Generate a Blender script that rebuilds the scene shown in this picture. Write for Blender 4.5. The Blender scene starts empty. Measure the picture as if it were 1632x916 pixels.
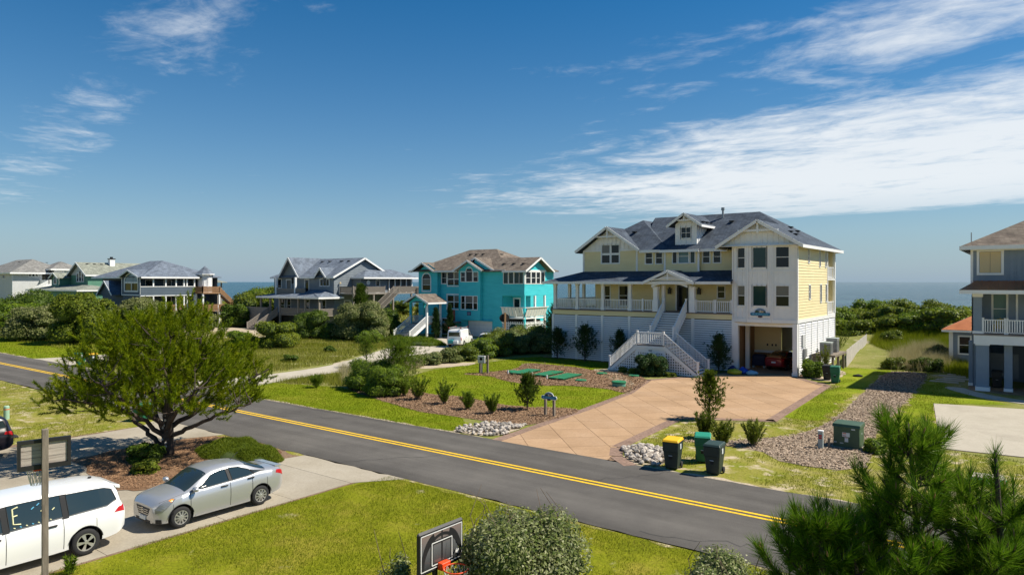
import bpy, bmesh, math, random
import numpy as np
from mathutils import Vector, Matrix
S = bpy.context.scene
COL = S.collection
R = math.radians
RNG = np.random.default_rng(7)
random.seed(7)

# ------------------------------------------------------------------ camera, sky, sun, exposure
cam_d = bpy.data.cameras.new('camera'); cam = bpy.data.objects.new('camera', cam_d); COL.objects.link(cam)
cam_d.sensor_width = 36; cam_d.lens = 24.18; cam_d.shift_y = -9 / 1632
cam_d.clip_start = .1; cam_d.clip_end = 60000
cam.location = (0, 0, 7.2); cam.rotation_euler = (R(90), 0, R(36.95))
S.camera = cam
SUN_EL, SUN_AZ = R(51), R(53)                       # azimuth clockwise from +Y
sun_d = bpy.data.lights.new('sun', 'SUN'); sun_d.energy = 4.9; sun_d.angle = R(.53); sun_d.color = (1, .93, .80)
sun = bpy.data.objects.new('sun', sun_d); COL.objects.link(sun)
sdir = Vector((math.sin(SUN_AZ) * math.cos(SUN_EL), math.cos(SUN_AZ) * math.cos(SUN_EL), math.sin(SUN_EL)))
sun.rotation_euler = (-sdir).to_track_quat('-Z', 'Y').to_euler(); sun.location = (30, 20, 60)
S.view_settings.view_transform = 'Standard'; S.view_settings.look = 'None'
S.view_settings.exposure = 0.58; S.view_settings.gamma = 1.0; S.view_settings.use_curve_mapping = False

def sky_world():
    w = bpy.data.worlds.new('World'); S.world = w; w.use_nodes = True
    nt = w.node_tree; N = nt.nodes; L = nt.links; N.clear()
    def mth(op, a, b=None, c=None, clamp=False):
        n = N.new('ShaderNodeMath'); n.operation = op; n.use_clamp = clamp
        for i, v in enumerate((a, b, c)):
            if v is None: continue
            if isinstance(v, (int, float)): n.inputs[i].default_value = v
            else: L.new(v, n.inputs[i])
        return n.outputs[0]
    def smooth(x, a, b):
        n = N.new('ShaderNodeMapRange'); n.interpolation_type = 'SMOOTHSTEP'; n.clamp = True
        L.new(x, n.inputs[0]); n.inputs[1].default_value = a; n.inputs[2].default_value = b
        return n.outputs[0]
    sk = N.new('ShaderNodeTexSky'); sk.sky_type = 'NISHITA'; sk.sun_disc = False
    sk.sun_elevation = SUN_EL; sk.sun_rotation = SUN_AZ
    sk.altitude = 0; sk.air_density = 1.0; sk.dust_density = .05; sk.ozone_density = 2.0
    hs = N.new('ShaderNodeHueSaturation'); hs.inputs['Saturation'].default_value = 1.5; hs.inputs['Value'].default_value = .64
    L.new(sk.outputs[0], hs.inputs['Color'])
    tc = N.new('ShaderNodeTexCoord'); sp = N.new('ShaderNodeSeparateXYZ'); L.new(tc.outputs['Generated'], sp.inputs[0])
    z = mth('MAXIMUM', sp.outputs[2], .02)
    px = mth('DIVIDE', sp.outputs[0], z); py = mth('DIVIDE', sp.outputs[1], z)
    q0 = mth('ADD', mth('MULTIPLY', px, .203), mth('MULTIPLY', py, .978))      # across the cloud bands (bands follow the coast)
    r0 = mth('ADD', mth('MULTIPLY', px, -.978), mth('MULTIPLY', py, .203))
    def noise(sx, sy, scale, det, rough, dist=0., off=0.):
        cb = N.new('ShaderNodeCombineXYZ'); L.new(mth('MULTIPLY', r0, sx), cb.inputs[0]); L.new(mth('MULTIPLY', q0, sy), cb.inputs[1]); cb.inputs[2].default_value = off
        n = N.new('ShaderNodeTexNoise'); L.new(cb.outputs[0], n.inputs['Vector'])
        n.inputs['Scale'].default_value = scale; n.inputs['Detail'].default_value = det; n.inputs['Roughness'].default_value = rough; n.inputs['Distortion'].default_value = dist
        return n.outputs[0]
    big = noise(.35, 1., .55, 3, .5, .3, 3.1)
    fine = noise(.8, 1., 1.7, 8, .6, .5, 9.2)
    rip = noise(.8, 1., 5.0, 6, .65, .6, 5.)
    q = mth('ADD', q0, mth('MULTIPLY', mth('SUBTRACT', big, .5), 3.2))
    q = mth('ABSOLUTE', q)                              # mirrors the sea bank inland, an unseen bank added to brighten shaded fronts
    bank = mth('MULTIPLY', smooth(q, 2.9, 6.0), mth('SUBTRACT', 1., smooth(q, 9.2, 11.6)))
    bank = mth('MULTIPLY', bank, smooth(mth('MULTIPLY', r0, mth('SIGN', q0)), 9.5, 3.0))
    b2 = mth('MULTIPLY', smooth(q0, 1.9, 2.7), mth('SUBTRACT', 1., smooth(q0, 3.0, 3.8)))
    b2 = mth('MULTIPLY', b2, smooth(r0, 3.2, .6))
    b3 = mth('MULTIPLY', smooth(q0, .3, .7), mth('SUBTRACT', 1., smooth(q0, .75, 1.5)))
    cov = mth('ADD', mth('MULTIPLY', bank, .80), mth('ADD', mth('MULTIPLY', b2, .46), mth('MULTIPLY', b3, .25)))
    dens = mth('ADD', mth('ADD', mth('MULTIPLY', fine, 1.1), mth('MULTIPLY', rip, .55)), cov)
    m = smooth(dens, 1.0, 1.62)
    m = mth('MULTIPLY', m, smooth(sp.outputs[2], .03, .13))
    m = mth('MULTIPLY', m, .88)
    # marine haze: the sky pales to a soft blue towards the horizon, the same all round
    hz = mth('EXPONENT', mth('MULTIPLY', mth('MAXIMUM', sp.outputs[2], 0.), -6.5))
    hm = N.new('ShaderNodeMix'); hm.data_type = 'RGBA'; L.new(mth('MULTIPLY', hz, .86), hm.inputs[0]); L.new(hs.outputs[0], hm.inputs[6]); hm.inputs[7].default_value = (HAZE[0] / SKY, HAZE[1] / SKY, HAZE[2] / SKY, 1)
    bg = N.new('ShaderNodeBackground'); bg.inputs[1].default_value = SKY
    L.new(hm.outputs[2], bg.inputs[0])
    bc = N.new('ShaderNodeBackground'); bc.inputs[0].default_value = (.93, .97, 1, 1); bc.inputs[1].default_value = .64
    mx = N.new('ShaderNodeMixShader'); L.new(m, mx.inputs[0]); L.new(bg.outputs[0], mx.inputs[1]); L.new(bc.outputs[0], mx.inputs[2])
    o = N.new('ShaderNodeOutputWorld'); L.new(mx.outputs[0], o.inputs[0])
SKY = .1
HAZE = (.165, .262, .375)
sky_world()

# ------------------------------------------------------------------ materials
MATS = {}
def mat(name, col, rough=.6, col2=None, scale=2.0, stretch=(1, 1, 1), bump=0., bscale=40., spec=.4, metal=0., coat=0., detail=5, lo=.35, hi=.65, col3=None, scale3=.3, isl=0.):
    if name in MATS: return MATS[name]
    m = bpy.data.materials.new(name); m.use_nodes = True; nt = m.node_tree; N = nt.nodes; L = nt.links
    b = N['Principled BSDF']; b.inputs['Roughness'].default_value = rough; b.inputs['Specular IOR Level'].default_value = spec
    b.inputs['Metallic'].default_value = metal; b.inputs['Coat Weight'].default_value = coat; b.inputs['Coat Roughness'].default_value = .04
    c = (*col, 1)
    b.inputs['Base Color'].default_value = c
    geo = N.new('ShaderNodeNewGeometry'); mp = N.new('ShaderNodeMapping'); mp.inputs['Scale'].default_value = stretch
    L.new(geo.outputs['Position'], mp.inputs[0])
    out = None
    def nz(sc, det=detail):
        n = N.new('ShaderNodeTexNoise'); n.inputs['Scale'].default_value = sc; n.inputs['Detail'].default_value = det; n.inputs['Roughness'].default_value = .6
        L.new(mp.outputs[0], n.inputs['Vector']); return n
    def ramp(src, a, bb, ca, cb):
        r = N.new('ShaderNodeMapRange'); r.inputs[1].default_value = a; r.inputs[2].default_value = bb; L.new(src, r.inputs[0])
        mx = N.new('ShaderNodeMix'); mx.data_type = 'RGBA'; L.new(r.outputs[0], mx.inputs[0])
        for sock, v in ((mx.inputs[6], ca), (mx.inputs[7], cb)):
            if isinstance(v, tuple): sock.default_value = v
            else: L.new(v, sock)
        return mx.outputs[2]
    if col2 is not None:
        out = ramp(nz(scale).outputs[0], lo, hi, c, (*col2, 1))
    if col3 is not None:
        out = ramp(nz(scale3).outputs[0], .45, .68, out if out is not None else c, (*col3, 1))
    if isl:
        hv = N.new('ShaderNodeHueSaturation'); r = N.new('ShaderNodeMapRange'); r.inputs[3].default_value = 1 - isl; r.inputs[4].default_value = 1 + isl
        oi = N.new('ShaderNodeObjectInfo')
        ad = N.new('ShaderNodeMath'); ad.operation = 'ADD'; L.new(geo.outputs['Random Per Island'], ad.inputs[0]); L.new(oi.outputs['Random'], ad.inputs[1])
        fr = N.new('ShaderNodeMath'); fr.operation = 'FRACT'; L.new(ad.outputs[0], fr.inputs[0])
        L.new(fr.outputs[0], r.inputs[0]); L.new(r.outputs[0], hv.inputs['Value'])
        if out is not None: L.new(out, hv.inputs['Color'])
        else: hv.inputs['Color'].default_value = c
        out = hv.outputs[0]
    if out is not None: L.new(out, b.inputs['Base Color'])
    if bump:
        bn = N.new('ShaderNodeBump'); bn.inputs['Strength'].default_value = bump; bn.inputs['Distance'].default_value = .02
        L.new(nz(bscale, 4).outputs[0], bn.inputs['Height']); L.new(bn.outputs[0], b.inputs['Normal'])
    MATS[name] = m
    return m

def leaf_mat(name, cols, transl=.3, rough=.5, pscale=.5, under=None):
    """foliage: colour varies leaf by leaf and clump by clump; some light passes through"""
    m = bpy.data.materials.new(name); m.use_nodes = True; nt = m.node_tree; N = nt.nodes; L = nt.links
    b = N['Principled BSDF']; b.inputs['Roughness'].default_value = rough; b.inputs['Specular IOR Level'].default_value = .12
    geo = N.new('ShaderNodeNewGeometry'); n = N.new('ShaderNodeTexNoise'); n.inputs['Scale'].default_value = pscale; n.inputs['Detail'].default_value = 3
    L.new(geo.outputs['Position'], n.inputs['Vector'])
    a = N.new('ShaderNodeMath'); a.operation = 'MULTIPLY_ADD'; L.new(n.outputs[0], a.inputs[0]); a.inputs[1].default_value = 1.1
    s = N.new('ShaderNodeMath'); s.operation = 'MULTIPLY_ADD'; L.new(geo.outputs['Random Per Island'], s.inputs[0]); s.inputs[1].default_value = .75; s.inputs[2].default_value = -.42
    L.new(s.outputs[0], a.inputs[2])
    cr = N.new('ShaderNodeValToRGB'); L.new(a.outputs[0], cr.inputs[0])
    els = cr.color_ramp.elements
    while len(els) < len(cols): els.new(.5)
    for i, c in enumerate(cols): els[i].position = i / (len(cols) - 1); els[i].color = (*c, 1)
    colo = cr.outputs[0]
    if under is not None:
        mx = N.new('ShaderNodeMix'); mx.data_type = 'RGBA'; L.new(geo.outputs['Backfacing'], mx.inputs[0]); L.new(colo, mx.inputs[6]); mx.inputs[7].default_value = (*under, 1); colo = mx.outputs[2]
    L.new(colo, b.inputs['Base Color'])
    t = N.new('ShaderNodeBsdfTranslucent'); L.new(colo, t.inputs['Color'])
    mix = N.new('ShaderNodeMixShader'); mix.inputs[0].default_value = transl
    L.new(b.outputs[0], mix.inputs[1]); L.new(t.outputs[0], mix.inputs[2]); L.new(mix.outputs[0], N['Material Output'].inputs[0])
    MATS[name] = m
    return m

def shingle(name, c1, c2, sx=1.0):
    """asphalt shingles: courses down the slope, tabs along it, blotchy blend"""
    m = bpy.data.materials.new(name); m.use_nodes = True; nt = m.node_tree; N = nt.nodes; L = nt.links
    b = N['Principled BSDF']; b.inputs['Roughness'].default_value = .9; b.inputs['Specular IOR Level'].default_value = .25
    geo = N.new('ShaderNodeNewGeometry'); sp = N.new('ShaderNodeSeparateXYZ'); L.new(geo.outputs['Position'], sp.inputs[0])
    ad = N.new('ShaderNodeMath'); ad.operation = 'ADD'; L.new(sp.outputs[0], ad.inputs[0]); L.new(sp.outputs[1], ad.inputs[1])
    cb = N.new('ShaderNodeCombineXYZ'); L.new(ad.outputs[0], cb.inputs[0]); mu = N.new('ShaderNodeMath'); mu.operation = 'MULTIPLY'; L.new(sp.outputs[2], mu.inputs[0]); mu.inputs[1].default_value = 1.9; L.new(mu.outputs[0], cb.inputs[1])
    br = N.new('ShaderNodeTexBrick'); L.new(cb.outputs[0], br.inputs['Vector']); br.inputs['Scale'].default_value = 1.
    br.inputs['Brick Width'].default_value = .32; br.inputs['Row Height'].default_value = .2; br.inputs['Mortar Size'].default_value = .012
    br.inputs['Color1'].default_value = (*c1, 1); br.inputs['Color2'].default_value = (*c2, 1); br.inputs['Mortar'].default_value = tuple(.45 * x for x in c1) + (1,)
    nn = N.new('ShaderNodeTexNoise'); nn.inputs['Scale'].default_value = 1.3; nn.inputs['Detail'].default_value = 6; L.new(geo.outputs['Position'], nn.inputs['Vector'])
    hv = N.new('ShaderNodeHueSaturation'); mr = N.new('ShaderNodeMapRange'); mr.inputs[1].default_value = .3; mr.inputs[2].default_value = .7; mr.inputs[3].default_value = .7; mr.inputs[4].default_value = 1.3
    L.new(nn.outputs[0], mr.inputs[0]); L.new(mr.outputs[0], hv.inputs['Value']); L.new(br.outputs[0], hv.inputs['Color']); L.new(hv.outputs[0], b.inputs['Base Color'])
    bn = N.new('ShaderNodeBump'); bn.inputs['Strength'].default_value = .5; bn.inputs['Distance'].default_value = .02; L.new(br.outputs[1], bn.inputs['Height']); bn.invert = True; L.new(bn.outputs[0], b.inputs['Normal'])
    MATS[name] = m; return m

def glass(name, col=(.008, .011, .014), rough=.03):
    m = bpy.data.materials.new(name); m.use_nodes = True; b = m.node_tree.nodes['Principled BSDF']
    b.inputs['Base Color'].default_value = (*col, 1); b.inputs['Roughness'].default_value = rough; b.inputs['Specular IOR Level'].default_value = .45; b.inputs['IOR'].default_value = 1.45
    MATS[name] = m; return m

# ------------------------------------------------------------------ object helpers
OFF = {}
def root_off(p):
    while p.parent is not None: p = p.parent
    return OFF.get(p.name, (0, 0, 0))
def tag(o, label, cat, group=None, kind=None):
    o['label'] = label; o['category'] = cat
    if group: o['group'] = group
    if kind: o['kind'] = kind
    return o
def thing(name, label, cat, loc=(0, 0, 0), rz=0., group=None, world=False):
    """Empty at the base of a thing; with world=True its parts are given in world coordinates"""
    o = bpy.data.objects.new(name, None); COL.objects.link(o); o.empty_display_size = .3
    o.location = loc; o.rotation_euler = (0, 0, rz); tag(o, label, cat, group)
    if world: OFF[o.name] = tuple(loc)
    return o
def link(name, me, m, parent=None, kind=None):
    if m is not None:
        me.materials.clear()
        for q in (m if isinstance(m, (list, tuple)) else [m]): me.materials.append(q)
    o = bpy.data.objects.new(name, me); COL.objects.link(o)
    if parent is not None: o.parent = parent
    if kind: o['kind'] = kind
    return o
def copy_tree(o, parent=None):
    c = o.copy(); COL.objects.link(c); c.parent = parent
    for ch in list(o.children): copy_tree(ch, c)
    return c

class MB:
    def __init__(s): s.v = []; s.f = []
    def add(s, vs, fs):
        n = len(s.v); s.v += [tuple(map(float, p)) for p in vs]; s.f += [tuple(i + n for i in f) for f in fs]; return s
    def box(s, x0, x1, y0, y1, z0, z1):
        return s.add([(x0, y0, z0), (x1, y0, z0), (x1, y1, z0), (x0, y1, z0), (x0, y0, z1), (x1, y0, z1), (x1, y1, z1), (x0, y1, z1)],
                     [(3, 2, 1, 0), (4, 5, 6, 7), (0, 1, 5, 4), (1, 2, 6, 5), (2, 3, 7, 6), (3, 0, 4, 7)])
    def quad(s, *p): return s.add(p, [tuple(range(len(p)))])
    def slab(s, pts, th, vec=(0, 0, -1)):
        n = len(pts); d = Vector(vec) * th; top = [Vector(p) for p in pts]; bot = [p + d for p in top]
        return s.add(top + bot, [tuple(range(n)), tuple(range(2 * n - 1, n - 1, -1))] + [(i, i + n, (i + 1) % n + n, (i + 1) % n) for i in range(n)])
    def beam(s, p, q, w, h, up=(0, 0, 1), off=0.):
        """rectangular bar from p to q, width w sideways, height h along up (p, q on its centre line)"""
        p = Vector(p); q = Vector(q); d = (q - p).normalized(); side = d.cross(Vector(up))
        if side.length < 1e-5: side = Vector((1, 0, 0))
        side.normalize(); u = side.cross(d).normalized(); a = side * w / 2; b = u * h / 2; c = u * off
        vs = [p + c - a - b, p + c + a - b, p + c + a + b, p + c - a + b, q + c - a - b, q + c + a - b, q + c + a + b, q + c - a + b]
        return s.add(vs, [(3, 2, 1, 0), (4, 5, 6, 7), (0, 1, 5, 4), (1, 2, 6, 5), (2, 3, 7, 6), (3, 0, 4, 7)])
    def tube(s, pts, rad, n=6, cap=True):
        pts = [Vector(p) for p in pts]; k = len(pts)
        if not hasattr(rad, '__len__'): rad = [rad] * k
        base = len(s.v); ref = Vector((.3, .2, 1)).normalized()
        for i, p in enumerate(pts):
            d = (pts[min(i + 1, k - 1)] - pts[max(i - 1, 0)]).normalized()
            a = d.cross(ref)
            if a.length < .1: a = d.cross(Vector((1, 0, 0)))
            a.normalize(); b = d.cross(a)
            for j in range(n):
                t = 2 * math.pi * j / n; s.v.append(tuple(p + (a * math.cos(t) + b * math.sin(t)) * rad[i]))
        for i in range(k - 1):
            for j in range(n):
                j2 = (j + 1) % n; s.f.append((base + i * n + j, base + i * n + j2, base + (i + 1) * n + j2, base + (i + 1) * n + j))
        if cap: s.f.append(tuple(base + j for j in range(n - 1, -1, -1))); s.f.append(tuple(base + (k - 1) * n + j for j in range(n)))
        return s
    def lathe(s, prof, n=16, c=(0, 0, 0), axis='z'):
        """prof: list of (r, h) turned about an axis through c"""
        base = len(s.v)
        for r, h in prof:
            for j in range(n):
                t = 2 * math.pi * j / n; a, b = r * math.cos(t), r * math.sin(t)
                p = (a, b, h) if axis == 'z' else ((a, h, b) if axis == 'y' else (h, a, b))
                s.v.append((p[0] + c[0], p[1] + c[1], p[2] + c[2]))
        for i in range(len(prof) - 1):
            for j in range(n):
                j2 = (j + 1) % n; s.f.append((base + i * n + j, base + i * n + j2, base + (i + 1) * n + j2, base + (i + 1) * n + j))
        s.f.append(tuple(base + j for j in range(n - 1, -1, -1))); s.f.append(tuple(base + (len(prof) - 1) * n + j for j in range(n)))
        return s
    def mesh(s, name, off=(0, 0, 0), smooth=False):
        me = bpy.data.meshes.new(name)
        me.from_pydata([(x - off[0], y - off[1], z - off[2]) for x, y, z in s.v], [], s.f)
        if smooth:
            me.polygons.foreach_set('use_smooth', [True] * len(me.polygons))
        me.update(); return me
    def build(s, name, m, parent=None, smooth=False, kind=None, fix=True, bevel=0.):
        off = root_off(parent) if parent is not None else (0, 0, 0)
        me = s.mesh(name, off, smooth)
        if fix:
            bm = bmesh.new(); bm.from_mesh(me); bmesh.ops.recalc_face_normals(bm, faces=bm.faces)
            if bevel: bmesh.ops.bevel(bm, geom=bm.edges[:], offset=bevel, segments=1, affect='EDGES', profile=.5)
            bm.to_mesh(me); bm.free()
        return link(name, me, m, parent, kind)

def np_mesh(name, V, F, m, parent=None, kind=None, smooth=False):
    """fast mesh from arrays: V (n,3), F (m,k) with k = 3 or 4"""
    V = np.ascontiguousarray(V, dtype=np.float32); F = np.ascontiguousarray(F, dtype=np.int32); k = F.shape[1]
    if parent is not None: V = V - np.array(root_off(parent), dtype=np.float32)
    me = bpy.data.meshes.new(name)
    me.vertices.add(len(V)); me.vertices.foreach_set('co', V.ravel())
    me.loops.add(F.size); me.loops.foreach_set('vertex_index', F.ravel())
    me.polygons.add(len(F)); me.polygons.foreach_set('loop_start', np.arange(0, F.size, k, dtype=np.int32))
    try: me.polygons.foreach_set('loop_total', np.full(len(F), k, dtype=np.int32))
    except Exception: pass
    if smooth: me.polygons.foreach_set('use_smooth', np.ones(len(F), dtype=bool))
    me.update(calc_edges=True)
    return link(name, me, m, parent, kind)

class Pl:
    """vertical plane: a runs along it, z up, d outwards. angle 0 faces -Y, 90 faces +X, 180 faces +Y, -90 faces -X"""
    def __init__(s, ox, oy, ang=0.):
        s.o = (ox, oy); t = R(ang); s.t = (math.cos(t), math.sin(t)); s.n = (math.sin(t), -math.cos(t))
    def p(s, a, z, d=0.): return (s.o[0] + s.t[0] * a + s.n[0] * d, s.o[1] + s.t[1] * a + s.n[1] * d, z)
    def box(s, mb, a0, a1, z0, z1, d0, d1):
        P = s.p
        mb.add([P(a0, z0, d0), P(a1, z0, d0), P(a1, z0, d1), P(a0, z0, d1), P(a0, z1, d0), P(a1, z1, d0), P(a1, z1, d1), P(a0, z1, d1)],
               [(3, 2, 1, 0), (4, 5, 6, 7), (0, 1, 5, 4), (1, 2, 6, 5), (2, 3, 7, 6), (3, 0, 4, 7)])

def span(poly, c, ax):
    """interval of a convex polygon on the line coordinate[ax] = c"""
    out = []
    n = len(poly)
    for i in range(n):
        p, q = poly[i], poly[(i + 1) % n]
        if (p[ax] - c) * (q[ax] - c) <= 0 and abs(p[ax] - q[ax]) > 1e-9:
            t = (c - p[ax]) / (q[ax] - p[ax]); out.append(p[1 - ax] + t * (q[1 - ax] - p[1 - ax]))
    return (min(out), max(out)) if len(out) >= 2 else None
def cut(iv, holes):
    res = [iv]
    for h0, h1 in holes:
        nxt = []
        for a, b in res:
            if h1 <= a or h0 >= b: nxt.append((a, b)); continue
            if h0 > a: nxt.append((a, h0))
            if h1 < b: nxt.append((h1, b))
        res = nxt
    return res
def rect(a0, a1, z0, z1): return [(a0, z0), (a1, z0), (a1, z1), (a0, z1)]
def siding(mb, pl, poly, holes=(), lap=.2, th=.03):
    """lapped boards, each a tilted strip with its own shadow edge; holes = (a0, a1, z0, z1)"""
    z0 = min(p[1] for p in poly); z1 = max(p[1] for p in poly); n = max(1, round((z1 - z0) / lap)); st = (z1 - z0) / n
    for i in range(n):
        b, t = z0 + i * st, z0 + (i + 1) * st; c = (b + t) / 2
        s0, s1 = span(poly, b + 1e-4, 1), span(poly, t - 1e-4, 1)
        if not s0 or not s1: continue
        hs = [(h[0], h[1]) for h in holes if h[2] < c < h[3]]
        sm = span(poly, c, 1)
        for k, (a0, a1) in enumerate(cut(sm, hs)):
            L0 = s0[0] if abs(a0 - sm[0]) < 1e-6 else a0; L1 = s1[0] if abs(a0 - sm[0]) < 1e-6 else a0
            R0 = s0[1] if abs(a1 - sm[1]) < 1e-6 else a1; R1 = s1[1] if abs(a1 - sm[1]) < 1e-6 else a1
            mb.add([pl.p(L0, b, th), pl.p(R0, b, th), pl.p(R1, t, .003), pl.p(L1, t, .003), pl.p(L0, b, 0), pl.p(R0, b, 0)], [(0, 1, 2, 3), (4, 5, 1, 0)])
def battens(mb, pl, poly, holes=(), step=.42, bw=.07, bd=.045):
    """flat boards with raised vertical battens"""
    a0 = min(p[0] for p in poly); a1 = max(p[0] for p in poly); n = max(1, round((a1 - a0) / step)); st = (a1 - a0) / n
    for i in range(n):
        l, r = a0 + i * st, a0 + (i + 1) * st
        # split the column at every hole edge
        xs = sorted({l, r} | {h[k] for h in holes for k in (0, 1) if l < h[k] < r})
        for x0, x1 in zip(xs, xs[1:]):
            c = (x0 + x1) / 2; s0, s1, sm = span(poly, x0 + 1e-4, 0), span(poly, x1 - 1e-4, 0), span(poly, c, 0)
            if not (s0 and s1 and sm): continue
            for b, t in cut(sm, [(h[2], h[3]) for h in holes if h[0] < c < h[1]]):
                B0 = s0[0] if abs(b - sm[0]) < 1e-6 else b; B1 = s1[0] if abs(b - sm[0]) < 1e-6 else b
                T0 = s0[1] if abs(t - sm[1]) < 1e-6 else t; T1 = s1[1] if abs(t - sm[1]) < 1e-6 else t
                mb.add([pl.p(x0, B0), pl.p(x1, B1), pl.p(x1, T1), pl.p(x0, T0)], [(0, 1, 2, 3)])
        if i:
            sm = span(poly, l, 0)
            for b, t in cut(sm, [(h[2], h[3]) for h in holes if h[0] - bw / 2 < l < h[1] + bw / 2]):
                if t - b > .08: pl.box(mb, l - bw / 2, l + bw / 2, b + .01, t - .03, .001, bd)

WR = random.Random(12)
def window(parent, pl, a0, a1, z0, z1, cols=1, rows=2, m='white', g='glass', tw=.1, bar=.05, trim=True, arch=False, proud=.045, name='window', curtain=None):
    """trim boards round a recessed opening, sash bars, each pane its own sub-part"""
    mb = MB(); rec = -.07
    if trim:
        pl.box(mb, a0 - tw, a0, z0 - tw, z1 + tw, rec, proud); pl.box(mb, a1, a1 + tw, z0 - tw, z1 + tw, rec, proud)
        pl.box(mb, a0, a1, z0 - tw, z0, rec, proud + .02)
        if not arch: pl.box(mb, a0, a1, z1, z1 + tw, rec, proud)
    else:
        pl.box(mb, a0 - .03, a0 + .02, z0 - .03, z1 + .03, rec, .015); pl.box(mb, a1 - .02, a1 + .03, z0 - .03, z1 + .03, rec, .015)
        pl.box(mb, a0, a1, z0 - .03, z0 + .02, rec, .015); pl.box(mb, a0, a1, z1 - .02, z1 + .03, rec, .015)
    w = (a1 - a0) / cols; h = (z1 - z0) / rows
    for i in range(1, cols): pl.box(mb, a0 + i * w - bar / 2, a0 + i * w + bar / 2, z0, z1, rec, -.012)
    for j in range(1, rows): pl.box(mb, a0, a1, z0 + j * h - bar / 2, z0 + j * h + bar / 2, rec + .004, -.015)
    if arch:
        c = (a0 + a1) / 2; r = (a1 - a0) / 2; n = 12
        for k in range(n):
            t0, t1 = math.pi * k / n, math.pi * (k + 1) / n
            pts = [(c + rr * math.cos(t), z1 + rr * math.sin(t)) for rr, t in ((r, t0), (r + tw, t0), (r + tw, t1), (r, t1))]
            mb.slab([pl.p(x, z, proud) for x, z in pts], proud - rec, (-pl.n[0], -pl.n[1], 0))
        pl.box(mb, a0, a1, z1 - bar / 2, z1 + bar / 2, rec, -.014)
    f = mb.build(name, MATS[m], parent)
    for i in range(cols):
        for j in range(rows):
            q = MB(); q.quad(pl.p(a0 + i * w, z0 + j * h, rec + .02), pl.p(a0 + (i + 1) * w, z0 + j * h, rec + .02), pl.p(a0 + (i + 1) * w, z0 + (j + 1) * h, rec + .02), pl.p(a0 + i * w, z0 + (j + 1) * h, rec + .02))
            q.build('pane', MATS['glass_blind' if g == 'glass' and j == rows - 1 and WR.random() < .22 else g], f, fix=False)
    if arch:
        q = MB(); q.quad(*[pl.p(c + r * math.cos(math.pi * k / 12), z1 + r * math.sin(math.pi * k / 12), rec + .02) for k in range(13)]); q.build('pane', MATS[g], f, fix=False)
    return f

def railing(parent, p, q, m, h=.95, gap=.15, name='railing', posts='pq', bal=.045, pw=.12, z0=0., topw=.09):
    """top rail, bottom rail and balusters of one run in one mesh, posts as pieces of their own"""
    p = Vector(p); q = Vector(q); up = Vector((0, 0, 1)); L_ = (q - p).length; mb = MB()
    mb.beam(p + up * h, q + up * h, topw, .06); mb.beam(p + up * (z0 + .1), q + up * (z0 + .1), .06, .07)
    n = max(2, int(L_ / gap))
    for i in range(1, n):
        a = p.lerp(q, i / n); mb.beam(a + up * (z0 + .1), a + up * h, bal, bal, up=(q - p).normalized())
    r = mb.build(name, m, parent, kind=None)
    if posts:
        for e in [v_ for k_, v_ in (('p', p), ('q', q)) if posts is True or k_ in posts]:
            b = MB(); b.box(e.x - pw / 2, e.x + pw / 2, e.y - pw / 2, e.y + pw / 2, e.z, e.z + h + .1); b.box(e.x - pw * .65, e.x + pw * .65, e.y - pw * .65, e.y + pw * .65, e.z + h + .1, e.z + h + .14)
            b.build('post', m, r)
    return r

def part_box(name, m, parent, x0, x1, y0, y1, z0, z1, bevel=0.):
    return MB().box(x0, x1, y0, y1, z0, z1).build(name, m, parent, bevel=bevel)
def gable_poly(a0, a1, z0, ze, zp):
    return [(a0, z0), (a1, z0), (a1, ze), ((a0 + a1) / 2, zp), (a0, ze)]
def steps(parent, p, q, wdir, n, m_tread, m_riser, name='step'):
    """flight from p (bottom) to q (top); wdir = vector of the full width"""
    p = Vector(p); q = Vector(q); w = Vector(wdir); run = Vector((q.x - p.x, q.y - p.y, 0)) / n; rise = (q.z - p.z) / n
    for i in range(n):
        b = p + run * i; z = p.z + rise * (i + 1); mb = MB()
        a = Vector((b.x, b.y, z)); mb.slab([a - run * .1, a - run * .1 + w, a + run + w, a + run], .045)
        st = mb.build(name, m_tread, parent)
        r = MB(); r.slab([Vector((b.x, b.y, z - .046)), Vector((b.x, b.y, z - .046)) + w, Vector((b.x, b.y, z - .046)) + w + run * .08, Vector((b.x, b.y, z - .046)) + run * .08], rise - .046)
        r.build('riser', m_riser, st)
# ------------------------------------------------------------------ material library
mat('white', (.80, .80, .78), .5, (.74, .74, .72), 1.2)
mat('white_trim', (.82, .82, .81), .45, (.77, .77, .76), 1.5)
mat('yellow_siding', (.80, .69, .40), .6, (.75, .64, .36), .7, (1, 1, 3))
mat('teal_siding', (.05, .54, .60), .6, (.042, .49, .55), .9, (1, 1, 5), col3=(.06, .57, .63), scale3=.5)
mat('grey_siding', (.20, .23, .255), .7, (.16, .185, .21), .8)
mat('slate_siding', (.085, .115, .15), .65, (.07, .098, .13), .8)
mat('green_siding', (.09, .24, .16), .65, (.08, .21, .14), .8)
mat('pale_siding', (.52, .53, .53), .6, (.48, .49, .49), .6)
mat('blue_siding', (.22, .275, .345), .6, (.195, .245, .31), .8)
mat('weathered_wood', (.30, .265, .225), .85, (.20, .175, .15), 3., (1, 1, 6))
mat('warm_wood', (.36, .21, .105), .8, (.27, .155, .08), 3.)
mat('grey_wood', (.25, .21, .165), .85, (.14, .115, .09), 2.2, (5, 5, .7), bump=.4, bscale=14)
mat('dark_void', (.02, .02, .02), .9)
mat('dark_metal', (.025, .025, .027), .45)
mat('grey_metal', (.36, .37, .37), .45, (.28, .29, .29), 4., metal=.3)
mat('beige', (.62, .50, .30), .6)
mat('copper', (.52, .19, .07), .45, (.40, .13, .045), 1.2, metal=.15)
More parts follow.
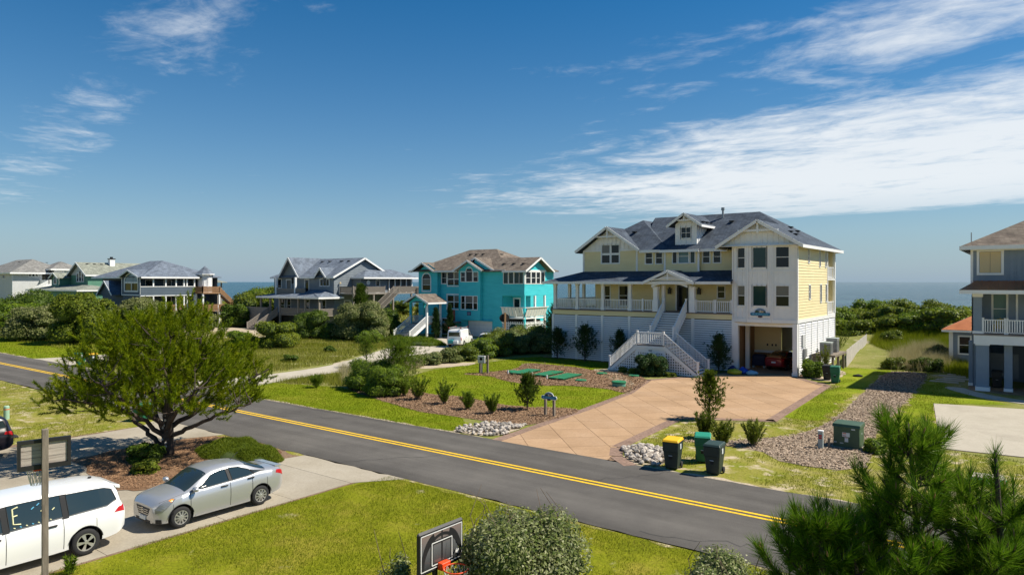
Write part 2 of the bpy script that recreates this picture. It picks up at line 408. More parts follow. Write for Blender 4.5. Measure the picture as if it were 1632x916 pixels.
mat('bark', (.085, .062, .047), .95, (.045, .034, .028), 6, (1, 1, .4), bump=.8, bscale=18)
mat('twig', (.17, .12, .08), .9)
mat('tread', (.22, .19, .17), .8)
shingle('roof_navy', (.045, .06, .085), (.075, .094, .122))
shingle('roof_brown', (.20, .165, .13), (.135, .105, .085))
shingle('roof_slate', (.16, .19, .235), (.12, .145, .185))
shingle('roof_grey', (.235, .23, .215), (.19, .185, .175))
shingle('roof_sage', (.26, .275, .225), (.21, .22, .185))
glass('glass'); glass('glass_blind', (.16, .155, .14), .12); glass('glass_teal', (.016, .045, .045), .05); glass('glass_lit', (.12, .22, .25), .05)
mat('curtain', (.42, .36, .27), .8)

def np_noise(x, y, seed=0):
    r = np.random.default_rng(seed); o = np.zeros_like(x, dtype=float)
    for k in range(5):
        a = r.uniform(0, 6.28); f = .05 * 1.9 ** k
        o += np.sin((x * math.cos(a) + y * math.sin(a)) * f * 6.28 + r.uniform(0, 6)) * .6 ** k
    return o / 2.2
def terrain_z(x, y):
    d = np.exp(-((y - 96) / 13) ** 2) * (1.7 + .8 * np_noise(x, y, 3)) + np.exp(-((y - 76) / 7) ** 2) * .35 * (1 + np_noise(x, y, 5)) * (np.abs(x + 7) < 9)
    d = d + np.clip((118 - y) / 32, -1, 0) * 6.5
    return d
def ground_mat(name, cols, sc, sand=None, sandlo=.6, sandhi=.7, bump=.5, sandsc=.5, vr=.4):
    m = bpy.data.materials.new(name); m.use_nodes = True; nt = m.node_tree; N = nt.nodes; L = nt.links
    b = N['Principled BSDF']; b.inputs['Roughness'].default_value = .95; b.inputs['Specular IOR Level'].default_value = .1
    geo = N.new('ShaderNodeNewGeometry')
    def nz(s, d=6):
        n = N.new('ShaderNodeTexNoise'); n.inputs['Scale'].default_value = s; n.inputs['Detail'].default_value = d; n.inputs['Roughness'].default_value = .65; L.new(geo.outputs['Position'], n.inputs['Vector']); return n.outputs[0]
    cr = N.new('ShaderNodeValToRGB'); L.new(nz(sc[0]), cr.inputs[0]); els = cr.color_ramp.elements
    while len(els) < len(cols): els.new(.5)
    for i, c in enumerate(cols): els[i].position = .3 + .4 * i / (len(cols) - 1); els[i].color = (*c, 1)
    hv = N.new('ShaderNodeHueSaturation'); mr = N.new('ShaderNodeMapRange'); mr.inputs[1].default_value = .25; mr.inputs[2].default_value = .75; mr.inputs[3].default_value = 1 - vr; mr.inputs[4].default_value = 1 + vr
    L.new(nz(sc[1], 3), mr.inputs[0]); L.new(mr.outputs[0], hv.inputs['Value']); L.new(cr.outputs[0], hv.inputs['Color']); out = hv.outputs[0]
    if sand:
        mx = N.new('ShaderNodeMix'); mx.data_type = 'RGBA'; mr2 = N.new('ShaderNodeMapRange'); mr2.inputs[1].default_value = sandlo; mr2.inputs[2].default_value = sandhi
        L.new(nz(sandsc, 8), mr2.inputs[0]); L.new(mr2.outputs[0], mx.inputs[0]); L.new(out, mx.inputs[6]); mx.inputs[7].default_value = (*sand, 1); out = mx.outputs[2]
    if name == 'asphalt':                                # long faint streaks and wheel tracks
        mp = N.new('ShaderNodeMapping'); mp.inputs['Scale'].default_value = (.03, 1.1, 1); L.new(geo.outputs['Position'], mp.inputs[0]); n3 = N.new('ShaderNodeTexNoise'); n3.inputs['Scale'].default_value = 1.; n3.inputs['Detail'].default_value = 5; L.new(mp.outputs[0], n3.inputs['Vector'])
        h2 = N.new('ShaderNodeHueSaturation'); m3 = N.new('ShaderNodeMapRange'); m3.inputs[1].default_value = .3; m3.inputs[2].default_value = .7; m3.inputs[3].default_value = .80; m3.inputs[4].default_value = 1.2; L.new(n3.outputs[0], m3.inputs[0]); L.new(m3.outputs[0], h2.inputs['Value']); L.new(out, h2.inputs['Color']); out = h2.outputs[0]
    if name in ('paver_tan', 'paver_border', 'concrete', 'pale_concrete'):
        oi = N.new('ShaderNodeObjectInfo'); h2 = N.new('ShaderNodeHueSaturation'); m3 = N.new('ShaderNodeMapRange'); m3.inputs[3].default_value = .92; m3.inputs[4].default_value = 1.07; L.new(oi.outputs['Random'], m3.inputs[0]); L.new(m3.outputs[0], h2.inputs['Value']); L.new(out, h2.inputs['Color']); out = h2.outputs[0]
    L.new(out, b.inputs['Base Color'])
    bn = N.new('ShaderNodeBump'); bn.inputs['Strength'].default_value = bump; bn.inputs['Distance'].default_value = .03; L.new(nz(sc[1] * 1.5, 4), bn.inputs['Height']); L.new(bn.outputs[0], b.inputs['Normal'])
    MATS[name] = m; return m
ground_mat('wild_ground', [(.13, .15, .025), (.19, .195, .05), (.26, .23, .10)], (.35, 9), sand=(.42, .36, .26), sandlo=.60, sandhi=.68, sandsc=.4)
ground_mat('lawn_mat', [(.12, .145, .004), (.17, .182, .008), (.25, .215, .03)], (.55, 14), sand=(.33, .28, .17), sandlo=.63, sandhi=.74, sandsc=.8)
ground_mat('lush_mat', [(.125, .175, .004), (.165, .21, .006), (.225, .235, .02)], (.4, 12))
ground_mat('dry_lawn', [(.15, .18, .012), (.215, .205, .035), (.32, .265, .11)], (.7, 12), sand=(.46, .38, .26), sandlo=.54, sandhi=.64, sandsc=1.1)
ground_mat('mulch_mat', [(.17, .105, .062), (.25, .165, .10), (.34, .24, .155)], (2.2, 16), bump=1)
ground_mat('chips_mat', [(.22, .165, .12), (.31, .24, .18), (.40, .325, .25)], (2.2, 18), bump=1)
ground_mat('straw_mat', [(.12, .066, .035), (.20, .115, .065), (.29, .19, .12)], (1.6, 20), bump=1)
ground_mat('sand_mat', [(.36, .295, .21), (.43, .36, .265), (.33, .27, .19)], (.8, 12))
ground_mat('asphalt', [(.082, .076, .070), (.102, .095, .087), (.125, .116, .105)], (.33, 55), bump=.4)
ground_mat('concrete', [(.27, .235, .18), (.335, .295, .23), (.38, .34, .275)], (.4, 16), bump=.1, vr=.13)
ground_mat('pale_concrete', [(.36, .325, .26), (.41, .37, .30), (.34, .305, .245)], (.4, 14), bump=.06, vr=.09)
ground_mat('paver_tan', [(.33, .215, .125), (.38, .25, .15), (.42, .285, .18)], (.4, 10), bump=.12, vr=.14)
ground_mat('paver_border', [(.19, .125, .095), (.25, .17, .13), (.22, .145, .11)], (1.5, 8), bump=.3)
ground_mat('joint', [(.17, .115, .075), (.22, .15, .10)], (2, 10))
mat('line_yellow', (.82, .50, .008), .7, (.48, .31, .03), 7., lo=.5, hi=.72)

# ------------------------------------------------------------------ terrain, sea, road
def grid(name, xs, ys, fz, m, kind='structure'):
    X, Y = np.meshgrid(np.array(xs, float), np.array(ys, float)); Z = fz(X, Y); nx = len(xs); ny = len(ys)
    V = np.stack([X.ravel(), Y.ravel(), Z.ravel()], 1); i = np.arange(nx - 1); j = np.arange(ny - 1); I, J = np.meshgrid(i, j); a = (J * nx + I).ravel()
    return np_mesh(name, V, np.stack([a, a + 1, a + nx + 1, a + nx], 1), m, None, kind, True)
grid('ground', [-6000, -2500, -1200, -700, -450] + list(range(-320, 81, 3)) + [150, 400, 1200, 3000, 6000], [-3000, -900, -250, -80] + list(range(-40, 62, 20)) + list(range(62, 156, 2)) + [170, 220], terrain_z, MATS['wild_ground'])
def sea():
    m = bpy.data.materials.new('sea_water'); m.use_nodes = True; nt = m.node_tree; N = nt.nodes; L = nt.links; b = N['Principled BSDF']
    geo = N.new('ShaderNodeNewGeometry'); mp = N.new('ShaderNodeMapping'); mp.inputs['Scale'].default_value = (.35, 1, 1); L.new(geo.outputs['Position'], mp.inputs[0])
    n1 = N.new('ShaderNodeTexNoise'); n1.inputs['Scale'].default_value = .09; n1.inputs['Detail'].default_value = 9; n1.inputs['Roughness'].default_value = .7; L.new(mp.outputs[0], n1.inputs['Vector'])
    n2 = N.new('ShaderNodeTexNoise'); n2.inputs['Scale'].default_value = .016; n2.inputs['Detail'].default_value = 4; L.new(mp.outputs[0], n2.inputs['Vector'])
    cr = N.new('ShaderNodeValToRGB'); L.new(n2.outputs[0], cr.inputs[0]); cr.color_ramp.elements[0].position = .35; cr.color_ramp.elements[0].color = (.010, .045, .06, 1); cr.color_ramp.elements[1].position = .68; cr.color_ramp.elements[1].color = (.03, .085, .095, 1)
    foam = N.new('ShaderNodeMapRange'); foam.inputs[1].default_value = .70; foam.inputs[2].default_value = .76; L.new(n1.outputs[0], foam.inputs[0])
    mx = N.new('ShaderNodeMix'); mx.data_type = 'RGBA'; L.new(foam.outputs[0], mx.inputs[0]); L.new(cr.outputs[0], mx.inputs[6]); mx.inputs[7].default_value = (.5, .55, .55, 1); L.new(mx.outputs[2], b.inputs['Base Color'])
    b.inputs['Roughness'].default_value = .22; b.inputs['IOR'].default_value = 1.33
    bn = N.new('ShaderNodeBump'); bn.inputs['Strength'].default_value = 1.; bn.inputs['Distance'].default_value = 2.2; L.new(n1.outputs[0], bn.inputs['Height']); L.new(bn.outputs[0], b.inputs['Normal'])
    MB().quad((-30000, 128, -4.2), (30000, 128, -4.2), (30000, 45000, -4.2), (-30000, 45000, -4.2)).build('sea', m, kind='structure', fix=False)
sea()

def jag(poly, step=.5, amt=.12, seed=1):
    r = random.Random(seed); out = []
    n = len(poly)
    for i in range(n):
        p, q = poly[i], poly[(i + 1) % n]; L_ = math.dist(p, q); k = max(1, int(L_ / step))
        nx, ny = -(q[1] - p[1]) / max(L_, 1e-6), (q[0] - p[0]) / max(L_, 1e-6)
        for j in range(k):
            t = j / k; a = r.gauss(0, amt) if amt else 0; out.append((p[0] + (q[0] - p[0]) * t + nx * a, p[1] + (q[1] - p[1]) * t + ny * a))
    return out
def catmull(pts, k=6, closed=True):
    out = []; n = len(pts)
    for i in range(n if closed else n - 1):
        P = [pts[(i + j - 1) % n] if closed else pts[min(max(i + j - 1, 0), n - 1)] for j in range(4)]
        for s in range(k):
            t = s / k
            out.append(tuple(.5 * (2 * P[1][c] + (P[2][c] - P[0][c]) * t + (2 * P[0][c] - 5 * P[1][c] + 4 * P[2][c] - P[3][c]) * t * t + (3 * P[1][c] - P[0][c] - 3 * P[2][c] + P[3][c]) * t ** 3) for c in range(2)))
    return out
def sheet(name, poly, z, m, parent=None, kind='structure', thick=0., amt=0., step=.5, seed=1):
    if amt: poly = jag(poly, step, amt, seed)
    bm = bmesh.new(); vs = [bm.verts.new((x, y, z)) for x, y in poly]
    f = bm.faces.new(vs); f.normal_update()
    if f.normal.z < 0: f.normal_flip()
    if thick:
        ret = bmesh.ops.extrude_face_region(bm, geom=[f]); bmesh.ops.translate(bm, verts=[g_ for g_ in ret['geom'] if isinstance(g_, bmesh.types.BMVert)], vec=(0, 0, -thick)); bmesh.ops.recalc_face_normals(bm, faces=bm.faces)
    bmesh.ops.triangulate(bm, faces=[f_ for f_ in bm.faces if len(f_.verts) > 4])
    me = bpy.data.meshes.new(name); bm.to_mesh(me); bm.free()
    return link(name, me, m, parent, kind if parent is None else None)

LAWN_NEAR = [(-18.9, 17.75), (-19.35, 15.5), (-19.45, 13), (-19.5, 9), (-19.3, 5), (-19.3, -12), (30, -12), (30, 17.7)]
LAWN_WEST = [(-35.3, 17.3), (-35.2, 13), (-34.6, 10.2), (-37, 8.5), (-44, 4), (-44, -12), (-110, -12), (-110, 17.7)]
VERGE = [(-43.6, 24.5), (-22.2, 24.5), (-22.6, 26.2), (-24, 27.5), (-27.2, 27.4), (-32.4, 28.8), (-37.5, 30.5), (-43.3, 29)]
YARD = [(-20.2, 33.2), (-24.1, 31.8), (-28.2, 32.4), (-31, 32.2), (-36.5, 33.4), (-39, 41), (-38.5, 53), (-36, 56), (-30, 54.7), (-27, 51), (-28, 48), (-23, 47), (-20.6, 40)]
RIGHT_LAWN = [(-12.4, 24.5), (30, 24.5), (30, 34), (6, 33), (-3, 34.6), (-4.4, 47), (0, 52), (-4, 57), (-5.5, 66), (-6.5, 84), (-12, 86), (-13, 70), (-13.5, 56), (-10.4, 51), (-10.2, 36), (-14.3, 33.8), (-14.2, 28)]
SLATE_LAWN = [(-110, 24.5), (-74, 24.5), (-73, 33), (-88, 37), (-110, 34)]
sheet('lawn', LAWN_NEAR, .006, MATS['lawn_mat'], amt=.06, step=.3)
sheet('lawn', LAWN_WEST, .006, MATS['dry_lawn'], amt=.06, step=.3)
sheet('lawn', VERGE, .006, MATS['lush_mat'], amt=.08, step=.3)
sheet('lawn', YARD, .006, MATS['lush_mat'], amt=.08, step=.3)
sheet('lawn', RIGHT_LAWN, .006, MATS['dry_lawn'], amt=.08, step=.3)
sheet('lawn', SLATE_LAWN, .006, MATS['lush_mat'], amt=.08, step=.3)
sheet('lawn', [(-11.6, 38), (-8.8, 38), (-8.9, 58), (-7, 64), (-6.6, 84), (-12, 86), (-13, 70), (-13.5, 57), (-10.4, 51.5)], .012, MATS['lush_mat'], amt=.2, step=.5)
sheet('lawn', [(-5.3, 34), (-3.0, 34.9), (-4.5, 47.4), (-1, 49.5), (-3.6, 53.5), (-6, 60.5)], .012, MATS['lush_mat'], amt=.15, step=.5)
road_poly = jag([(-800, 17.72), (400, 17.72)], .45, .035, 3)[:-1] + [(400, 17.72)] + jag([(400, 24.5), (-800, 24.5)], .45, .035, 4)[:-1] + [(-800, 24.5)]
def road():
    xs = np.concatenate([[-2500, -1200, -600], np.arange(-300, 60.1, .5), [150, 600, 2500]]); r = np.random.default_rng(5)
    lo = 17.7 + r.normal(0, .035, len(xs)) + .05 * np.sin(xs * .31); hi = 24.52 + r.normal(0, .035, len(xs)) + .05 * np.sin(xs * .27 + 1)
    V = np.concatenate([np.stack([xs, lo, np.full(len(xs), .02)], 1), np.stack([xs, hi, np.full(len(xs), .02)], 1)]); n = len(xs); i = np.arange(n - 1)
    o = np_mesh('road', V, np.stack([i, i + 1, i + n + 1, i + n], 1), MATS['asphalt'], None, 'structure')
    sheet('road_shoulder', [(-300, 17.55), (60, 17.55), (60, 17.9), (-300, 17.9)], .010, MATS['dry_lawn'], amt=.13, step=.5, seed=8)
    sheet('road_shoulder', [(-300, 24.3), (60, 24.3), (60, 24.66), (-300, 24.66)], .010, MATS['sand_mat'], amt=.13, step=.5, seed=9)
    for a in (21.20, 21.49):
        MB().quad((-1200, a, .026), (400, a, .026), (400, a + .13, .026), (-1200, a + .13, .026)).build('painted_line', MATS['line_yellow'], o, fix=False)
road()
mat('crack', (.035, .034, .033), .9); mat('patch_dark', (.062, .06, .058), .9, (.085, .082, .079), 3.)
def cracks():
    ro = bpy.data.objects['road']; r = random.Random(4)
    for u0, v0, u1, v1 in ((-33, 21.6, -27.5, 24.3), (-22, 17.8, -19.5, 20.9), (-12.5, 21.7, -10.8, 24.4), (-9, 17.9, -4.5, 19.4), (-40, 18, -36.5, 21), (-55, 21.8, -51, 24.2)):
        n = 14; P_ = [(u0 + (u1 - u0) * i / n + r.gauss(0, .09), v0 + (v1 - v0) * i / n + r.gauss(0, .09)) for i in range(n + 1)]; mb = MB()
        for a, b in zip(P_, P_[1:]):
            L_ = max(math.dist(a, b), 1e-6); w = r.uniform(.008, .02); nx, ny = -(b[1] - a[1]) / L_ * w, (b[0] - a[0]) / L_ * w; mb.quad((a[0] + nx, a[1] + ny, .0235), (a[0] - nx, a[1] - ny, .0235), (b[0] - nx, b[1] - ny, .0235), (b[0] + nx, b[1] + ny, .0235))
        mb.build('crack', MATS['crack'], ro, fix=False)
cracks()

# ------------------------------------------------------------------ driveways
def slabs(parent, u0, u1, v0, v1, nu, nv, m, z=.02, gap=.014, th=.05):
    for i in range(nu):
        for j in range(nv):
            a0, a1 = u0 + (u1 - u0) * i / nu, u0 + (u1 - u0) * (i + 1) / nu; b0, b1 = v0 + (v1 - v0) * j / nv, v0 + (v1 - v0) * (j + 1) / nv
            MB().box(a0 + gap / 2, a1 - gap / 2, b0 + gap / 2, b1 - gap / 2, z - th, z + random.uniform(-.002, .002)).build('slab', m, parent)
drv = sheet('driveway', [(-35.3, 17.6), (-19.3, 17.6), (-19.3, -8), (-44, -8), (-44, 4), (-36, 9.5)], .009, MATS['joint'])
cm = MATS['concrete']
slabs(drv, -24.35, -19.4, 11.4, 16.2, 1, 2, cm); slabs(drv, -35.3, -31.0, 11.4, 16.2, 1, 2, cm)
slabs(drv, -31.0, -19.4, -2, 11.4, 3, 4, cm); slabs(drv, -35.3, -31.0, -2, 11.4, 1, 4, cm); slabs(drv, -44, -35.3, -8, 6.5, 2, 4, cm)
MB().slab([(-24.35, 16.21, .02), (-19.4, 16.21, .02), (-18.2, 17.72, .02), (-24.0, 17.72, .02)], .05).build('slab', cm, drv)
MB().slab([(-35.3, 16.21, .02), (-31.0, 16.21, .02), (-30.3, 17.72, .02), (-36.4, 17.72, .02)], .05).build('slab', cm, drv)
sheet('mulch_bed', catmull([(-30.9, 15.5), (-31, 12.6), (-29, 11.3), (-25.5, 10.7), (-24.3, 11.6), (-24.4, 14), (-24.3, 16), (-25.6, 17.5), (-29.8, 17.5)], 5), .034, MATS['straw_mat'], amt=.06)
# driveway of the house with the turquoise walls
sheet('driveway', catmull([(-48.4, 24.4), (-47.3, 31), (-48.2, 38), (-52.5, 46), (-57.5, 55), (-60.5, 62), (-60.5, 70), (-53.5, 70), (-51.5, 61), (-48.5, 55), (-46.5, 47), (-44.4, 38), (-43.6, 31), (-42.6, 24.4)], 5), .016, MATS['pale_concrete'])
sheet('driveway', [(-74.4, 24.4), (-66.2, 24.4), (-66.8, 28), (-69, 40), (-76, 48), (-80, 47), (-73, 38), (-73.2, 28)], .016, MATS['pale_concrete'])
sheet('driveway', catmull([(-104, 50), (-97, 47.5), (-84, 47.5), (-77, 50), (-78, 56), (-86, 58), (-100, 60)], 5), .018, MATS['sand_mat'], amt=.15)
sheet('sand_patch', catmull([(-50, 40.5), (-46.2, 37.5), (-42, 38.5), (-39.4, 42.5), (-38.6, 46), (-40.4, 46.5), (-43, 42.5), (-47.5, 43)], 5), .013, MATS['sand_mat'], amt=.2)
# neighbour's concrete pad on the right and the footpath
nd = sheet('driveway', [(-4.55, 47.5), (12, 51.2), (12, 36.5), (-3.05, 34.8)], .012, MATS['joint'])
MB().slab([(-4.52, 47.45, .03), (3.0, 49.1, .03), (3.0, 35.5, .03), (-3.05, 34.85, .03)], .03).build('slab', MATS['pale_concrete'], nd); MB().slab([(3.02, 49.1, .03), (12, 51.1, .03), (12, 36.5, .03), (3.02, 35.5, .03)], .03).build('slab', MATS['pale_concrete'], nd)
sheet('footpath', catmull([(-4.6, 55.3), (-3.9, 53.7), (-2.2, 51.5), (.6, 50.1), (3, 49.7), (3, 51.2), (.4, 51.7), (-1.7, 52.9), (-3.1, 54.6), (-3.6, 55.6)], 5), .03, MATS['pale_concrete'], thick=.03)

# scored driveway of the yellow house: every tile a piece of its own, laid on the diagonal
def clip(poly, conv):
    n = len(conv)
    for i in range(n):
        (ax, ay), (bx, by) = conv[i], conv[(i + 1) % n]; out = []; k = len(poly)
        for j in range(k):
            p, q = poly[j], poly[(j + 1) % k]; sp_ = (bx - ax) * (p[1] - ay) - (by - ay) * (p[0] - ax); sq = (bx - ax) * (q[1] - ay) - (by - ay) * (q[0] - ax)
            if sp_ >= 0: out.append(p)
            if (sp_ >= 0) != (sq >= 0): t = sp_ / (sp_ - sq); out.append((p[0] + (q[0] - p[0]) * t, p[1] + (q[1] - p[1]) * t))
        poly = out
        if len(poly) < 3: return []
    return poly
outer = [(-19.4, 24.45), (-12.6, 24.45), (-13.6, 25.6), (-14.1, 27.2), (-14.5, 34.2), (-10.4, 36.4), (-10.9, 51.3), (-13.6, 53.9), (-14.4, 66.5), (-18.9, 66.5), (-19.2, 54.4), (-20, 51), (-22.6, 46.2), (-20.9, 40), (-20.2, 33.2)]
pav = sheet('driveway', outer, .010, MATS['joint'])
A1 = [(-19.05, 24.5), (-14.2, 24.5), (-14.95, 34.6), (-19.8, 34.6), (-19.8, 33.2)]
B1 = [(-14.95, 34.6), (-10.9, 36.75), (-11.35, 51.1), (-13.9, 53.6), (-14.75, 66.3), (-18.6, 66.3), (-18.9, 54.3), (-19.6, 51), (-22.0, 46.2), (-20.45, 40), (-19.8, 34.6)]
B_parts = [[(-19.8, 34.6), (-14.95, 34.6), (-10.9, 36.75), (-11.35, 51.1), (-19.6, 51.0), (-20.45, 40)], [(-20.45, 40), (-19.6, 51), (-22.0, 46.2)], [(-19.6, 51), (-11.35, 51.1), (-13.9, 53.6), (-14.5, 54.3), (-18.9, 54.3)], [(-18.9, 54.3), (-14.5, 54.3), (-14.75, 66.3), (-18.6, 66.3)]]
T = 1.75
for i in range(-30, 30):
    for j in range(-30, 30):
        cu, cv = -16 + (i - j) * T / math.sqrt(2), 44 + (i + j) * T / math.sqrt(2)
        h = T / math.sqrt(2) - .014; dia = [(cu, cv - h), (cu + h, cv), (cu, cv + h), (cu - h, cv)]; mb = MB()
        for cvx in [A1, [(-14.2, 24.5), (-12.9, 24.5), (-13.9, 25.6), (-14.45, 27.8)]] + B_parts:
            pc = clip(dia, cvx)
            if len(pc) >= 3: mb.slab([(x, y, .024) for x, y in pc], .02)
        if mb.f: mb.build('tile', MATS['paver_tan'], pav)
def border(pts, w, side, m, parent, z=.0255):
    for p, q in zip(pts, pts[1:]):
        L_ = math.dist(p, q); nx, ny = -(q[1] - p[1]) / L_ * w * side, (q[0] - p[0]) / L_ * w * side; k = max(1, round(L_ / 1.3))
        for s in range(k):
            a, b = (s + .006) / k, (s + .994) / k
            A = (p[0] + (q[0] - p[0]) * a, p[1] + (q[1] - p[1]) * a); B = (p[0] + (q[0] - p[0]) * b, p[1] + (q[1] - p[1]) * b)
            MB().slab([(A[0], A[1], z), (B[0], B[1], z), (B[0] + nx, B[1] + ny, z), (A[0] + nx, A[1] + ny, z)], .02).build('border_stone', m, parent)
border([(-12.3, 24.5), (-13.4, 25.4), (-14.05, 26.7), (-14.5, 34.2), (-10.4, 36.4), (-10.9, 51.3), (-13.5, 53.9)], .55, 1, MATS['paver_border'], pav)
border([(-19.6, 24.5), (-20.2, 33.2), (-20.9, 40), (-22.6, 46.2), (-20.0, 51)], .5, -1, MATS['paver_border'], pav)

# beds
BED_FRONT = catmull([(-37, 30.6), (-32.4, 28.9), (-27.1, 27.4), (-24, 27.6), (-21.5, 27.6), (-20.0, 28.4), (-20.2, 33.2), (-24.1, 31.8), (-28.2, 32.5), (-31, 32.1), (-36, 33.8), (-38.2, 33)], 4)
BED_TANK = catmull([(-35.2, 40.6), (-34.4, 42.6), (-34.0, 45.6), (-35.3, 48.8), (-33.8, 49.6), (-30, 49.3), (-28.4, 48.6), (-26, 48.6), (-22.4, 46.2), (-20.85, 40.3), (-22.9, 40.8), (-25.7, 40.3), (-27, 39.4), (-30.2, 39.6), (-32.9, 40.8)], 4)
CHIPS = catmull([(-12.6, 29.4), (-9.6, 29.9), (-7.4, 28.4), (-5.6, 28.8), (-5.1, 31), (-5.7, 35.5), (-5.9, 46), (-6.2, 60), (-6.9, 62.8), (-8.9, 61.2), (-8.6, 50), (-8.2, 40.6), (-8.6, 34.5), (-10.5, 31.3)], 4)
sheet('mulch_bed', BED_FRONT, .016, MATS['mulch_mat'], amt=.08, step=.4)
sheet('mulch_bed', BED_TANK, .016, MATS['mulch_mat'], amt=.06, step=.4)
sheet('mulch_bed', CHIPS, .018, MATS['chips_mat'], amt=.14, step=.5)
sheet('mulch_bed', [(-37.5, 54.2), (-30.5, 54.1), (-27, 52.5), (-27, 55), (-37.5, 55.2)], .014, MATS['mulch_mat'], amt=.1)
sheet('mulch_bed', [(-13.7, 54.2), (-11.2, 53.6), (-11.6, 60), (-13.7, 62)], .016, MATS['sand_mat'], amt=.1)
sheet('footpath', catmull([(-28.3, 48.6), (-28.2, 49.7), (-27.0, 50.2), (-25.0, 47.2), (-22.2, 43.9), (-22.0, 42.7), (-22.7, 42.9), (-25.4, 45.6)], 5), .03, MATS['sand_mat'], thick=.02)
sheet('mulch_bed', [(-3.4, 54.6), (12, 52), (12, 56), (-3.4, 58)], .015, MATS['mulch_mat'], amt=.1)
# loose stones at both sides of the driveway mouth
def stone_mesh(k):
    r = random.Random(k); bm = bmesh.new(); bmesh.ops.create_icosphere(bm, subdivisions=1, radius=1)
    sx, sy, sz = r.uniform(.8, 1.25), r.uniform(.65, 1), r.uniform(.45, .75)
    for v in bm.verts: v.co = Vector((v.co.x * sx, v.co.y * sy, v.co.z * sz)) * r.uniform(.8, 1.18)
    me = bpy.data.meshes.new('stone'); bm.to_mesh(me); bm.free(); return me
mat('stone_pale', (.43, .385, .335), .85, (.27, .235, .20), 5, isl=.5)
STN = [stone_mesh(k) for k in range(9)]
for s_ in STN: s_.materials.append(MATS['stone_pale'])
def in_poly(x, y, poly):
    x = np.asarray(x); y = np.asarray(y); ins = np.zeros(x.shape, bool); n = len(poly)
    for i in range(n):
        x0, y0 = poly[i]; x1, y1 = poly[(i + 1) % n]
        if y0 == y1: continue
        c = ((y0 > y) != (y1 > y)) & (x < (x1 - x0) * (y - y0) / (y1 - y0) + x0); ins ^= c
    return ins
def stones(poly, n, label, seed):
    cx = sum(p[0] for p in poly) / len(poly); cy = sum(p[1] for p in poly) / len(poly)
    o = sheet('rock_bed', poly, .024, MATS['sand_mat'], kind=None, amt=.05); tag(o, label, 'rocks'); r = random.Random(seed); k = 0
    xs = [p[0] for p in poly]; ys = [p[1] for p in poly]
    while k < n:
        x, y = r.uniform(min(xs), max(xs)), r.uniform(min(ys), max(ys))
        if not in_poly([x], [y], poly)[0]: continue
        d = min(1, math.hypot(x - cx, y - cy) / 1.6); s = r.uniform(.075, .17) * (1.15 - .35 * d)
        st = bpy.data.objects.new('stone', STN[k % 9]); COL.objects.link(st); st.parent = o
        st.location = (x, y, .03 + s * .4 + (1 - d) * r.uniform(0, .2)); st.scale = (s, s, s); st.rotation_euler = (r.uniform(-.5, .5), r.uniform(-.5, .5), r.uniform(0, 6.3)); k += 1
stones([(-22.1, 24.75), (-22.6, 25.8), (-21.7, 27.2), (-20.2, 28.0), (-19.9, 27.0), (-19.7, 25.6), (-20.3, 24.8)], 230, 'pile of pale river rocks at the left of the driveway mouth, below the name sign', 1)
stones([(-14.0, 26.4), (-13.2, 25.3), (-12.5, 24.65), (-11.6, 24.9), (-11.5, 26.6), (-12.7, 27.5), (-13.7, 27.6)], 200, 'pile of pale rocks beside the yellow-lidded bin', 2)
# ------------------------------------------------------------------ house helpers
def slab_part(name, m, parent, polys, th=.14):
    mb = MB()
    for p in polys: mb.slab(p, th)
    return mb.build(name, m, parent)
def fascia(parent, edges, m, h=.2, w=.05, drop=.12):
    """boards along roof edges"""
    for p, q in edges:
        p = Vector(p); q = Vector(q); MB().beam(p - Vector((0, 0, drop)), q - Vector((0, 0, drop)), w, h).build('fascia_board', m, parent)
def hip_planes(x0, x1, y0, y1, z, s):
    """four planes of a hipped roof over a rectangle"""
    w, d = x1 - x0, y1 - y0
    if w >= d:
        r = d / 2; A, B = (x0 + r, y0 + r, z + s * r), (x1 - r, y0 + r, z + s * r)
        a, b, c, e = (x0, y0, z), (x1, y0, z), (x1, y1, z), (x0, y1, z)
        return [[a, b, B, A], [c, e, A, B], [b, c, B], [e, a, A]]
    r = w / 2; A, B = (x0 + r, y0 + r, z + s * r), (x0 + r, y1 - r, z + s * r)
    a, b, c, e = (x0, y0, z), (x1, y0, z), (x1, y1, z), (x0, y1, z)
    return [[a, b, A], [c, e, B], [b, c, B, A], [e, a, A, B]]
def hip_edges(x0, x1, y0, y1, z): return [((x0, y0, z), (x1, y0, z)), ((x1, y0, z), (x1, y1, z)), ((x1, y1, z), (x0, y1, z)), ((x0, y1, z), (x0, y0, z))]
def vent(parent, x, y, z, m='dark_metal'):
    MB().box(x - .16, x + .16, y - .2, y + .2, z, z + .09).box(x - .2, x + .2, y - .24, y + .24, z + .09, z + .13).build('roof_vent', MATS[m], parent)
def text_part(parent, s, size, pl, a, z, d, m, name='lettering', ext=.006, loc=None, rz=None):
    cu = bpy.data.curves.new('txt', 'FONT'); cu.body = s; cu.size = size; cu.extrude = ext; cu.align_x = 'CENTER'; cu.align_y = 'CENTER'; cu.resolution_u = 2
    ob = bpy.data.objects.new('txt', cu); COL.objects.link(ob); dg = bpy.context.evaluated_depsgraph_get(); me = bpy.data.meshes.new_from_object(ob.evaluated_get(dg)); bpy.data.objects.remove(ob)
    off = root_off(parent)
    for v in me.vertices:
        p = pl.p(a + v.co.x, z + v.co.y, d + v.co.z); v.co = (p[0] - off[0], p[1] - off[1], p[2] - off[2])
    me.name = name
    return link(name, me, m, parent)
def lantern(parent, pl, a, z):
    mb = MB(); pl.box(mb, a - .05, a + .05, z - .12, z + .2, 0, .05); pl.box(mb, a - .13, a + .13, z - .22, z + .2, .06, .3); pl.box(mb, a - .17, a + .17, z + .2, z + .25, .02, .34); pl.box(mb, a - .07, a + .07, z + .25, z + .38, .12, .24)
    mb.build('lantern', MATS['dark_metal'], parent)
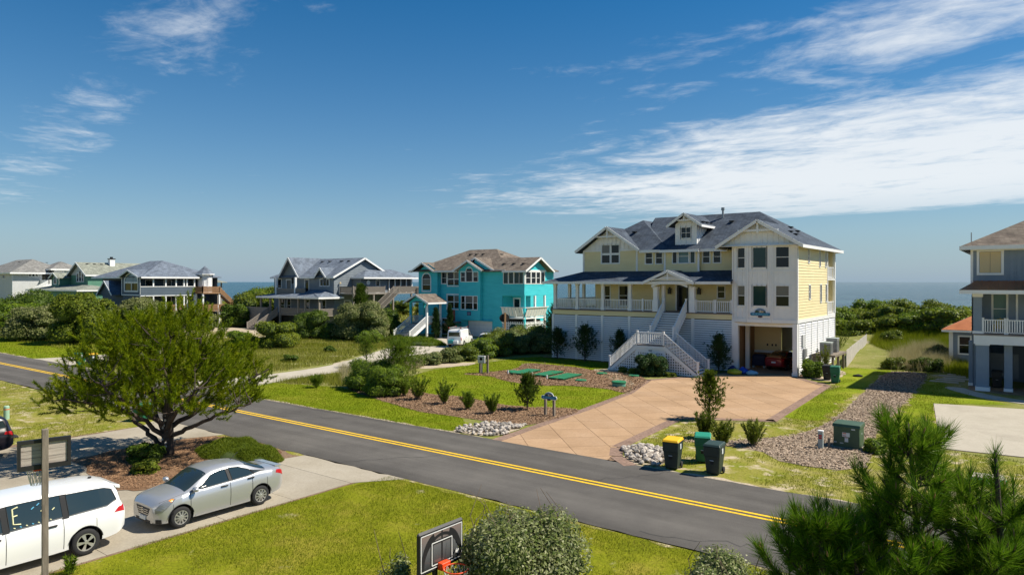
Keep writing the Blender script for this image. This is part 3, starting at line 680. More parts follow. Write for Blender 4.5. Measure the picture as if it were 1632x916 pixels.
def louvers(parent, pl, a0, a1, z0, z1, m, pitch=.185, name='louver_panel'):
    mb = MB(); n = round((z1 - z0) / pitch); st = (z1 - z0) / n
    for i in range(n):
        b = z0 + i * st
        mb.add([pl.p(a0, b, .05), pl.p(a1, b, .05), pl.p(a1, b + st * .78, -.05), pl.p(a0, b + st * .78, -.05), pl.p(a0, b, .03), pl.p(a1, b, .03)], [(0, 1, 2, 3), (4, 5, 1, 0)])
    return mb.build(name, m, parent, fix=False)
def lattice(parent, pl, prof, m, pitch=.2, w=.095, name='lattice_panel', d0=-.02, d1=0.):
    """square lattice under a profile prof = [(a, ztop)...] down to zbot given as third value"""
    mb = MB(); a0, a1 = prof[0][0], prof[-1][0]
    def top(a):
        for (p, z), (q, y) in zip([(x[0], x[1]) for x in prof], [(x[0], x[1]) for x in prof[1:]]):
            if p <= a <= q: return z + (y - z) * (a - p) / max(q - p, 1e-6)
        return 0
    n = int((a1 - a0) / pitch)
    for i in range(n + 1):
        a = a0 + (i + .5) * (a1 - a0) / (n + 1); t = top(a)
        if t > .1: pl.box(mb, a - w / 2, a + w / 2, .02, t, d0, d1)
    zm = max(p[1] for p in prof); k = int(zm / pitch)
    for j in range(k):
        z = (j + .5) * pitch; xs = [a for a in np.linspace(a0, a1, 80) if top(a) >= z]
        if len(xs) > 1: pl.box(mb, xs[0], xs[-1], z - w / 2, z + w / 2, d0 + .003, d1 - .003)
    return mb.build(name, m, parent)

# ------------------------------------------------------------------ the yellow house
def yellow_house():
    W, Y = MATS['white_trim'], MATS['yellow_siding']; V = 54.8; RN = MATS['roof_navy']
    H = thing('beach_house', 'pale yellow three-storey beach house with navy shingle roof and white wraparound porch', 'house', (-25, 54.8, 0), world=True)
    front = Pl(0, V, 0); wall = Pl(0, 57.2, 0)
    # ground floor louvred skirt
    xs = [-36.3, -33.69, -30.97, -28.24, -25.6, -22.4, -19.0]
    for a, b in zip(xs, xs[1:]): louvers(H, front, a + .1, b - .1, .05, 4.12, W)
    for a in xs: MB().box(a - .11, a + .11, V - .06, V + .12, 0, 4.15).build('skirt_post', W, H)
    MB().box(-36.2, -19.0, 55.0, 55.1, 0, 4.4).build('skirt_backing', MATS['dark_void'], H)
    left = Pl(-36.3, 0, -90)
    for a, b in zip([-66.5, -63.6, -60.7, -57.8], [-63.6, -60.7, -57.8, -55]): louvers(H, left, a + .05, b - .05, .05, 4.12, W)
    MB().box(-36.35, -19.05, V - .03, V + .1, 4.15, 4.55).build('band_board', Y, H)
    MB().box(-36.4, -36.22, V + .11, 66.6, 4.15, 4.55).build('band_board', Y, H)
    MB().slab([(-36.45, V - .1, 4.65), (-19.05, V - .1, 4.65), (-19.05, 57.2, 4.65), (-33, 57.2, 4.65), (-33, 66.6, 4.65), (-36.45, 66.6, 4.65)], .1).build('deck_floor', MATS['tread'], H)
    # first floor behind the porch
    mb = MB(); holes = [(-32.1, -31.5, 4.9, 6.85), (-30.5, -29.66, 5.0, 6.85), (-24.83, -23.75, 4.68, 6.9), (-21.13, -20.57, 5.85, 6.87)]
    siding(mb, wall, rect(-33, -19.05, 4.65, 8.15), holes); mb.build('wall', Y, H)
    mb = MB(); siding(mb, Pl(-33, 0, -90), rect(-66.5, -57.2, 4.65, 8.15), [], lap=.3); mb.build('wall', Y, H)
    window(H, wall, -32.1, -31.5, 4.9, 6.85); window(H, wall, -30.5, -29.66, 5.0, 6.85); window(H, wall, -21.13, -20.57, 5.85, 6.87)
    d = MB(); wall.box(d, -24.95, -24.83, 4.66, 7.02, -.1, .05); wall.box(d, -23.75, -23.63, 4.66, 7.02, -.1, .05); wall.box(d, -24.83, -23.75, 6.9, 7.02, -.1, .05); fr = d.build('door_frame', W, H)
    d = MB(); wall.box(d, -24.83, -23.75, 4.67, 6.9, -.09, -.05); dr = d.build('door', mat('door_dark', (.03, .035, .045), .35), H)
    q = MB(); wall.box(q, -24.65, -23.95, 5.0, 6.7, -.05, -.04); q.build('pane', MATS['glass'], dr); q = MB(); wall.box(q, -23.9, -23.86, 5.6, 5.8, -.05, .0); q.build('handle', MATS['grey_metal'], dr)
    window(H, wall, -23.4, -23.25, 4.9, 6.85, 1, 1, tw=.06); lantern(H, wall, -25.45, 6.35); lantern(H, wall, -22.75, 6.35)
    MB().slab([(-37, V - .3, 7.05), (-19.05, V - .3, 7.05), (-19.05, 57.18, 7.05), (-33.05, 57.18, 7.05), (-33.05, 66.5, 7.05), (-37, 66.5, 7.05)], .05).build('porch_ceiling', MATS['white'], H)
    # columns and railings
    for a in (-36.15, -33.69, -30.97, -28.24):
        b = MB().box(a - .13, a + .13, V + .02, V + .28, 4.65, 7.0); b.box(a - .17, a + .17, V - .02, V + .32, 4.652, 4.9); b.box(a - .17, a + .17, V - .02, V + .32, 6.85, 7.02); b.build('porch_column', W, H)
    for v in (57.5, 60.2, 62.8, 65.6): MB().box(-36.28, -36.02, v - .13, v + .13, 4.65, 7.0).box(-36.32, -35.98, v - .17, v + .17, 4.652, 4.9).build('porch_column', W, H)
    for a in (-25.7, -22.4):
        b = MB().box(a - .19, a + .19, V - .15, V + .23, 4.65, 6.75); b.box(a - .24, a + .24, V - .2, V + .28, 4.652, 5.55); b.box(a - .25, a + .25, V - .21, V + .29, 5.55, 5.62); b.box(a - .24, a + .24, V - .2, V + .28, 6.6, 6.78); b.build('porch_column', W, H)
        MB().box(a - .13 + (.42 if a < -24 else -.42), a + .13 + (.42 if a < -24 else -.42), V + .5, V + .76, 4.65, 6.9).build('porch_column', W, H)
    yy = V + .15
    for a, b in ((-36.02, -33.82), (-33.56, -31.1), (-30.84, -28.37), (-28.11, -27.0), (-26.9, -25.95), (-22.15, -20.6), (-20.5, -19.2)):
        railing(H, (a, yy, 4.65), (b, yy, 4.65), W, h=.95, posts=(b in (-27.0, -20.6, -19.2)))
    for a, b in ((55.1, 57.35), (57.65, 60.05), (60.35, 62.65), (62.95, 65.45)): railing(H, (-36.15, a, 4.65), (-36.15, b, 4.65), W, posts=False)
    # porch roof, hipped at the left end
    pr = slab_part('porch_roof', RN, H, [[(-37.1, 54.2, 7.22), (-19.0, 54.2, 7.22), (-19.0, 57.25, 8.2), (-34.3, 57.25, 8.2)], [(-37.1, 67, 7.22), (-37.1, 54.2, 7.22), (-34.3, 57.25, 8.2), (-34.3, 67, 8.2)]], .1)
    fascia(pr, [((-37.12, 54.17, 7.2), (-19.0, 54.17, 7.2)), ((-37.12, 54.2, 7.2), (-37.12, 67, 7.2))], W, h=.22, drop=.09)
    # entrance gable with arch and truss
    pg = slab_part('porch_gable_roof', RN, H, [[(-26.65, 53.95, 7.16), (-24.3, 53.95, 8.18), (-24.3, 57.22, 8.18), (-26.65, 57.22, 7.16)], [(-24.3, 53.95, 8.18), (-21.95, 53.95, 7.16), (-21.95, 57.22, 7.16), (-24.3, 57.22, 8.18)]], .08)
    fascia(pg, [((-26.65, 53.93, 7.16), (-24.3, 53.93, 8.18)), ((-24.3, 53.93, 8.18), (-21.95, 53.93, 7.16))], W, h=.22, drop=.1)
    gp = Pl(0, 54.3, 0); mb = MB(); n = 14
    for k in range(n):                                   # arch face between the columns
        t0, t1 = k / n, (k + 1) / n; a0, a1 = -25.9 + 3.2 * t0, -25.9 + 3.2 * t1
        zt = lambda t: min(7.2 + (8.18 - 7.2) * (1 - abs(2 * t - 1)) * .78, 7.95); za = lambda t: 6.72 + .36 * (1 - (2 * t - 1) ** 2)
        mb.slab([gp.p(a0, za(t0)), gp.p(a1, za(t1)), gp.p(a1, zt(t1)), gp.p(a0, zt(t0))], .2, (0, 1, 0))
    mb.build('arch_panel', W, H)
    br = MB(); gp.box(br, -24.36, -24.24, 7.35, 8.1, .2, .3)
    for s in (-1, 1):
        for k in range(5):
            t0, t1 = k / 5, (k + 1) / 5; f = lambda t: (-24.3 + s * 1.5 * t, 7.5 - .2 * t * t)
            (x0, z0_), (x1, z1_) = f(t0), f(t1); br.beam((x0, 54.05, z0_), (x1, 54.05, z1_), .08, .09, up=(0, 0, 1))
    br.build('gable_truss', W, H)
    # second floor
    mb = MB(); G = gable_poly(-34.35, -28.7, 8.15, 10.15, 12.2); hl = [(-32.35, -30.55, 8.98, 10.62)]
    siding(mb, wall, rect(-34.35, -28.7, 8.15, 10.12), hl); mb.build('wall', Y, H)
    mb = MB(); battens(mb, wall, [(-34.35, 10.12), (-28.7, 10.12), (-28.7, 10.2), (-31.525, 12.2), (-34.35, 10.2)], hl, .45); mb.build('gable_wall', W, H)
    mb = MB(); wall.box(mb, -34.4, -32.47, 10.05, 10.2, .032, .056); wall.box(mb, -30.43, -28.65, 10.05, 10.2, .032, .056); mb.build('trim_board', W, H)
    window(H, wall, -32.35, -30.55, 8.98, 10.62, 2, 2, bar=.2, tw=.12, g='glass')
    mb = MB(); siding(mb, wall, rect(-28.7, -25.86, 8.15, 10.0), [(-27.82, -27.19, 8.85, 9.85), (-26.81, -26.23, 8.85, 9.85)]); mb.build('wall', Y, H)
    window(H, wall, -27.82, -27.19, 8.85, 9.85); window(H, wall, -26.81, -26.23, 8.85, 9.85)
    bump = Pl(0, 56.85, 0); hs = [(-25.05, -24.7, 8.85, 9.85), (-24.5, -23.62, 8.85, 10.0), (-23.42, -23.05, 8.85, 9.85)]
    mb = MB(); siding(mb, bump, rect(-25.8, -22.7, 8.0, 10.1), hs); mb.build('wall', Y, H)
    mb = MB(); siding(mb, Pl(-22.7, 0, 90), rect(56.85, 57.25, 8.0, 10.1), []); mb.build('wall', Y, H)
    for h_, gname in zip(hs, ('glass', 'glass_lit', 'glass_teal')): window(H, bump, h_[0], h_[1], h_[2], h_[3], 1, 1 if h_[3] < 10 else 2, tw=.08, g=gname)
    mb = MB(); siding(mb, wall, rect(-22.7, -19.05, 8.15, 10.0), [(-22.43, -21.87, 8.85, 9.85), (-21.49, -20.92, 8.85, 9.85)]); mb.build('wall', Y, H)
    window(H, wall, -22.43, -21.87, 8.85, 9.85); window(H, wall, -21.49, -20.92, 8.85, 9.85)
    for a, p in ((-34.35, wall), (-28.7, wall), (-25.8, bump), (-22.7, bump)): mb = MB(); p.box(mb, a - .09, a + .09, 8.1, 10.05, .032, .056); mb.build('corner_trim', W, H)
    mb = MB(); siding(mb, Pl(-34.35, 0, -90), rect(-66.6, -57.2, 8.1, 10.1), [], .3); siding(mb, Pl(0, 66.6, 180), rect(14.1, 34.35, 4.2, 10.1), [], .3); mb.build('wall', Y, H)
    # tower with shallow bay
    pts = [(-19.05, 54.8), (-17.75, 54.4), (-15.85, 54.4), (-14.1, 54.8)]
    wins = [[(.5, 1.15)], [(.46, 1.46)], [(.3, 1.2)]]
    for k in range(3):
        (x0, y0), (x1, y1) = pts[k], pts[k + 1]; L_ = math.dist(pts[k], pts[k + 1]); p = Pl(x0, y0, math.degrees(math.atan2(y1 - y0, x1 - x0)))
        hs = [(a, b, z0, z1) for a, b in wins[k] for z0, z1 in ((8.33, 9.86), (5.35, 6.87))]
        mb = MB(); battens(mb, p, rect(0, L_, 4.0, 10.05), hs, .4); mb.build('bay_wall', W, H)
        mb = MB(); p.box(mb, 0, L_, 4.02, 4.3, .046, .07); p.box(mb, 0, .1, 4.3, 10.0, .046, .075); p.box(mb, L_ - .1, L_, 4.3, 10.0, .046, .072); p.box(mb, .1, L_ - .1, 7.95, 8.07, .046, .065); mb.build('bay_trim', W, H)
        for h_ in hs: window(H, p, *h_, 1, 1 if k == 1 else 2, g='glass_teal' if k == 1 else 'glass')
    MB().slab([(x, y, 4.02) for x, y in pts], .06).build('bay_floor', MATS['beige'], H)
    MB().slab([(-19.05, 54.8, 10.06), (-17.75, 54.4, 10.06), (-15.85, 54.4, 10.06), (-14.1, 54.8, 10.06), (-14.1, 56, 10.06), (-19.05, 56, 10.06)], .04).build('soffit', W, H)
    MB().slab([(-19.9, 54.2, 10.03), (-13.6, 54.2, 10.03), (-13.6, 54.79, 10.03), (-19.9, 54.79, 10.03)], .03).build('soffit', W, H)
    gb = Pl(0, 54.6, 0); mb = MB(); battens(mb, gb, [(-20.0, 10.06), (-13.8, 10.06), (-16.9, 11.95)], (), .42); gb.box(mb, -19.9, -13.9, 10.0, 10.16, .046, .08); mb.build('gable_wall', W, H)
    tr = MB(); gb.box(tr, -16.97, -16.83, 11.0, 11.95, .32, .42); gb.box(tr, -18.45, -15.35, 11.12, 11.28, .31, .41); tr.build('gable_truss', W, H)
    tl = Pl(0, 57.05, 0); tr = MB(); tl.box(tr, -31.6, -31.45, 11.25, 12.1, .3, .4); tl.box(tr, -32.75, -30.3, 11.35, 11.48, .29, .39); tr.build('gable_truss', W, H)
    # right-hand side
    rs = Pl(-14.1, 0, 90); hs = [(57.95, 58.45, 8.75, 9.78), (61.6, 62.05, 8.5, 9.78), (63.7, 64.15, 8.5, 9.78), (58.2, 58.7, 5.85, 6.92), (61.9, 62.4, 5.5, 6.95), (63.85, 64.3, 5.5, 6.95)]
    mb = MB(); siding(mb, rs, rect(54.8, 64.6, 4.3, 10.05), hs, .22); mb.build('wall', Y, H)
    for h_ in hs: window(H, rs, *h_, 1, 2, tw=.07)
    mb = MB(); rs.box(mb, 54.75, 54.95, 4.3, 10.0, .032, .056); rs.box(mb, 64.4, 64.6, 4.3, 10.0, .032, .056); rs.box(mb, 54.75, 67.4, 4.02, 4.3, -.05, .05); mb.build('corner_trim', W, H)
    mb = MB(); siding(mb, Pl(0, 64.6, 180), rect(14.1, 19, 4.3, 10.05), [], .3); mb.build('wall', Y, H)
    cl = [55.2, 57.15, 59.1, 61.05, 63.0, 64.9, 67.3]
    for a, b in zip(cl, cl[1:]): louvers(H, rs, a + .06, b - .06, .05, 4.0, W)
    for a in cl: mb = MB(); rs.box(mb, a - .06, a + .06, 0, 4.02, -.1, .045); mb.build('skirt_post', W, H)
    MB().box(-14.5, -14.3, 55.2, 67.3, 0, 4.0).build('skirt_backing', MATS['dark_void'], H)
    for z in (4.3, 7.35):
        MB().box(-19, -14.05, 64.62, 67.45, z, z + .12).build('balcony_floor', W, H)
        railing(H, (-14.15, 64.75, z + .12), (-14.15, 67.3, z + .12), W, h=1.0)
        MB().box(-14.25, -14.02, 67.15, 67.4, z + .12, (7.35 if z < 5 else 10.0)).build('porch_column', W, H)
    # carport
    for a, w in ((-18.8, .4), (-14.25, .34)): MB().box(a - w / 2, a + w / 2, 54.72, 55.1, 0, 3.99).box(a - w / 2 - .04, a + w / 2 + .04, 54.68, 55.14, 0, .25).build('carport_column', W, H)
    MB().box(-18.85, -18.55, 57.3, 57.6, 0, 3.9).build('carport_column', W, H); MB().box(-15.3, -15.1, 65.9, 66.1, 0, 3.9).build('carport_column', W, H)
    MB().box(-19, -14.2, 54.75, 55.0, 3.72, 4.0).build('carport_beam', W, H)
    MB().box(-19.1, -14.3, 55.0, 67, 3.9, 4.0).build('carport_ceiling', MATS['beige'], H)
    MB().box(-19.2, -19.05, 55.1, 67, 0, 3.9).build('carport_wall', MATS['warm_wood'], H)
    ib = Pl(0, 60.2, 0); mb = MB(); siding(mb, ib, rect(-19.0, -16.75, 1.35, 3.9)); siding(mb, Pl(-16.75, 0, 90), rect(60.2, 66.4, 1.35, 3.9)); mb.build('carport_wall', Y, H)
    mb = MB(); ib.box(mb, -19, -16.72, 1.15, 1.36, -.1, .05); Pl(-16.75, 0, 90).box(mb, 60.2, 66.4, 1.15, 1.36, -.1, .05); mb.build('trim_board', W, H)
    lattice(H, Pl(0, 61, 0), [(-19, 1.2), (-16.8, 1.2)], MATS['warm_wood'], .22, .1); mb = MB()
    for a in np.arange(-16.6, -15.35, .14): mb.box(a - .015, a + .015, 66.2, 66.23, 0, 1.8)
    mb.box(-16.65, -15.3, 66.19, 66.24, 1.75, 1.8); mb.build('iron_gate', MATS['dark_metal'], H)
    mb = MB()
    for a in (-17.9, -17.5, -17.2): ib.box(mb, a - .06, a + .06, 1.75, 1.92, .02, .06)
    mb.build('outlet_box', MATS['dark_metal'], H)
    # main roof
    A = (-19.2, 62.3, 13.45); k = .616
    P1 = (-16.9, 54.1, 12.045); Q1 = (-16.9, 60.02, 12.045)
    roof = slab_part('roof', RN, H, [
        [(-13.55, 54.1, 10.0), (-13.55, 68.2, 10.0), A, Q1, P1],
        [P1, Q1, (-20.2, 56.75, 10.03), (-20.2, 54.1, 10.03)],
        [(-27.5, 56.65, 9.98), (-13.9, 56.65, 9.98), Q1, A, (-29.3, 62.3, 13.45), (-28.6, 59, 11.4)],
        [(-13.55, 68.2, 10.0), (-34.95, 68.2, 10.0), (-29.3, 62.3, 13.45), A],
        [(-28.3, 56.65, 10.05), (-25.4, 56.65, 10.05), (-30.15, 61.4, 13.2), (-31.55, 60.0, 12.27)],
        [(-25.4, 56.65, 10.05), (-25.4, 68.1, 10.05), (-30.15, 64, 13.2), (-30.15, 61.4, 13.2)],
        [(-34.95, 68.1, 10.05), (-34.95, 56.65, 10.05), (-30.15, 61.4, 13.2), (-30.15, 64, 13.2)],
        [(-31.55, 56.55, 12.35), (-28.2, 56.55, 10.13), (-28.2, 56.9, 10.13), (-31.55, 60.2, 12.35)],
        [(-34.95, 56.55, 10.13), (-31.55, 56.55, 12.35), (-31.55, 60.2, 12.35), (-34.95, 56.9, 10.13)]], .12)
    fascia(roof, [((-13.53, 54.1, 10), (-13.53, 68.2, 10)), ((-16.9, 54.08, 12.04), (-13.53, 54.08, 10.0)), ((-20.2, 54.08, 10.03), (-16.9, 54.08, 12.04)), ((-28.2, 56.63, 10.03), (-25.4, 56.63, 10.03)), ((-23, 56.63, 9.98), (-20.1, 56.63, 9.98)),
                  ((-34.95, 56.53, 10.13), (-31.55, 56.53, 12.35)), ((-31.55, 56.53, 12.35), (-28.2, 56.53, 10.13)), ((-26.1, 56.35, 9.98), (-22.5, 56.35, 9.98)), ((-20.2, 54.1, 10.03), (-20.2, 56.7, 10.03)), ((-13.55, 68.2, 10), (-34.9, 68.2, 10))], W, h=.24, drop=.1)
    MB().slab([(-26.1, 56.35, 9.98), (-22.5, 56.35, 9.98), (-22.5, 56.9, 10.25), (-26.1, 56.9, 10.25)], .1).build('eave_roof', RN, H)
    MB().slab([(-28.2, 56.6, 9.95), (-20.1, 56.6, 9.95), (-20.1, 57.2, 9.95), (-28.2, 57.2, 9.95)], .03).build('soffit', W, H); MB().slab([(-14.1, 54.2, 9.93), (-13.6, 54.2, 9.93), (-13.6, 68.2, 9.93), (-14.1, 68.2, 9.93)], .03).build('soffit', W, H)
    # dormer
    dp = Pl(0, 57.45, 0); hd = [(-24.52, -23.68, 11.05, 11.95)]
    mb = MB(); battens(mb, dp, gable_poly(-25.1, -23.1, 10.4, 12.25, 13.1), hd, .5); mb.build('dormer_wall', W, H)
    mb = MB(); battens(mb, Pl(-23.1, 0, 90), [(57.45, 10.45), (60.3, 12.2), (60.3, 12.3), (57.45, 12.3)], (), .4); mb.build('dormer_wall', W, H)
    mb = MB(); battens(mb, Pl(-25.1, 0, -90), [(-57.45, 10.45), (-57.45, 12.3), (-60.3, 12.3), (-60.3, 12.2)], (), .4); mb.build('dormer_wall', W, H)
    window(H, dp, *hd[0], 2, 2, tw=.1, bar=.035)
    dro = slab_part('dormer_roof', RN, H, [[(-25.7, 56.9, 12.13), (-24.1, 56.9, 13.22), (-24.1, 62, 13.22), (-25.7, 60.2, 12.13)], [(-24.1, 56.9, 13.22), (-22.5, 56.9, 12.13), (-22.5, 60.2, 12.13), (-24.1, 62, 13.22)]], .08)
    fascia(dro, [((-25.7, 56.88, 12.13), (-24.1, 56.88, 13.22)), ((-24.1, 56.88, 13.22), (-22.5, 56.88, 12.13)), ((-22.48, 56.9, 12.12), (-22.48, 60.2, 12.12))], W, h=.2, drop=.09)
    tr = MB(); dp.box(tr, -24.16, -24.04, 12.5, 13.1, .38, .46); dp.box(tr, -24.75, -23.45, 12.52, 12.64, .37, .45); tr.build('gable_truss', W, H)
    for x, y, z in ((-22.9, 58.2, 12.4), (-22.95, 59.2, 12.42), (-23.0, 60.2, 12.4), (-21.2, 60.8, 12.55), (-15.6, 58.6, 11.27), (-15.2, 58.6, 11.03), (-16.6, 62.4, 11.9), (-16.0, 62.3, 11.53), (-30.0, 59.3, 11.9), (-29.6, 63, 12.75)): vent(roof, x, y, z - .03)
    MB().lathe([(.09, 0), (.09, .75), (.16, .75), (.16, 1.0)], 10, (-22.3, 61.6, 12.95)).build('flue_pipe', MATS['grey_metal'], roof, smooth=False)
    # stairs: upper flight, landing, two flights to the sides
    st = MATS['tread']
    steps(H, (-24.85, 51.85, 2.25), (-24.85, 54.65, 4.63), (1.85, 0, 0), 13, st, W)
    MB().box(-24.95, -22.65, 49.7, 51.83, 2.16, 2.25).build('landing', st, H); MB().box(-24.98, -22.62, 49.66, 51.8, 1.95, 2.155).build('landing_frame', W, H)
    steps(H, (-27.4, 49.75, 0), (-24.97, 49.75, 2.2), (0, 2.05, 0), 12, st, W); steps(H, (-19.9, 51.8, 0), (-22.6, 51.8, 2.2), (0, -2.05, 0), 12, st, W)
    for y in (49.72, 51.85):
        MB().beam((-27.5, y, -.02), (-24.95, y, 2.12), .06, .34).build('stringer', W, H); MB().beam((-19.8, y, -.02), (-22.65, y, 2.12), .06, .34).build('stringer', W, H)
    for x in (-24.9, -22.95): MB().beam((x, 51.8, 2.15), (x, 54.7, 4.55), .06, .36).build('stringer', W, H)
    for y in (49.72, 51.85):
        if y < 50: railing(H, (-24.92, y, 2.25), (-22.68, y, 2.25), W)
        railing(H, (-27.4, y, .12), (-25.0, y, 2.2), W, posts='p'); railing(H, (-19.9, y, .12), (-22.6, y, 2.2), W, posts='p')
    railing(H, (-24.92, 52.1, 2.45), (-24.92, 54.7, 4.65), W, h=1.0); railing(H, (-22.93, 52.1, 2.45), (-22.93, 54.7, 4.65), W, h=1.0)
    lat = Pl(0, 49.74, 0); lattice(H, lat, [(-27.2, .05), (-24.95, 1.95), (-22.65, 1.95), (-20.1, .05)], W)
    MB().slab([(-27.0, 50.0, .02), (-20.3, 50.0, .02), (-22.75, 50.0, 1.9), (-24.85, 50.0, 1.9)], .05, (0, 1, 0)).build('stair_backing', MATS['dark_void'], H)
    for a in (-24.95, -22.65): mb = MB(); lat.box(mb, a - .1, a + .1, 0, 2.1, .0, .04); mb.build('lattice_post', W, H)
    mb = MB(); lat.box(mb, -24.85, -22.75, 1.62, 1.95, .001, .025); mb.build('lattice_header', W, H)
    # utility boxes on the right side
    mb = MB(); rs.box(mb, 56.3, 56.75, 1.35, 2.0, .05, .25); rs.box(mb, 56.45, 56.6, .1, 1.35, .06, .16); mb.build('meter_box', MATS['grey_metal'], H); mb = MB(); rs.box(mb, 56.0, 56.6, 2.15, 3.1, .05, .12); mb.build('panel_box', MATS['pale_siding'], H)
    return H
yellow_house()
def name_board(parent, pl, a, z, w, d, scale_text):
    """rounded blue board, half-round picture panel above it, oval drop below"""
    h = w * .155; wm = MATS['white_trim']
    def outline(off):
        o = []
        for k in range(9): t = -math.pi / 2 + math.pi * k / 8; o.append((a + w / 2 - h * .5 + (h / 2 + off) * math.cos(t), z + (h / 2 + off) * math.sin(t)))
        for k in range(9): t = math.pi / 2 + math.pi * k / 8; o.append((a - w / 2 + h * .5 + (h / 2 + off) * math.cos(t), z + (h / 2 + off) * math.sin(t)))
        return o
    mb = MB(); mb.slab([pl.p(x, y, d) for x, y in outline(.03)], .03, (-pl.n[0], -pl.n[1], 0)); bk = mb.build('board_back', wm, parent)
    mb = MB(); mb.slab([pl.p(x, y, d + .02) for x, y in outline(0)], .018, (-pl.n[0], -pl.n[1], 0)); mb.build('board', mat('sign_blue', (.02, .16, .30), .5), parent)
    r = w * .28
    def half(rr, n=16): return [(a + rr * math.cos(math.pi * k / n), z + h * .52 + rr * .75 * math.sin(math.pi * k / n)) for k in range(n + 1)]
    mb = MB(); mb.slab([pl.p(x, y, d) for x, y in half(r + .03)], .03, (-pl.n[0], -pl.n[1], 0)); mb.build('panel_back', wm, parent)
    pn = MB(); pn.slab([pl.p(x, y, d + .015) for x, y in half(r)], .012, (-pl.n[0], -pl.n[1], 0)); pn.build('picture_panel', mat('sign_sky', (.12, .20, .30), .5), parent)
    zz = z + h * .52
    mb = MB(); mb.slab([pl.p(a - r * .95, zz + .005, d + .022), pl.p(a - r * .2, zz + .005, d + .022), pl.p(a - r * .35, zz + r * .32, d + .022), pl.p(a - r * .75, zz + r * .42, d + .022)], .006, (-pl.n[0], -pl.n[1], 0)); mb.slab([pl.p(a + r * .55, zz + .005, d + .022), pl.p(a + r * .97, zz + .005, d + .022), pl.p(a + r * .72, zz + r * .34, d + .022)], .006, (-pl.n[0], -pl.n[1], 0)); mb.build('painted_trees', mat('sign_green', (.03, .06, .02), .6), parent)
    mb = MB(); mb.slab([pl.p(a - r * .2, zz + .006, d + .021), pl.p(a + r * .55, zz + .006, d + .021), pl.p(a + r * .6, zz + r * .3, d + .021), pl.p(a - r * .1, zz + r * .34, d + .021)], .005, (-pl.n[0], -pl.n[1], 0)); mb.build('painted_dune', mat('sign_tan', (.42, .33, .18), .6), parent)
    mb = MB(); mb.slab([pl.p(a - r * .03, zz + .02, d + .03), pl.p(a + r * .05, zz + .02, d + .03), pl.p(a + r * .03, zz + r * .55, d + .03), pl.p(a - r * .01, zz + r * .55, d + .03)], .006, (-pl.n[0], -pl.n[1], 0)); mb.build('painted_lighthouse', wm, parent)
    mb = MB(); mb.slab([pl.p(a + w * .115 * math.cos(t), z - h * .75 + w * .055 * math.sin(t), d + .03) for t in np.linspace(0, 6.283, 16, endpoint=False)], .03, (-pl.n[0], -pl.n[1], 0)); mb.build('oval_plate', mat('sign_plum', (.06, .035, .07), .5), parent)
    text_part(parent, 'BLUE BEACON', w * .118, pl, a, z, d + .024, mat('sign_letter', (.20, .55, .68), .5))
hs_ = thing('house_sign', 'blue BLUE BEACON name board on the white bay above the carport', 'sign', (-16.7, 54.3, 4.4), world=True)
name_board(hs_, Pl(0, 54.33, 0), -16.72, 4.68, 1.55, .0, 1)
ns = thing('house_sign', 'BLUE BEACON name board on two wooden posts in the mulch by the driveway', 'sign', (-20.55, 30.7, 0), world=True)
for x in (-20.85, -20.3): MB().box(x - .055, x + .055, 30.66, 30.78, 0, .95).build('post', MATS['grey_wood'], ns)
name_board(ns, Pl(0, 30.64, 0), -20.57, 1.0, .95, .0, 1)
nb = thing('number_plaque', 'small white and blue plaque on the lattice below the stair landing', 'plaque', (-23.8, 49.7, 1.2), world=True); lp = Pl(0, 49.7, 0)
mb = MB(); lp.box(mb, -24.2, -23.4, 1.12, 1.62, 0, .02); mb.build('plate', MATS['white_trim'], nb)
mb = MB(); lp.box(mb, -24.12, -23.48, 1.48, 1.58, .02, .026); mb.build('stripe', mat('sign_blue', (.02, .16, .30), .5), nb); mb = MB(); lp.box(mb, -24.05, -23.55, 1.16, 1.38, .02, .026); mb.build('picture', mat('plaque_sky', (.25, .42, .52), .5), nb)
text_part(nb, '1063', .17, lp, -23.8, 1.8, .02, MATS['dark_metal'], 'house_number')
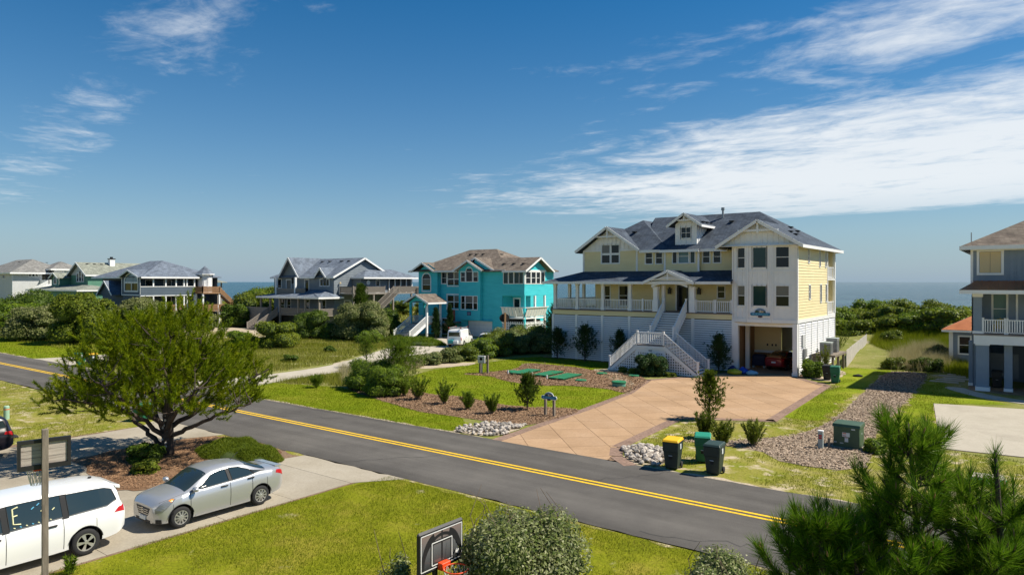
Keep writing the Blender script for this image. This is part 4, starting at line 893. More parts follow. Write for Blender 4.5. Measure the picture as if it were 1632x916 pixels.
# ------------------------------------------------------------------ turquoise house
def teal_house():
    W, T_ = MATS['white_trim'], MATS['teal_siding']; V = 69.3; RB = MATS['roof_brown']
    H = thing('beach_house', 'turquoise beach house with brown shingle roof and covered entry stairs', 'house', (-60, V, 0), world=True)
    f = Pl(0, V, 0)
    def wl(pl, poly, holes=(), name='wall', m=T_, lap=.24): mb = MB(); siding(mb, pl, poly, holes, lap); return mb.build(name, m, H)
    # left end and first gabled bay
    e = Pl(0, 70.4, 0); wl(e, rect(-69.6, -68.4, 0, 8.7), [(-69.0, -68.8, 6.4, 8.2)]); window(H, e, -69.0, -68.8, 6.4, 8.2, 1, 1)
    wl(f, gable_poly(-68.5, -64.9, 0, 8.75, 9.7), [(-67.75, -66.25, 5.95, 8.3)]); window(H, f, -67.75, -66.25, 5.95, 7.6, 1, 2, arch=True, tw=.16)
    wl(Pl(-64.9, 0, 90), rect(V, 70.0, 0, 8.75))
    m2 = Pl(0, 69.9, 0); hs = [(-64.65, -63.8, 7.0, 8.45), (-63.55, -61.35, 6.68, 8.45), (-61.1, -60.72, 7.0, 8.45), (-63.6, -61.3, 3.55, 5.4), (-64.6, -62.6, .1, 2.15)]
    wl(m2, rect(-64.9, -60.6, 0, 8.7), hs)
    window(H, m2, *hs[0], 1, 2, tw=.14); window(H, m2, *hs[1], 2, 2, tw=.14, bar=.12); window(H, m2, *hs[2], 1, 2, tw=.14); window(H, m2, *hs[3], 2, 2, tw=.18, bar=.13); window(H, m2, *hs[4], 2, 1, tw=.14, bar=.1, name='glass_door')
    # overhanging middle bay and garage
    b3 = Pl(0, 68.8, 0); hs = [(-60.2, -59.5, 7.25, 8.5), (-59.3, -58.25, 7.25, 8.55), (-58.05, -57.3, 7.25, 8.5), (-60.15, -59.55, 3.55, 5.3), (-59.4, -58.2, 3.55, 5.3), (-58.05, -57.4, 3.55, 5.3)]
    wl(b3, gable_poly(-60.6, -56.85, 2.2, 8.75, 9.85), [h for h in hs] + [(-59.3, -58.25, 8.5, 9.0)])
    window(H, b3, *hs[0], 1, 2, tw=.08); window(H, b3, *hs[1], 1, 1, arch=True, tw=.095); window(H, b3, *hs[2], 1, 2, tw=.08); window(H, b3, *hs[3], 1, 2, tw=.07); window(H, b3, *hs[4], 1, 2, tw=.07); window(H, b3, *hs[5], 1, 2, tw=.07)
    wl(Pl(-56.85, 0, 90), rect(68.8, 69.6, 2.2, 8.75)); wl(Pl(-60.6, 0, -90), rect(-69.9, -68.8, 2.2, 8.75))
    MB().box(-60.6, -55.2, 68.85, 70.4, 2.12, 2.2).build('soffit', T_, H)
    wl(f, [(-56.85, 2.2), (-53.64, 2.2), (-53.64, 8.75), (-55.4, 8.75), (-56.85, 9.5)]); wl(f, rect(-55.3, -53.64, 0, 2.2)); wl(Pl(0, 70.3, 0), rect(-62.5, -59.6, 0, 2.2)); wl(f, rect(-60.6, -59.45, 0, 2.2))
    gd = MB(); g_ = Pl(0, 69.5, 0); g_.box(gd, -59.45, -59.25, 0, 2.2, -.05, .05); g_.box(gd, -55.6, -55.4, 0, 2.2, -.05, .05); g_.box(gd, -59.25, -55.6, 2.06, 2.2, -.05, .05); d = gd.build('garage_door_frame', W, H)
    for i in range(4):
        for j in range(4): mb = MB(); g_.box(mb, -59.24 + j * .91, -58.35 + j * .91, .02 + i * .51, .515 + i * .51, -.04, .0); g_.box(mb, -59.12 + j * .91, -58.47 + j * .91, .1 + i * .51, .43 + i * .51, .0, .012); mb.build('door_panel', W, d)
    # right wing with enclosed upper porch
    wx0, wx1, wy1 = -53.64, -50.2, 74.0; r_ = Pl(wx1, 0, 90)
    hs = [(-53.45, -52.75, 7.0, 8.4), (-52.6, -51.9, 7.0, 8.4), (-51.75, -51.05, 7.0, 8.4), (-50.95, -50.38, 7.0, 8.4)]
    wl(f, rect(wx0, wx1, 5.5, 8.6), hs)
    for h_ in hs: window(H, f, *h_, 1, 1, tw=.08, g='glass_teal')
    hr = [(69.6, 70.6, 7.0, 8.4), (70.8, 71.7, 7.0, 8.4), (71.9, 72.7, 7.0, 8.4), (72.9, 73.7, 7.0, 8.4)]
    wl(r_, gable_poly(V, wy1 + .2, 5.5, 8.6, 10.15), hr)
    for h_ in hr: window(H, r_, *h_, 1, 2 if h_[0] < 72 else 1, tw=.09, g='glass')
    mb = MB(); f.box(mb, wx0, wx1, 8.5, 8.7, .032, .056); r_.box(mb, V, wy1, 8.5, 8.7, .032, .056); r_.box(mb, V - .04, V + .14, 6.9, 8.6, .032, .06); mb.build('corner_trim', W, H)
    MB().box(wx0, wx1, V + .02, wy1, 5.42, 5.5).build('porch_ceiling', T_, H)
    mb = MB(); siding(mb, Pl(0, 71.2, 0), rect(-55, wx1 - .4, 2.7, 5.45), [(-53.2, -52.3, 2.75, 5.0)], .24); siding(mb, Pl(wx0, 0, 90), rect(V, 71.2, 2.7, 5.5)); mb.build('wall', T_, H); window(H, Pl(0, 71.2, 0), -53.2, -52.3, 2.75, 5.0, 1, 1, tw=.14, name='glazed_door')
    for x, y in ((-50.3, 69.45), (-50.3, 71.7), (-50.3, 73.9)): MB().box(x - .12, x + .12, y - .12, y + .12, 0, 5.45).build('porch_column', W if y > 71 else T_, H)
    MB().box(wx0, wx1, V - .1, wy1, 2.55, 2.72).build('deck_floor', W, H)
    for k in range(6):                                  # bench back panels leaning outward
        x = wx0 + .1 + k * .56; mb = MB(); mb.slab([(x, V - .05, 2.85), (x + .48, V - .05, 2.85), (x + .48, V - .45, 4.0), (x, V - .45, 4.0)], .05, (0, 1, 0)); mb.build('bench_panel', W, H)
    for k in range(8):
        y = V + .1 + k * .56; mb = MB(); mb.slab([(wx1 + .05, y, 2.85), (wx1 + .05, y + .48, 2.85), (wx1 + .45, y + .48, 4.0), (wx1 + .45, y, 4.0)], .05, (-1, 0, 0)); mb.build('bench_panel', W, H)
    MB().beam((wx0, V - .46, 4.0), (wx1 + .46, V - .46, 4.0), .1, .07).beam((wx1 + .46, V - .46, 4.0), (wx1 + .46, wy1, 4.0), .1, .07).build('bench_rail', W, H)
    lattice(H, Pl(0, V - .05, 0), [(wx0, 2.2), (wx1, 2.2)], W, .3, .12, d0=-.03); lattice(H, Pl(wx1 - .05, 0, 90), [(V, 2.2), (wy1, 2.2)], W, .3, .12, d0=-.03)
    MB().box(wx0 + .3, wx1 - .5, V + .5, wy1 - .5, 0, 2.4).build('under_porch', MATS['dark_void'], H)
    mb = MB(); a = Pl(0, V - .08, 0); pts = [(-52.5, .1), (-51.3, .1), (-51.3, 1.3)] + [(-51.9 + .6 * math.cos(t), 1.3 + .6 * math.sin(t)) for t in np.linspace(.3, 2.84, 7)] + [(-52.5, 1.3)]
    mb.slab([a.p(x, z) for x, z in pts], .03, (0, 1, 0)); mb.build('lattice_arch', mat('dark_teal', (.01, .06, .06), .7), H)
    # sides and back
    wl(Pl(-69.6, 0, -90), rect(-81, -70.4, 0, 8.7), lap=.4); wl(Pl(0, 81, 180), rect(53.6, 69.6, 0, 8.7), lap=.4); wl(Pl(-53.64, 0, 90), rect(74, 81, 0, 8.7), lap=.3)
    # roofs
    hp = hip_planes(-70.2, -52.9, 68.9, 81.3, 8.72, .49)
    roof = slab_part('roof', RB, H, hp + [
        [(-49.6, 68.75, 8.6), (-49.6, 72.05, 10.35), (-56.5, 72.05, 10.35), (-56.5, 68.75, 8.6)], [(-49.6, 72.05, 10.35), (-49.6, 75.2, 8.6), (-56.5, 75.2, 8.6), (-56.5, 72.05, 10.35)]], .12)
    def gab(x0, x1, y0, y1, ze, zp): return slab_part('gable_roof', RB, H, [[(x0, y0, ze), ((x0 + x1) / 2, y0, zp), ((x0 + x1) / 2, y1, zp), (x0, y1, ze)], [((x0 + x1) / 2, y0, zp), (x1, y0, ze), (x1, y1, ze), ((x0 + x1) / 2, y1, zp)]], .1)
    for x0, x1, y0, ze, zp in ((-69.6, -65.2, 68.75, 8.72, 9.9), (-61.25, -56.2, 68.25, 8.72, 10.05), (-61.2, -54.8, 68.95, 8.75, 10.4)):
        g2 = gab(x0, x1, y0, 72.5, ze, zp); c = (x0 + x1) / 2; fascia(g2, [((x0, y0 - .02, ze), (c, y0 - .02, zp)), ((c, y0 - .02, zp), (x1, y0 - .02, ze))], W, h=.22)
    mb = MB(); siding(mb, Pl(0, 69.1, 0), [(-58.6, 8.75), (-55.2, 8.75), (-58.0, 10.2)], ()); mb.build('gable_wall', T_, H)
    fascia(roof, [((-65.3, 68.9, 8.72), (-61.0, 68.9, 8.72)), ((-55.4, 68.88, 8.72), (-52.9, 68.88, 8.72)), ((-53.3, 68.73, 8.6), (-49.6, 68.73, 8.6)), ((-49.58, 68.75, 8.6), (-49.58, 72.05, 10.35)), ((-49.58, 72.05, 10.35), (-49.58, 75.2, 8.6)), ((-70.2, 68.9, 8.72), (-69.4, 68.9, 8.72))], W, h=.22)
    for x, y, z in ((-62.5, 73.5, 11.0), (-61.4, 73.5, 11.0), (-60.2, 73.5, 11.0), (-57.4, 73.9, 10.9), (-66.6, 73.4, 10.4), (-54.2, 70.4, 9.5), (-52.6, 70.4, 9.5), (-51.1, 70.4, 9.5)): vent(roof, x, y, z - .04)
    # entry: stairs, landing, roofed porch
    steps(H, (-63.75, 60.2, 0), (-63.75, 63.0, 1.85), (2.7, 0, 0), 10, MATS['weathered_wood'], W)
    MB().box(-64.0, -60.9, 63.0, 69.9, 1.72, 1.86).build('landing', MATS['weathered_wood'], H)
    for x in (-63.8, -61.0):
        MB().beam((x, 60.1, .0), (x, 63.0, 1.75), .06, .3).build('stringer', W, H); railing(H, (x, 60.1, .1), (x, 63.0, 1.86), W, h=.95); railing(H, (x, 63.3, 1.86), (x, 65.4, 1.86), W, posts=False)
    for x in (-63.85, -60.95):
        for y in (63.1, 65.6): MB().box(x - .11, x + .11, y - .11, y + .11, 0 if x > -62 else 1.86, 4.6).build('porch_column', T_ if x < -62 else W, H)
    pr = slab_part('entry_roof', RB, H, [[(-64.6, 62.5, 4.6), (-62.4, 62.5, 5.65), (-62.4, 66.2, 5.65), (-64.6, 66.2, 4.6)], [(-62.4, 62.5, 5.65), (-60.2, 62.5, 4.6), (-60.2, 66.2, 4.6), (-62.4, 66.2, 5.65)]], .1)
    fascia(pr, [((-64.6, 62.48, 4.6), (-62.4, 62.48, 5.65)), ((-62.4, 62.48, 5.65), (-60.2, 62.48, 4.6)), ((-60.18, 62.5, 4.6), (-60.18, 66.2, 4.6))], W, h=.2)
    mb = MB(); a = Pl(0, 62.95, 0); n = 10
    for k in range(n):
        t0, t1 = k / n, (k + 1) / n; za = lambda t: 4.05 + .7 * math.sqrt(max(0, 1 - (2 * t - 1) ** 2)); zt = lambda t: 4.62 + .95 * (1 - abs(2 * t - 1)); X = lambda t: -63.9 + 3.0 * t
        mb.slab([a.p(X(t0), za(t0)), a.p(X(t1), za(t1)), a.p(X(t1), zt(t1)), a.p(X(t0), zt(t0))], .1, (0, 1, 0))
    mb.build('arch_panel', T_, H)
    mb = MB(); m2.box(mb, -63.2, -62.2, 1.9, 3.4, .03, .07); mb.build('entry_door', mat('door_red', (.28, .06, .05), .5), H)
    return H
teal_house()
sg = thing('house_plaque', 'small navy plaque on the turquoise bay above the garage', 'sign', (-58.8, 68.8, 2.8), world=True); p_ = Pl(0, 68.77, 0)
mb = MB(); p_.box(mb, -59.1, -58.45, 2.8, 3.3, 0, .04); mb.build('plate', mat('plaque_navy', (.03, .05, .16), .5), sg)
for z_, w_ in ((3.17, .22), (3.04, .26), (2.92, .16)): mb = MB(); p_.box(mb, -58.78 - w_, -58.78 + w_, z_ - .025, z_ + .025, .04, .046); mb.build('line_of_lettering', MATS['pale_siding'], sg)

# ------------------------------------------------------------------ grey house with decks
def grey_house():
    W, Gs, Wd, RS = MATS['white_trim'], MATS['grey_siding'], MATS['weathered_wood'], MATS['roof_slate']; V = 66.
    H = thing('beach_house', 'grey beach house with slate shingle roof, steep gables and weathered wooden decks', 'house', (-90, V, 0), world=True)
    f = Pl(0, V, 0); x0, x1 = -97.9, -82.9
    def wl(pl, poly, holes=(), lap=.25, m=Gs, name='wall'): mb = MB(); siding(mb, pl, poly, holes, lap); return mb.build(name, m, H)
    hs = [(-97.1, -96.0, 6.25, 7.6), (-94.6, -93.4, 6.0, 7.5), (-89.8, -88.9, 5.4, 7.5), (-86.1, -85.5, 6.6, 7.55), (-85.4, -84.7, 6.6, 7.8), (-84.6, -84.0, 6.6, 7.55), (-96.6, -95.2, 2.4, 4.5), (-94.4, -93.5, 2.4, 4.5), (-89.8, -88.8, 2.3, 4.4), (-85.6, -84.8, 2.5, 4.4)]
    wl(f, rect(x0, x1, 0, 7.9), hs)
    for h_ in hs: window(H, f, *h_, 1, 2 if h_[2] < 3 else 1, tw=.12)
    arch = MB(); pts = [(-93.3, 6.9), (-92.1, 6.9)] + [(-92.7 + .6 * math.cos(t), 7.5 + .6 * math.sin(t)) for t in np.linspace(0, 3.14, 9)]
    arch.slab([f.p(x, z, .04) for x, z in pts], .05, (0, 1, 0)); arch.build('arched_recess', MATS['dark_void'], H)
    rd = MB(); rd.lathe([(.42, 0), (.42, .05), (.3, .05)], 18, (-92.2, V - .08, 6.9), 'y'); rd.build('round_window', W, H); MB().lathe([(.3, 0), (.3, .02)], 18, (-92.2, V - .1, 6.9), 'y').build('round_pane', MATS['glass'], H)
    wl(f, [(-95.8, 7.9), (-90.8, 7.9), (-93.25, 10.8)]); wl(f, [(-86.9, 7.9), (-84.2, 7.9), (-85.5, 9.1)], lap=.2)
    r_ = Pl(x1, 0, 90); wl(r_, [(V, 0), (77.2, 0), (77.2, 7.9), (71.6, 10.75), (V, 7.9)], [(68.0, 69.0, 2.4, 4.3)], .25)
    window(H, r_, 68.0, 69.0, 2.4, 4.3, 1, 2)
    wl(Pl(x0, 0, -90), rect(-77.2, -V, 0, 7.9), lap=.4); wl(Pl(0, 77.2, 180), rect(82.9, 97.9, 0, 7.9), lap=.4)
    roof = slab_part('roof', RS, H, [
        [(-98.3, 65.5, 7.95), (-82.4, 65.5, 7.95), (-82.4, 71.6, 10.95), (-93.2, 71.6, 10.95)], [(-82.4, 77.7, 7.95), (-98.3, 77.7, 7.95), (-93.2, 71.6, 10.95), (-82.4, 71.6, 10.95)], [(-98.3, 77.7, 7.95), (-98.3, 65.5, 7.95), (-93.2, 71.6, 10.95)],
        [(-93.25, 65.3, 11.05), (-90.6, 65.3, 7.9), (-90.6, 65.8, 7.9), (-93.25, 71.6, 11.05)], [(-95.9, 65.3, 7.9), (-93.25, 65.3, 11.05), (-93.25, 71.6, 11.05), (-95.9, 65.8, 7.9)],
        [(-85.5, 65.4, 9.35), (-84.1, 65.4, 7.93), (-84.1, 65.8, 7.93), (-85.5, 68.4, 9.35)], [(-86.9, 65.4, 7.93), (-85.5, 65.4, 9.35), (-85.5, 68.4, 9.35), (-86.9, 65.8, 7.93)]], .1)
    fascia(roof, [((-98.3, 65.48, 7.95), (-95.9, 65.48, 7.95)), ((-90.6, 65.48, 7.95), (-86.9, 65.48, 7.95)), ((-84.1, 65.48, 7.95), (-82.4, 65.48, 7.95)), ((-95.9, 65.28, 7.9), (-93.25, 65.28, 11.05)), ((-93.25, 65.28, 11.05), (-90.6, 65.28, 7.9)), ((-86.9, 65.38, 7.93), (-85.5, 65.38, 9.35)), ((-85.5, 65.38, 9.35), (-84.1, 65.38, 7.93)), ((-82.38, 65.5, 7.95), (-82.38, 71.6, 10.95)), ((-82.38, 71.6, 10.95), (-82.38, 77.7, 7.95))], W, h=.26, w=.06)
    for x in (-91.3, -89.4, -86.5, -84.8): vent(roof, x, 70.4, 10.4)
    # front porch with its own roof, balcony above
    MB().box(-97.4, -82.0, 62.8, V, 2.15, 2.3).build('deck_floor', Wd, H)
    pr = slab_part('porch_roof', RS, H, [[(-97.4, 62.4, 4.95), (-81.8, 62.4, 4.95), (-84.6, V, 6.0), (-88.5, V, 6.0), (-90.5, V, 5.4), (-97.4, V, 5.4)], [(-81.8, 62.4, 4.95), (-81.8, V + 1, 4.95), (-84.6, V, 6.0)]], .1)
    fascia(pr, [((-97.4, 62.38, 4.95), (-81.8, 62.38, 4.95)), ((-81.78, 62.4, 4.95), (-81.78, V + 1, 4.95))], W, h=.26)
    for x in (-96.7, -94.2, -91.7, -87.1, -85.4, -82.2): MB().box(x - .12, x + .12, 62.7, 62.94, 0, 4.9).build('porch_post', Wd, H)
    for a, b in ((-91.6, -87.2), (-87.0, -85.5), (-85.3, -82.3)): railing(H, (a, 62.8, 2.3), (b, 62.8, 2.3), Wd, posts=False, bal=.09, gap=.16)
    railing(H, (-82.1, 62.9, 2.3), (-82.1, 66.5, 2.3), Wd, posts=False, bal=.09, gap=.16)
    MB().box(-95.2, -88.2, 64.6, V, 5.1, 5.25).build('balcony_floor', Wd, H)
    railing(H, (-95.1, 64.6, 5.2), (-90.4, 64.6, 5.2), Wd, posts=True, bal=.1, gap=.13); railing(H, (-90.3, 64.6, 5.2), (-88.0, 64.6, 5.2), Wd, posts=True, bal=.1, gap=.16)
    for x in (-90.4, -95.3): MB().box(x - .15, x + .15, 64.5, 64.8, 5.2, 7.9).build('porch_post', W, H)
    # low side deck and stairs
    MB().box(-101.3, -94.5, 62.6, V, 2.1, 2.3).build('deck_floor', Wd, H); mb = MB()
    for k in range(24): x = -101.3 + k * .285; mb.box(x, x + .26, 62.52, 62.58, .1, 3.25)
    mb.build('deck_screen', Wd, H)
    steps(H, (-94.3, 58.9, 0), (-94.3, 62.6, 2.28), (2.2, 0, 0), 12, Wd, Wd)
    for x in (-94.3, -92.1): railing(H, (x, 58.9, .1), (x, 62.6, 2.3), Wd, bal=.07); MB().beam((x, 58.8, .0), (x, 62.6, 2.2), .07, .3).build('stringer', Wd, H)
    # upper rear deck with screened room
    MB().box(-82.8, -79.6, 67, 84, 5.3, 5.5).build('deck_floor', Wd, H)
    railing(H, (-79.7, 67, 5.5), (-79.7, 73.2, 5.5), Wd, bal=.09, gap=.16); railing(H, (-79.7, 75, 5.5), (-79.7, 84, 5.5), Wd, bal=.09, gap=.16); railing(H, (-82.7, 67, 5.5), (-79.8, 67, 5.5), Wd, bal=.09, gap=.16)
    for y in (67.1, 71, 75, 79, 83.8): MB().box(-79.9, -79.65, y - .12, y + .12, 0, 5.3).build('deck_post', Wd, H)
    sr = Pl(-80.9, 0, 90); wl(Pl(-81.0, 0, 90), rect(69.6, 75.0, 5.5, 7.9), [(72.6, 73.3, 5.6, 7.4)], .22); window(H, Pl(-81.0, 0, 90), 72.6, 73.3, 5.6, 7.4, 1, 2)
    wl(Pl(0, 69.6, 0), rect(-82.9, -81.0, 5.5, 7.9), (), .22)
    mb = MB(); rd = [(.36, 0), (.36, .06), (.26, .06)]; mb.lathe(rd, 16, (-80.98, 71.0, 7.1), 'x'); mb.build('round_window', W, H); MB().lathe([(.26, 0), (.26, .02)], 16, (-80.95, 71.0, 7.1), 'x').build('round_pane', MATS['glass'], H)
    for y in np.arange(75.2, 80.3, 1.25): MB().box(-80.95, -80.8, y - .07, y + .07, 5.5, 7.85).build('screen_post', W, H)
    MB().box(-82.8, -81.05, 75.1, 80.2, 5.5, 7.8).build('screen_room', mat('screen_mesh', (.06, .065, .07), .8), H)
    srf = slab_part('side_roof', RS, H, hip_planes(-86, -79.9, 69.2, 80.7, 7.9, .42), .1); fascia(srf, [((-79.88, 69.2, 7.9), (-79.88, 80.7, 7.9)), ((-82.9, 69.18, 7.9), (-79.9, 69.18, 7.9))], W, h=.24)
    steps(H, (-79.6, 71.0, 2.6), (-79.6, 74.9, 5.4), (1.3, 0, 0), 12, Wd, Wd); railing(H, (-78.3, 71, 2.7), (-78.3, 74.9, 5.5), Wd); railing(H, (-79.55, 71, 2.7), (-79.55, 74.9, 5.5), Wd)
    MB().box(-79.7, -66.5, 80, 86, 5.0, 5.2).build('deck_floor', Wd, H); railing(H, (-79.6, 80.0, 5.2), (-66.6, 80.0, 5.2), Wd, bal=.09, gap=.17)
    for x in (-78, -75, -72, -69, -66.7): MB().box(x - .14, x + .14, 80.1, 80.4, 0, 5.0).build('deck_post', Wd, H)
    mb = MB()
    for k in range(40): x = -79.5 + k * .33; mb.box(x, x + .3, 79.4, 79.45, .2, 1.9)
    mb.build('deck_screen', Wd, H)
    lp = MB(); lp.lathe([(.12, 0), (.16, .12), (.1, .22)], 10, (-82.75, 67.0, 7.0), 'x'); lp.build('wall_lamp', MATS['beige'], H)
    mb = MB(); f2 = Pl(0, 62.6, 0); f2.box(mb, -87.0, -86.3, 1.4, 2.0, 0, .04); sp_ = mb.build('blue_plate', mat('sign_cobalt', (.04, .12, .42), .5), H)
    return H
grey_house()

# ------------------------------------------------------------------ slate-blue house on the left
def slate_house():
    W, Gs, Wd, RS = MATS['white_trim'], MATS['slate_siding'], MATS['warm_wood'], MATS['roof_slate']; V = 52.; xr = -113.2
    H = thing('beach_house', 'dark slate-blue beach house with arched gable window and two levels of open porches', 'house', (-118, V, 0), world=True)
    f = Pl(0, V, 0); r_ = Pl(xr, 0, 90)
    def wl(pl, poly, holes=(), lap=.24, m=Gs, name='wall'): mb = MB(); siding(mb, pl, poly, holes, lap); return mb.build(name, m, H)
    # recessed left wing, projecting gable bay
    wl(Pl(0, 53.5, 0), rect(-130.5, -119.5, 0, 8.0)); g1 = [(-118.6, -114.1, 5.8, 7.5), (-118.6, -114.1, 7.4, 8.55)]
    wl(f, gable_poly(-119.6, xr, 5.1, 8.0, 8.95), g1); window(H, f, -118.6, -114.1, 5.8, 6.95, 2, 1, arch=False, tw=.25, bar=.2)
    q = MB(); pts = [(-118.6, 7.15), (-114.1, 7.15)] + [(-116.35 + 2.25 * math.cos(t), 7.15 + 1.35 * math.sin(t)) for t in np.linspace(.15, 3.0, 9)]
    wfr = MB(); [wfr.slab([f.p(-116.35 + rr * 2.25 * math.cos(t), 7.15 + rr * 1.35 * math.sin(t), .06) for rr, t in ((1, a), (1.12, a), (1.12, b), (1, b))], .1, (0, 1, 0)) for a, b in zip(np.linspace(0, 3.1416, 13), np.linspace(0, 3.1416, 13)[1:])]; wa = wfr.build('arched_window', W, H)
    q.slab([f.p(x, z, -.03) for x, z in pts], .03, (0, 1, 0)); q.build('pane', MATS['glass_lit'], wa)
    wl(Pl(0, V + .15, 0), rect(-119.6, xr, 0, 5.1)); mb = MB(); f.box(mb, -119.7, xr + .05, 4.98, 5.15, .032, .065); f.box(mb, -119.7, -119.5, 5.15, 8.0, .032, .065); f.box(mb, xr - .15, xr + .05, 0, 8.0, .032, .065); mb.build('corner_trim', W, H)
    # porch side facing along the road: set-back wall, posts, solid band, lower rail
    wl(Pl(xr - 2.6, 0, 90), rect(V, 64, 0, 8), [(54, 55.2, 5.6, 7.4), (57, 58.2, 5.6, 7.4), (54, 55.2, 2.6, 4.6), (57.2, 58.4, 2.6, 4.6)])
    for y in (54, 57): window(H, Pl(xr - 2.6, 0, 90), y, y + 1.2, 5.6, 7.4, 1, 2); window(H, Pl(xr - 2.6, 0, 90), y + (.2 if y > 55 else 0), y + 1.2, 2.6, 4.6, 1, 2)
    wl(r_, rect(V, 59.3, 4.98, 6.38)); MB().box(xr - 2.6, xr, V, 60.9, 4.9, 4.98).build('porch_floor', Gs, H); MB().box(xr - 2.6, xr, V, 60.9, 2.3, 2.45).build('porch_floor', Wd, H)
    for y in (54.05, 56.05, 57.75, 59.1, 59.6, 60.9):
        MB().box(xr - .2, xr, y - .1, y + .1, 6.4, 7.95).build('porch_post', W, H); MB().box(xr - .2, xr, y - .1, y + .1, 0, 4.95).build('porch_post', W, H)
    wl(r_, rect(59.3, 60.95, 4.98, 6.38)); railing(H, (xr - .1, V + .1, 2.45), (xr - .1, 60.9, 2.45), Wd, posts=False, bal=.1, gap=.2)
    wl(Pl(0, 65, 180), rect(113.2, 130.5, 0, 8), lap=.4); wl(Pl(-130.5, 0, -90), rect(-65, -53.5, 0, 8), lap=.4); wl(Pl(xr - 2.6, 0, 90), rect(64, 65, 0, 8), lap=.3)
    mb = MB(); mb.beam((xr + .02, V, 6.42), (xr + .02, 61, 6.42), .12, .1).beam((xr + .02, V, 4.95), (xr + .02, 61, 4.95), .1, .12); mb.build('band_trim', W, H)
    roof = slab_part('roof', RS, H, hip_planes(-131, xr + .45, 51.9, 65.5, 8.0, .42) + [[(-119.9, 51.4, 8.0), (-116.4, 51.4, 9.15), (-116.4, 57, 9.15), (-119.9, 57, 8.0)], [(-116.4, 51.4, 9.15), (xr + .45, 51.4, 8.0), (xr + .45, 57, 8.0), (-116.4, 57, 9.15)]], .1)
    fascia(roof, [((xr + .47, 51.9, 8.0), (xr + .47, 61.5, 8.0)), ((-119.9, 51.38, 8.0), (-116.4, 51.38, 9.15)), ((-116.4, 51.38, 9.15), (xr + .45, 51.38, 8.0)), ((-131, 51.88, 8.0), (-119.7, 51.88, 8.0))], W, h=.25)
    tr = slab_part('entry_roof', RS, H, [[(-126.4, 50.8, 5.1), (-123.5, 50.8, 7.4), (-123.5, 53.5, 7.4), (-126.4, 53.5, 5.1)], [(-123.5, 50.8, 7.4), (-120.6, 50.8, 5.1), (-120.6, 53.5, 5.1), (-123.5, 53.5, 7.4)]], .1)
    fascia(tr, [((-126.4, 50.78, 5.1), (-123.5, 50.78, 7.4)), ((-123.5, 50.78, 7.4), (-120.6, 50.78, 5.1))], W, h=.25); wl(Pl(0, 51.2, 0), [(-126, 5.1), (-121, 5.1), (-123.5, 7.1)])
    # turret and rear wooden stair
    tx, ty = -113.5, 62.9; mb = MB(); mb.lathe([(1.15, 5.2), (1.15, 8.55)], 8, (tx, ty, 0)); mb.build('turret', W, H)
    for a in range(8):
        t = R(22.5 + a * 45); p = Pl(tx + 1.07 * math.cos(t), ty + 1.07 * math.sin(t), math.degrees(t) + 90); window(H, p, -.26, .26, 6.5, 8.1, 1, 1, tw=.06, g='glass_lit')
    tr2 = MB(); tr2.lathe([(1.55, 8.55), (.02, 9.95)], 8, (tx, ty, 0)); tr2.build('turret_roof', RS, H); MB().lathe([(1.58, 8.4), (1.58, 8.56)], 8, (tx, ty, 0)).build('turret_fascia', W, H)
    MB().box(xr, xr + 2.5, 61, 64.2, 5.2, 5.4).build('deck_floor', Wd, H); railing(H, (xr, 61, 5.4), (xr + 2.4, 61, 5.4), Wd, bal=.1, gap=.16); railing(H, (xr + 2.4, 61, 5.4), (xr + 2.4, 64, 5.4), Wd, bal=.1, gap=.16)
    steps(H, (xr + 2.4, 67.2, 2.4), (xr + 2.4, 64.0, 5.2), (-1.2, 0, 0), 12, Wd, Wd); railing(H, (xr + 2.5, 67.2, 2.4), (xr + 2.5, 64.1, 5.2), Wd, bal=.08)
    for x, y in ((xr + .1, 61.1), (xr + 2.3, 61.1), (xr + 2.3, 64)): MB().box(x - .12, x + .12, y - .12, y + .12, 0, 5.2).build('deck_post', W, H)
    MB().box(xr, xr + 2.6, 61, 68, 2.2, 2.4).build('deck_floor', Wd, H); railing(H, (xr + 2.5, 61, 2.4), (xr + 2.5, 68, 2.4), Wd, bal=.1, gap=.16)
    return H
slate_house()

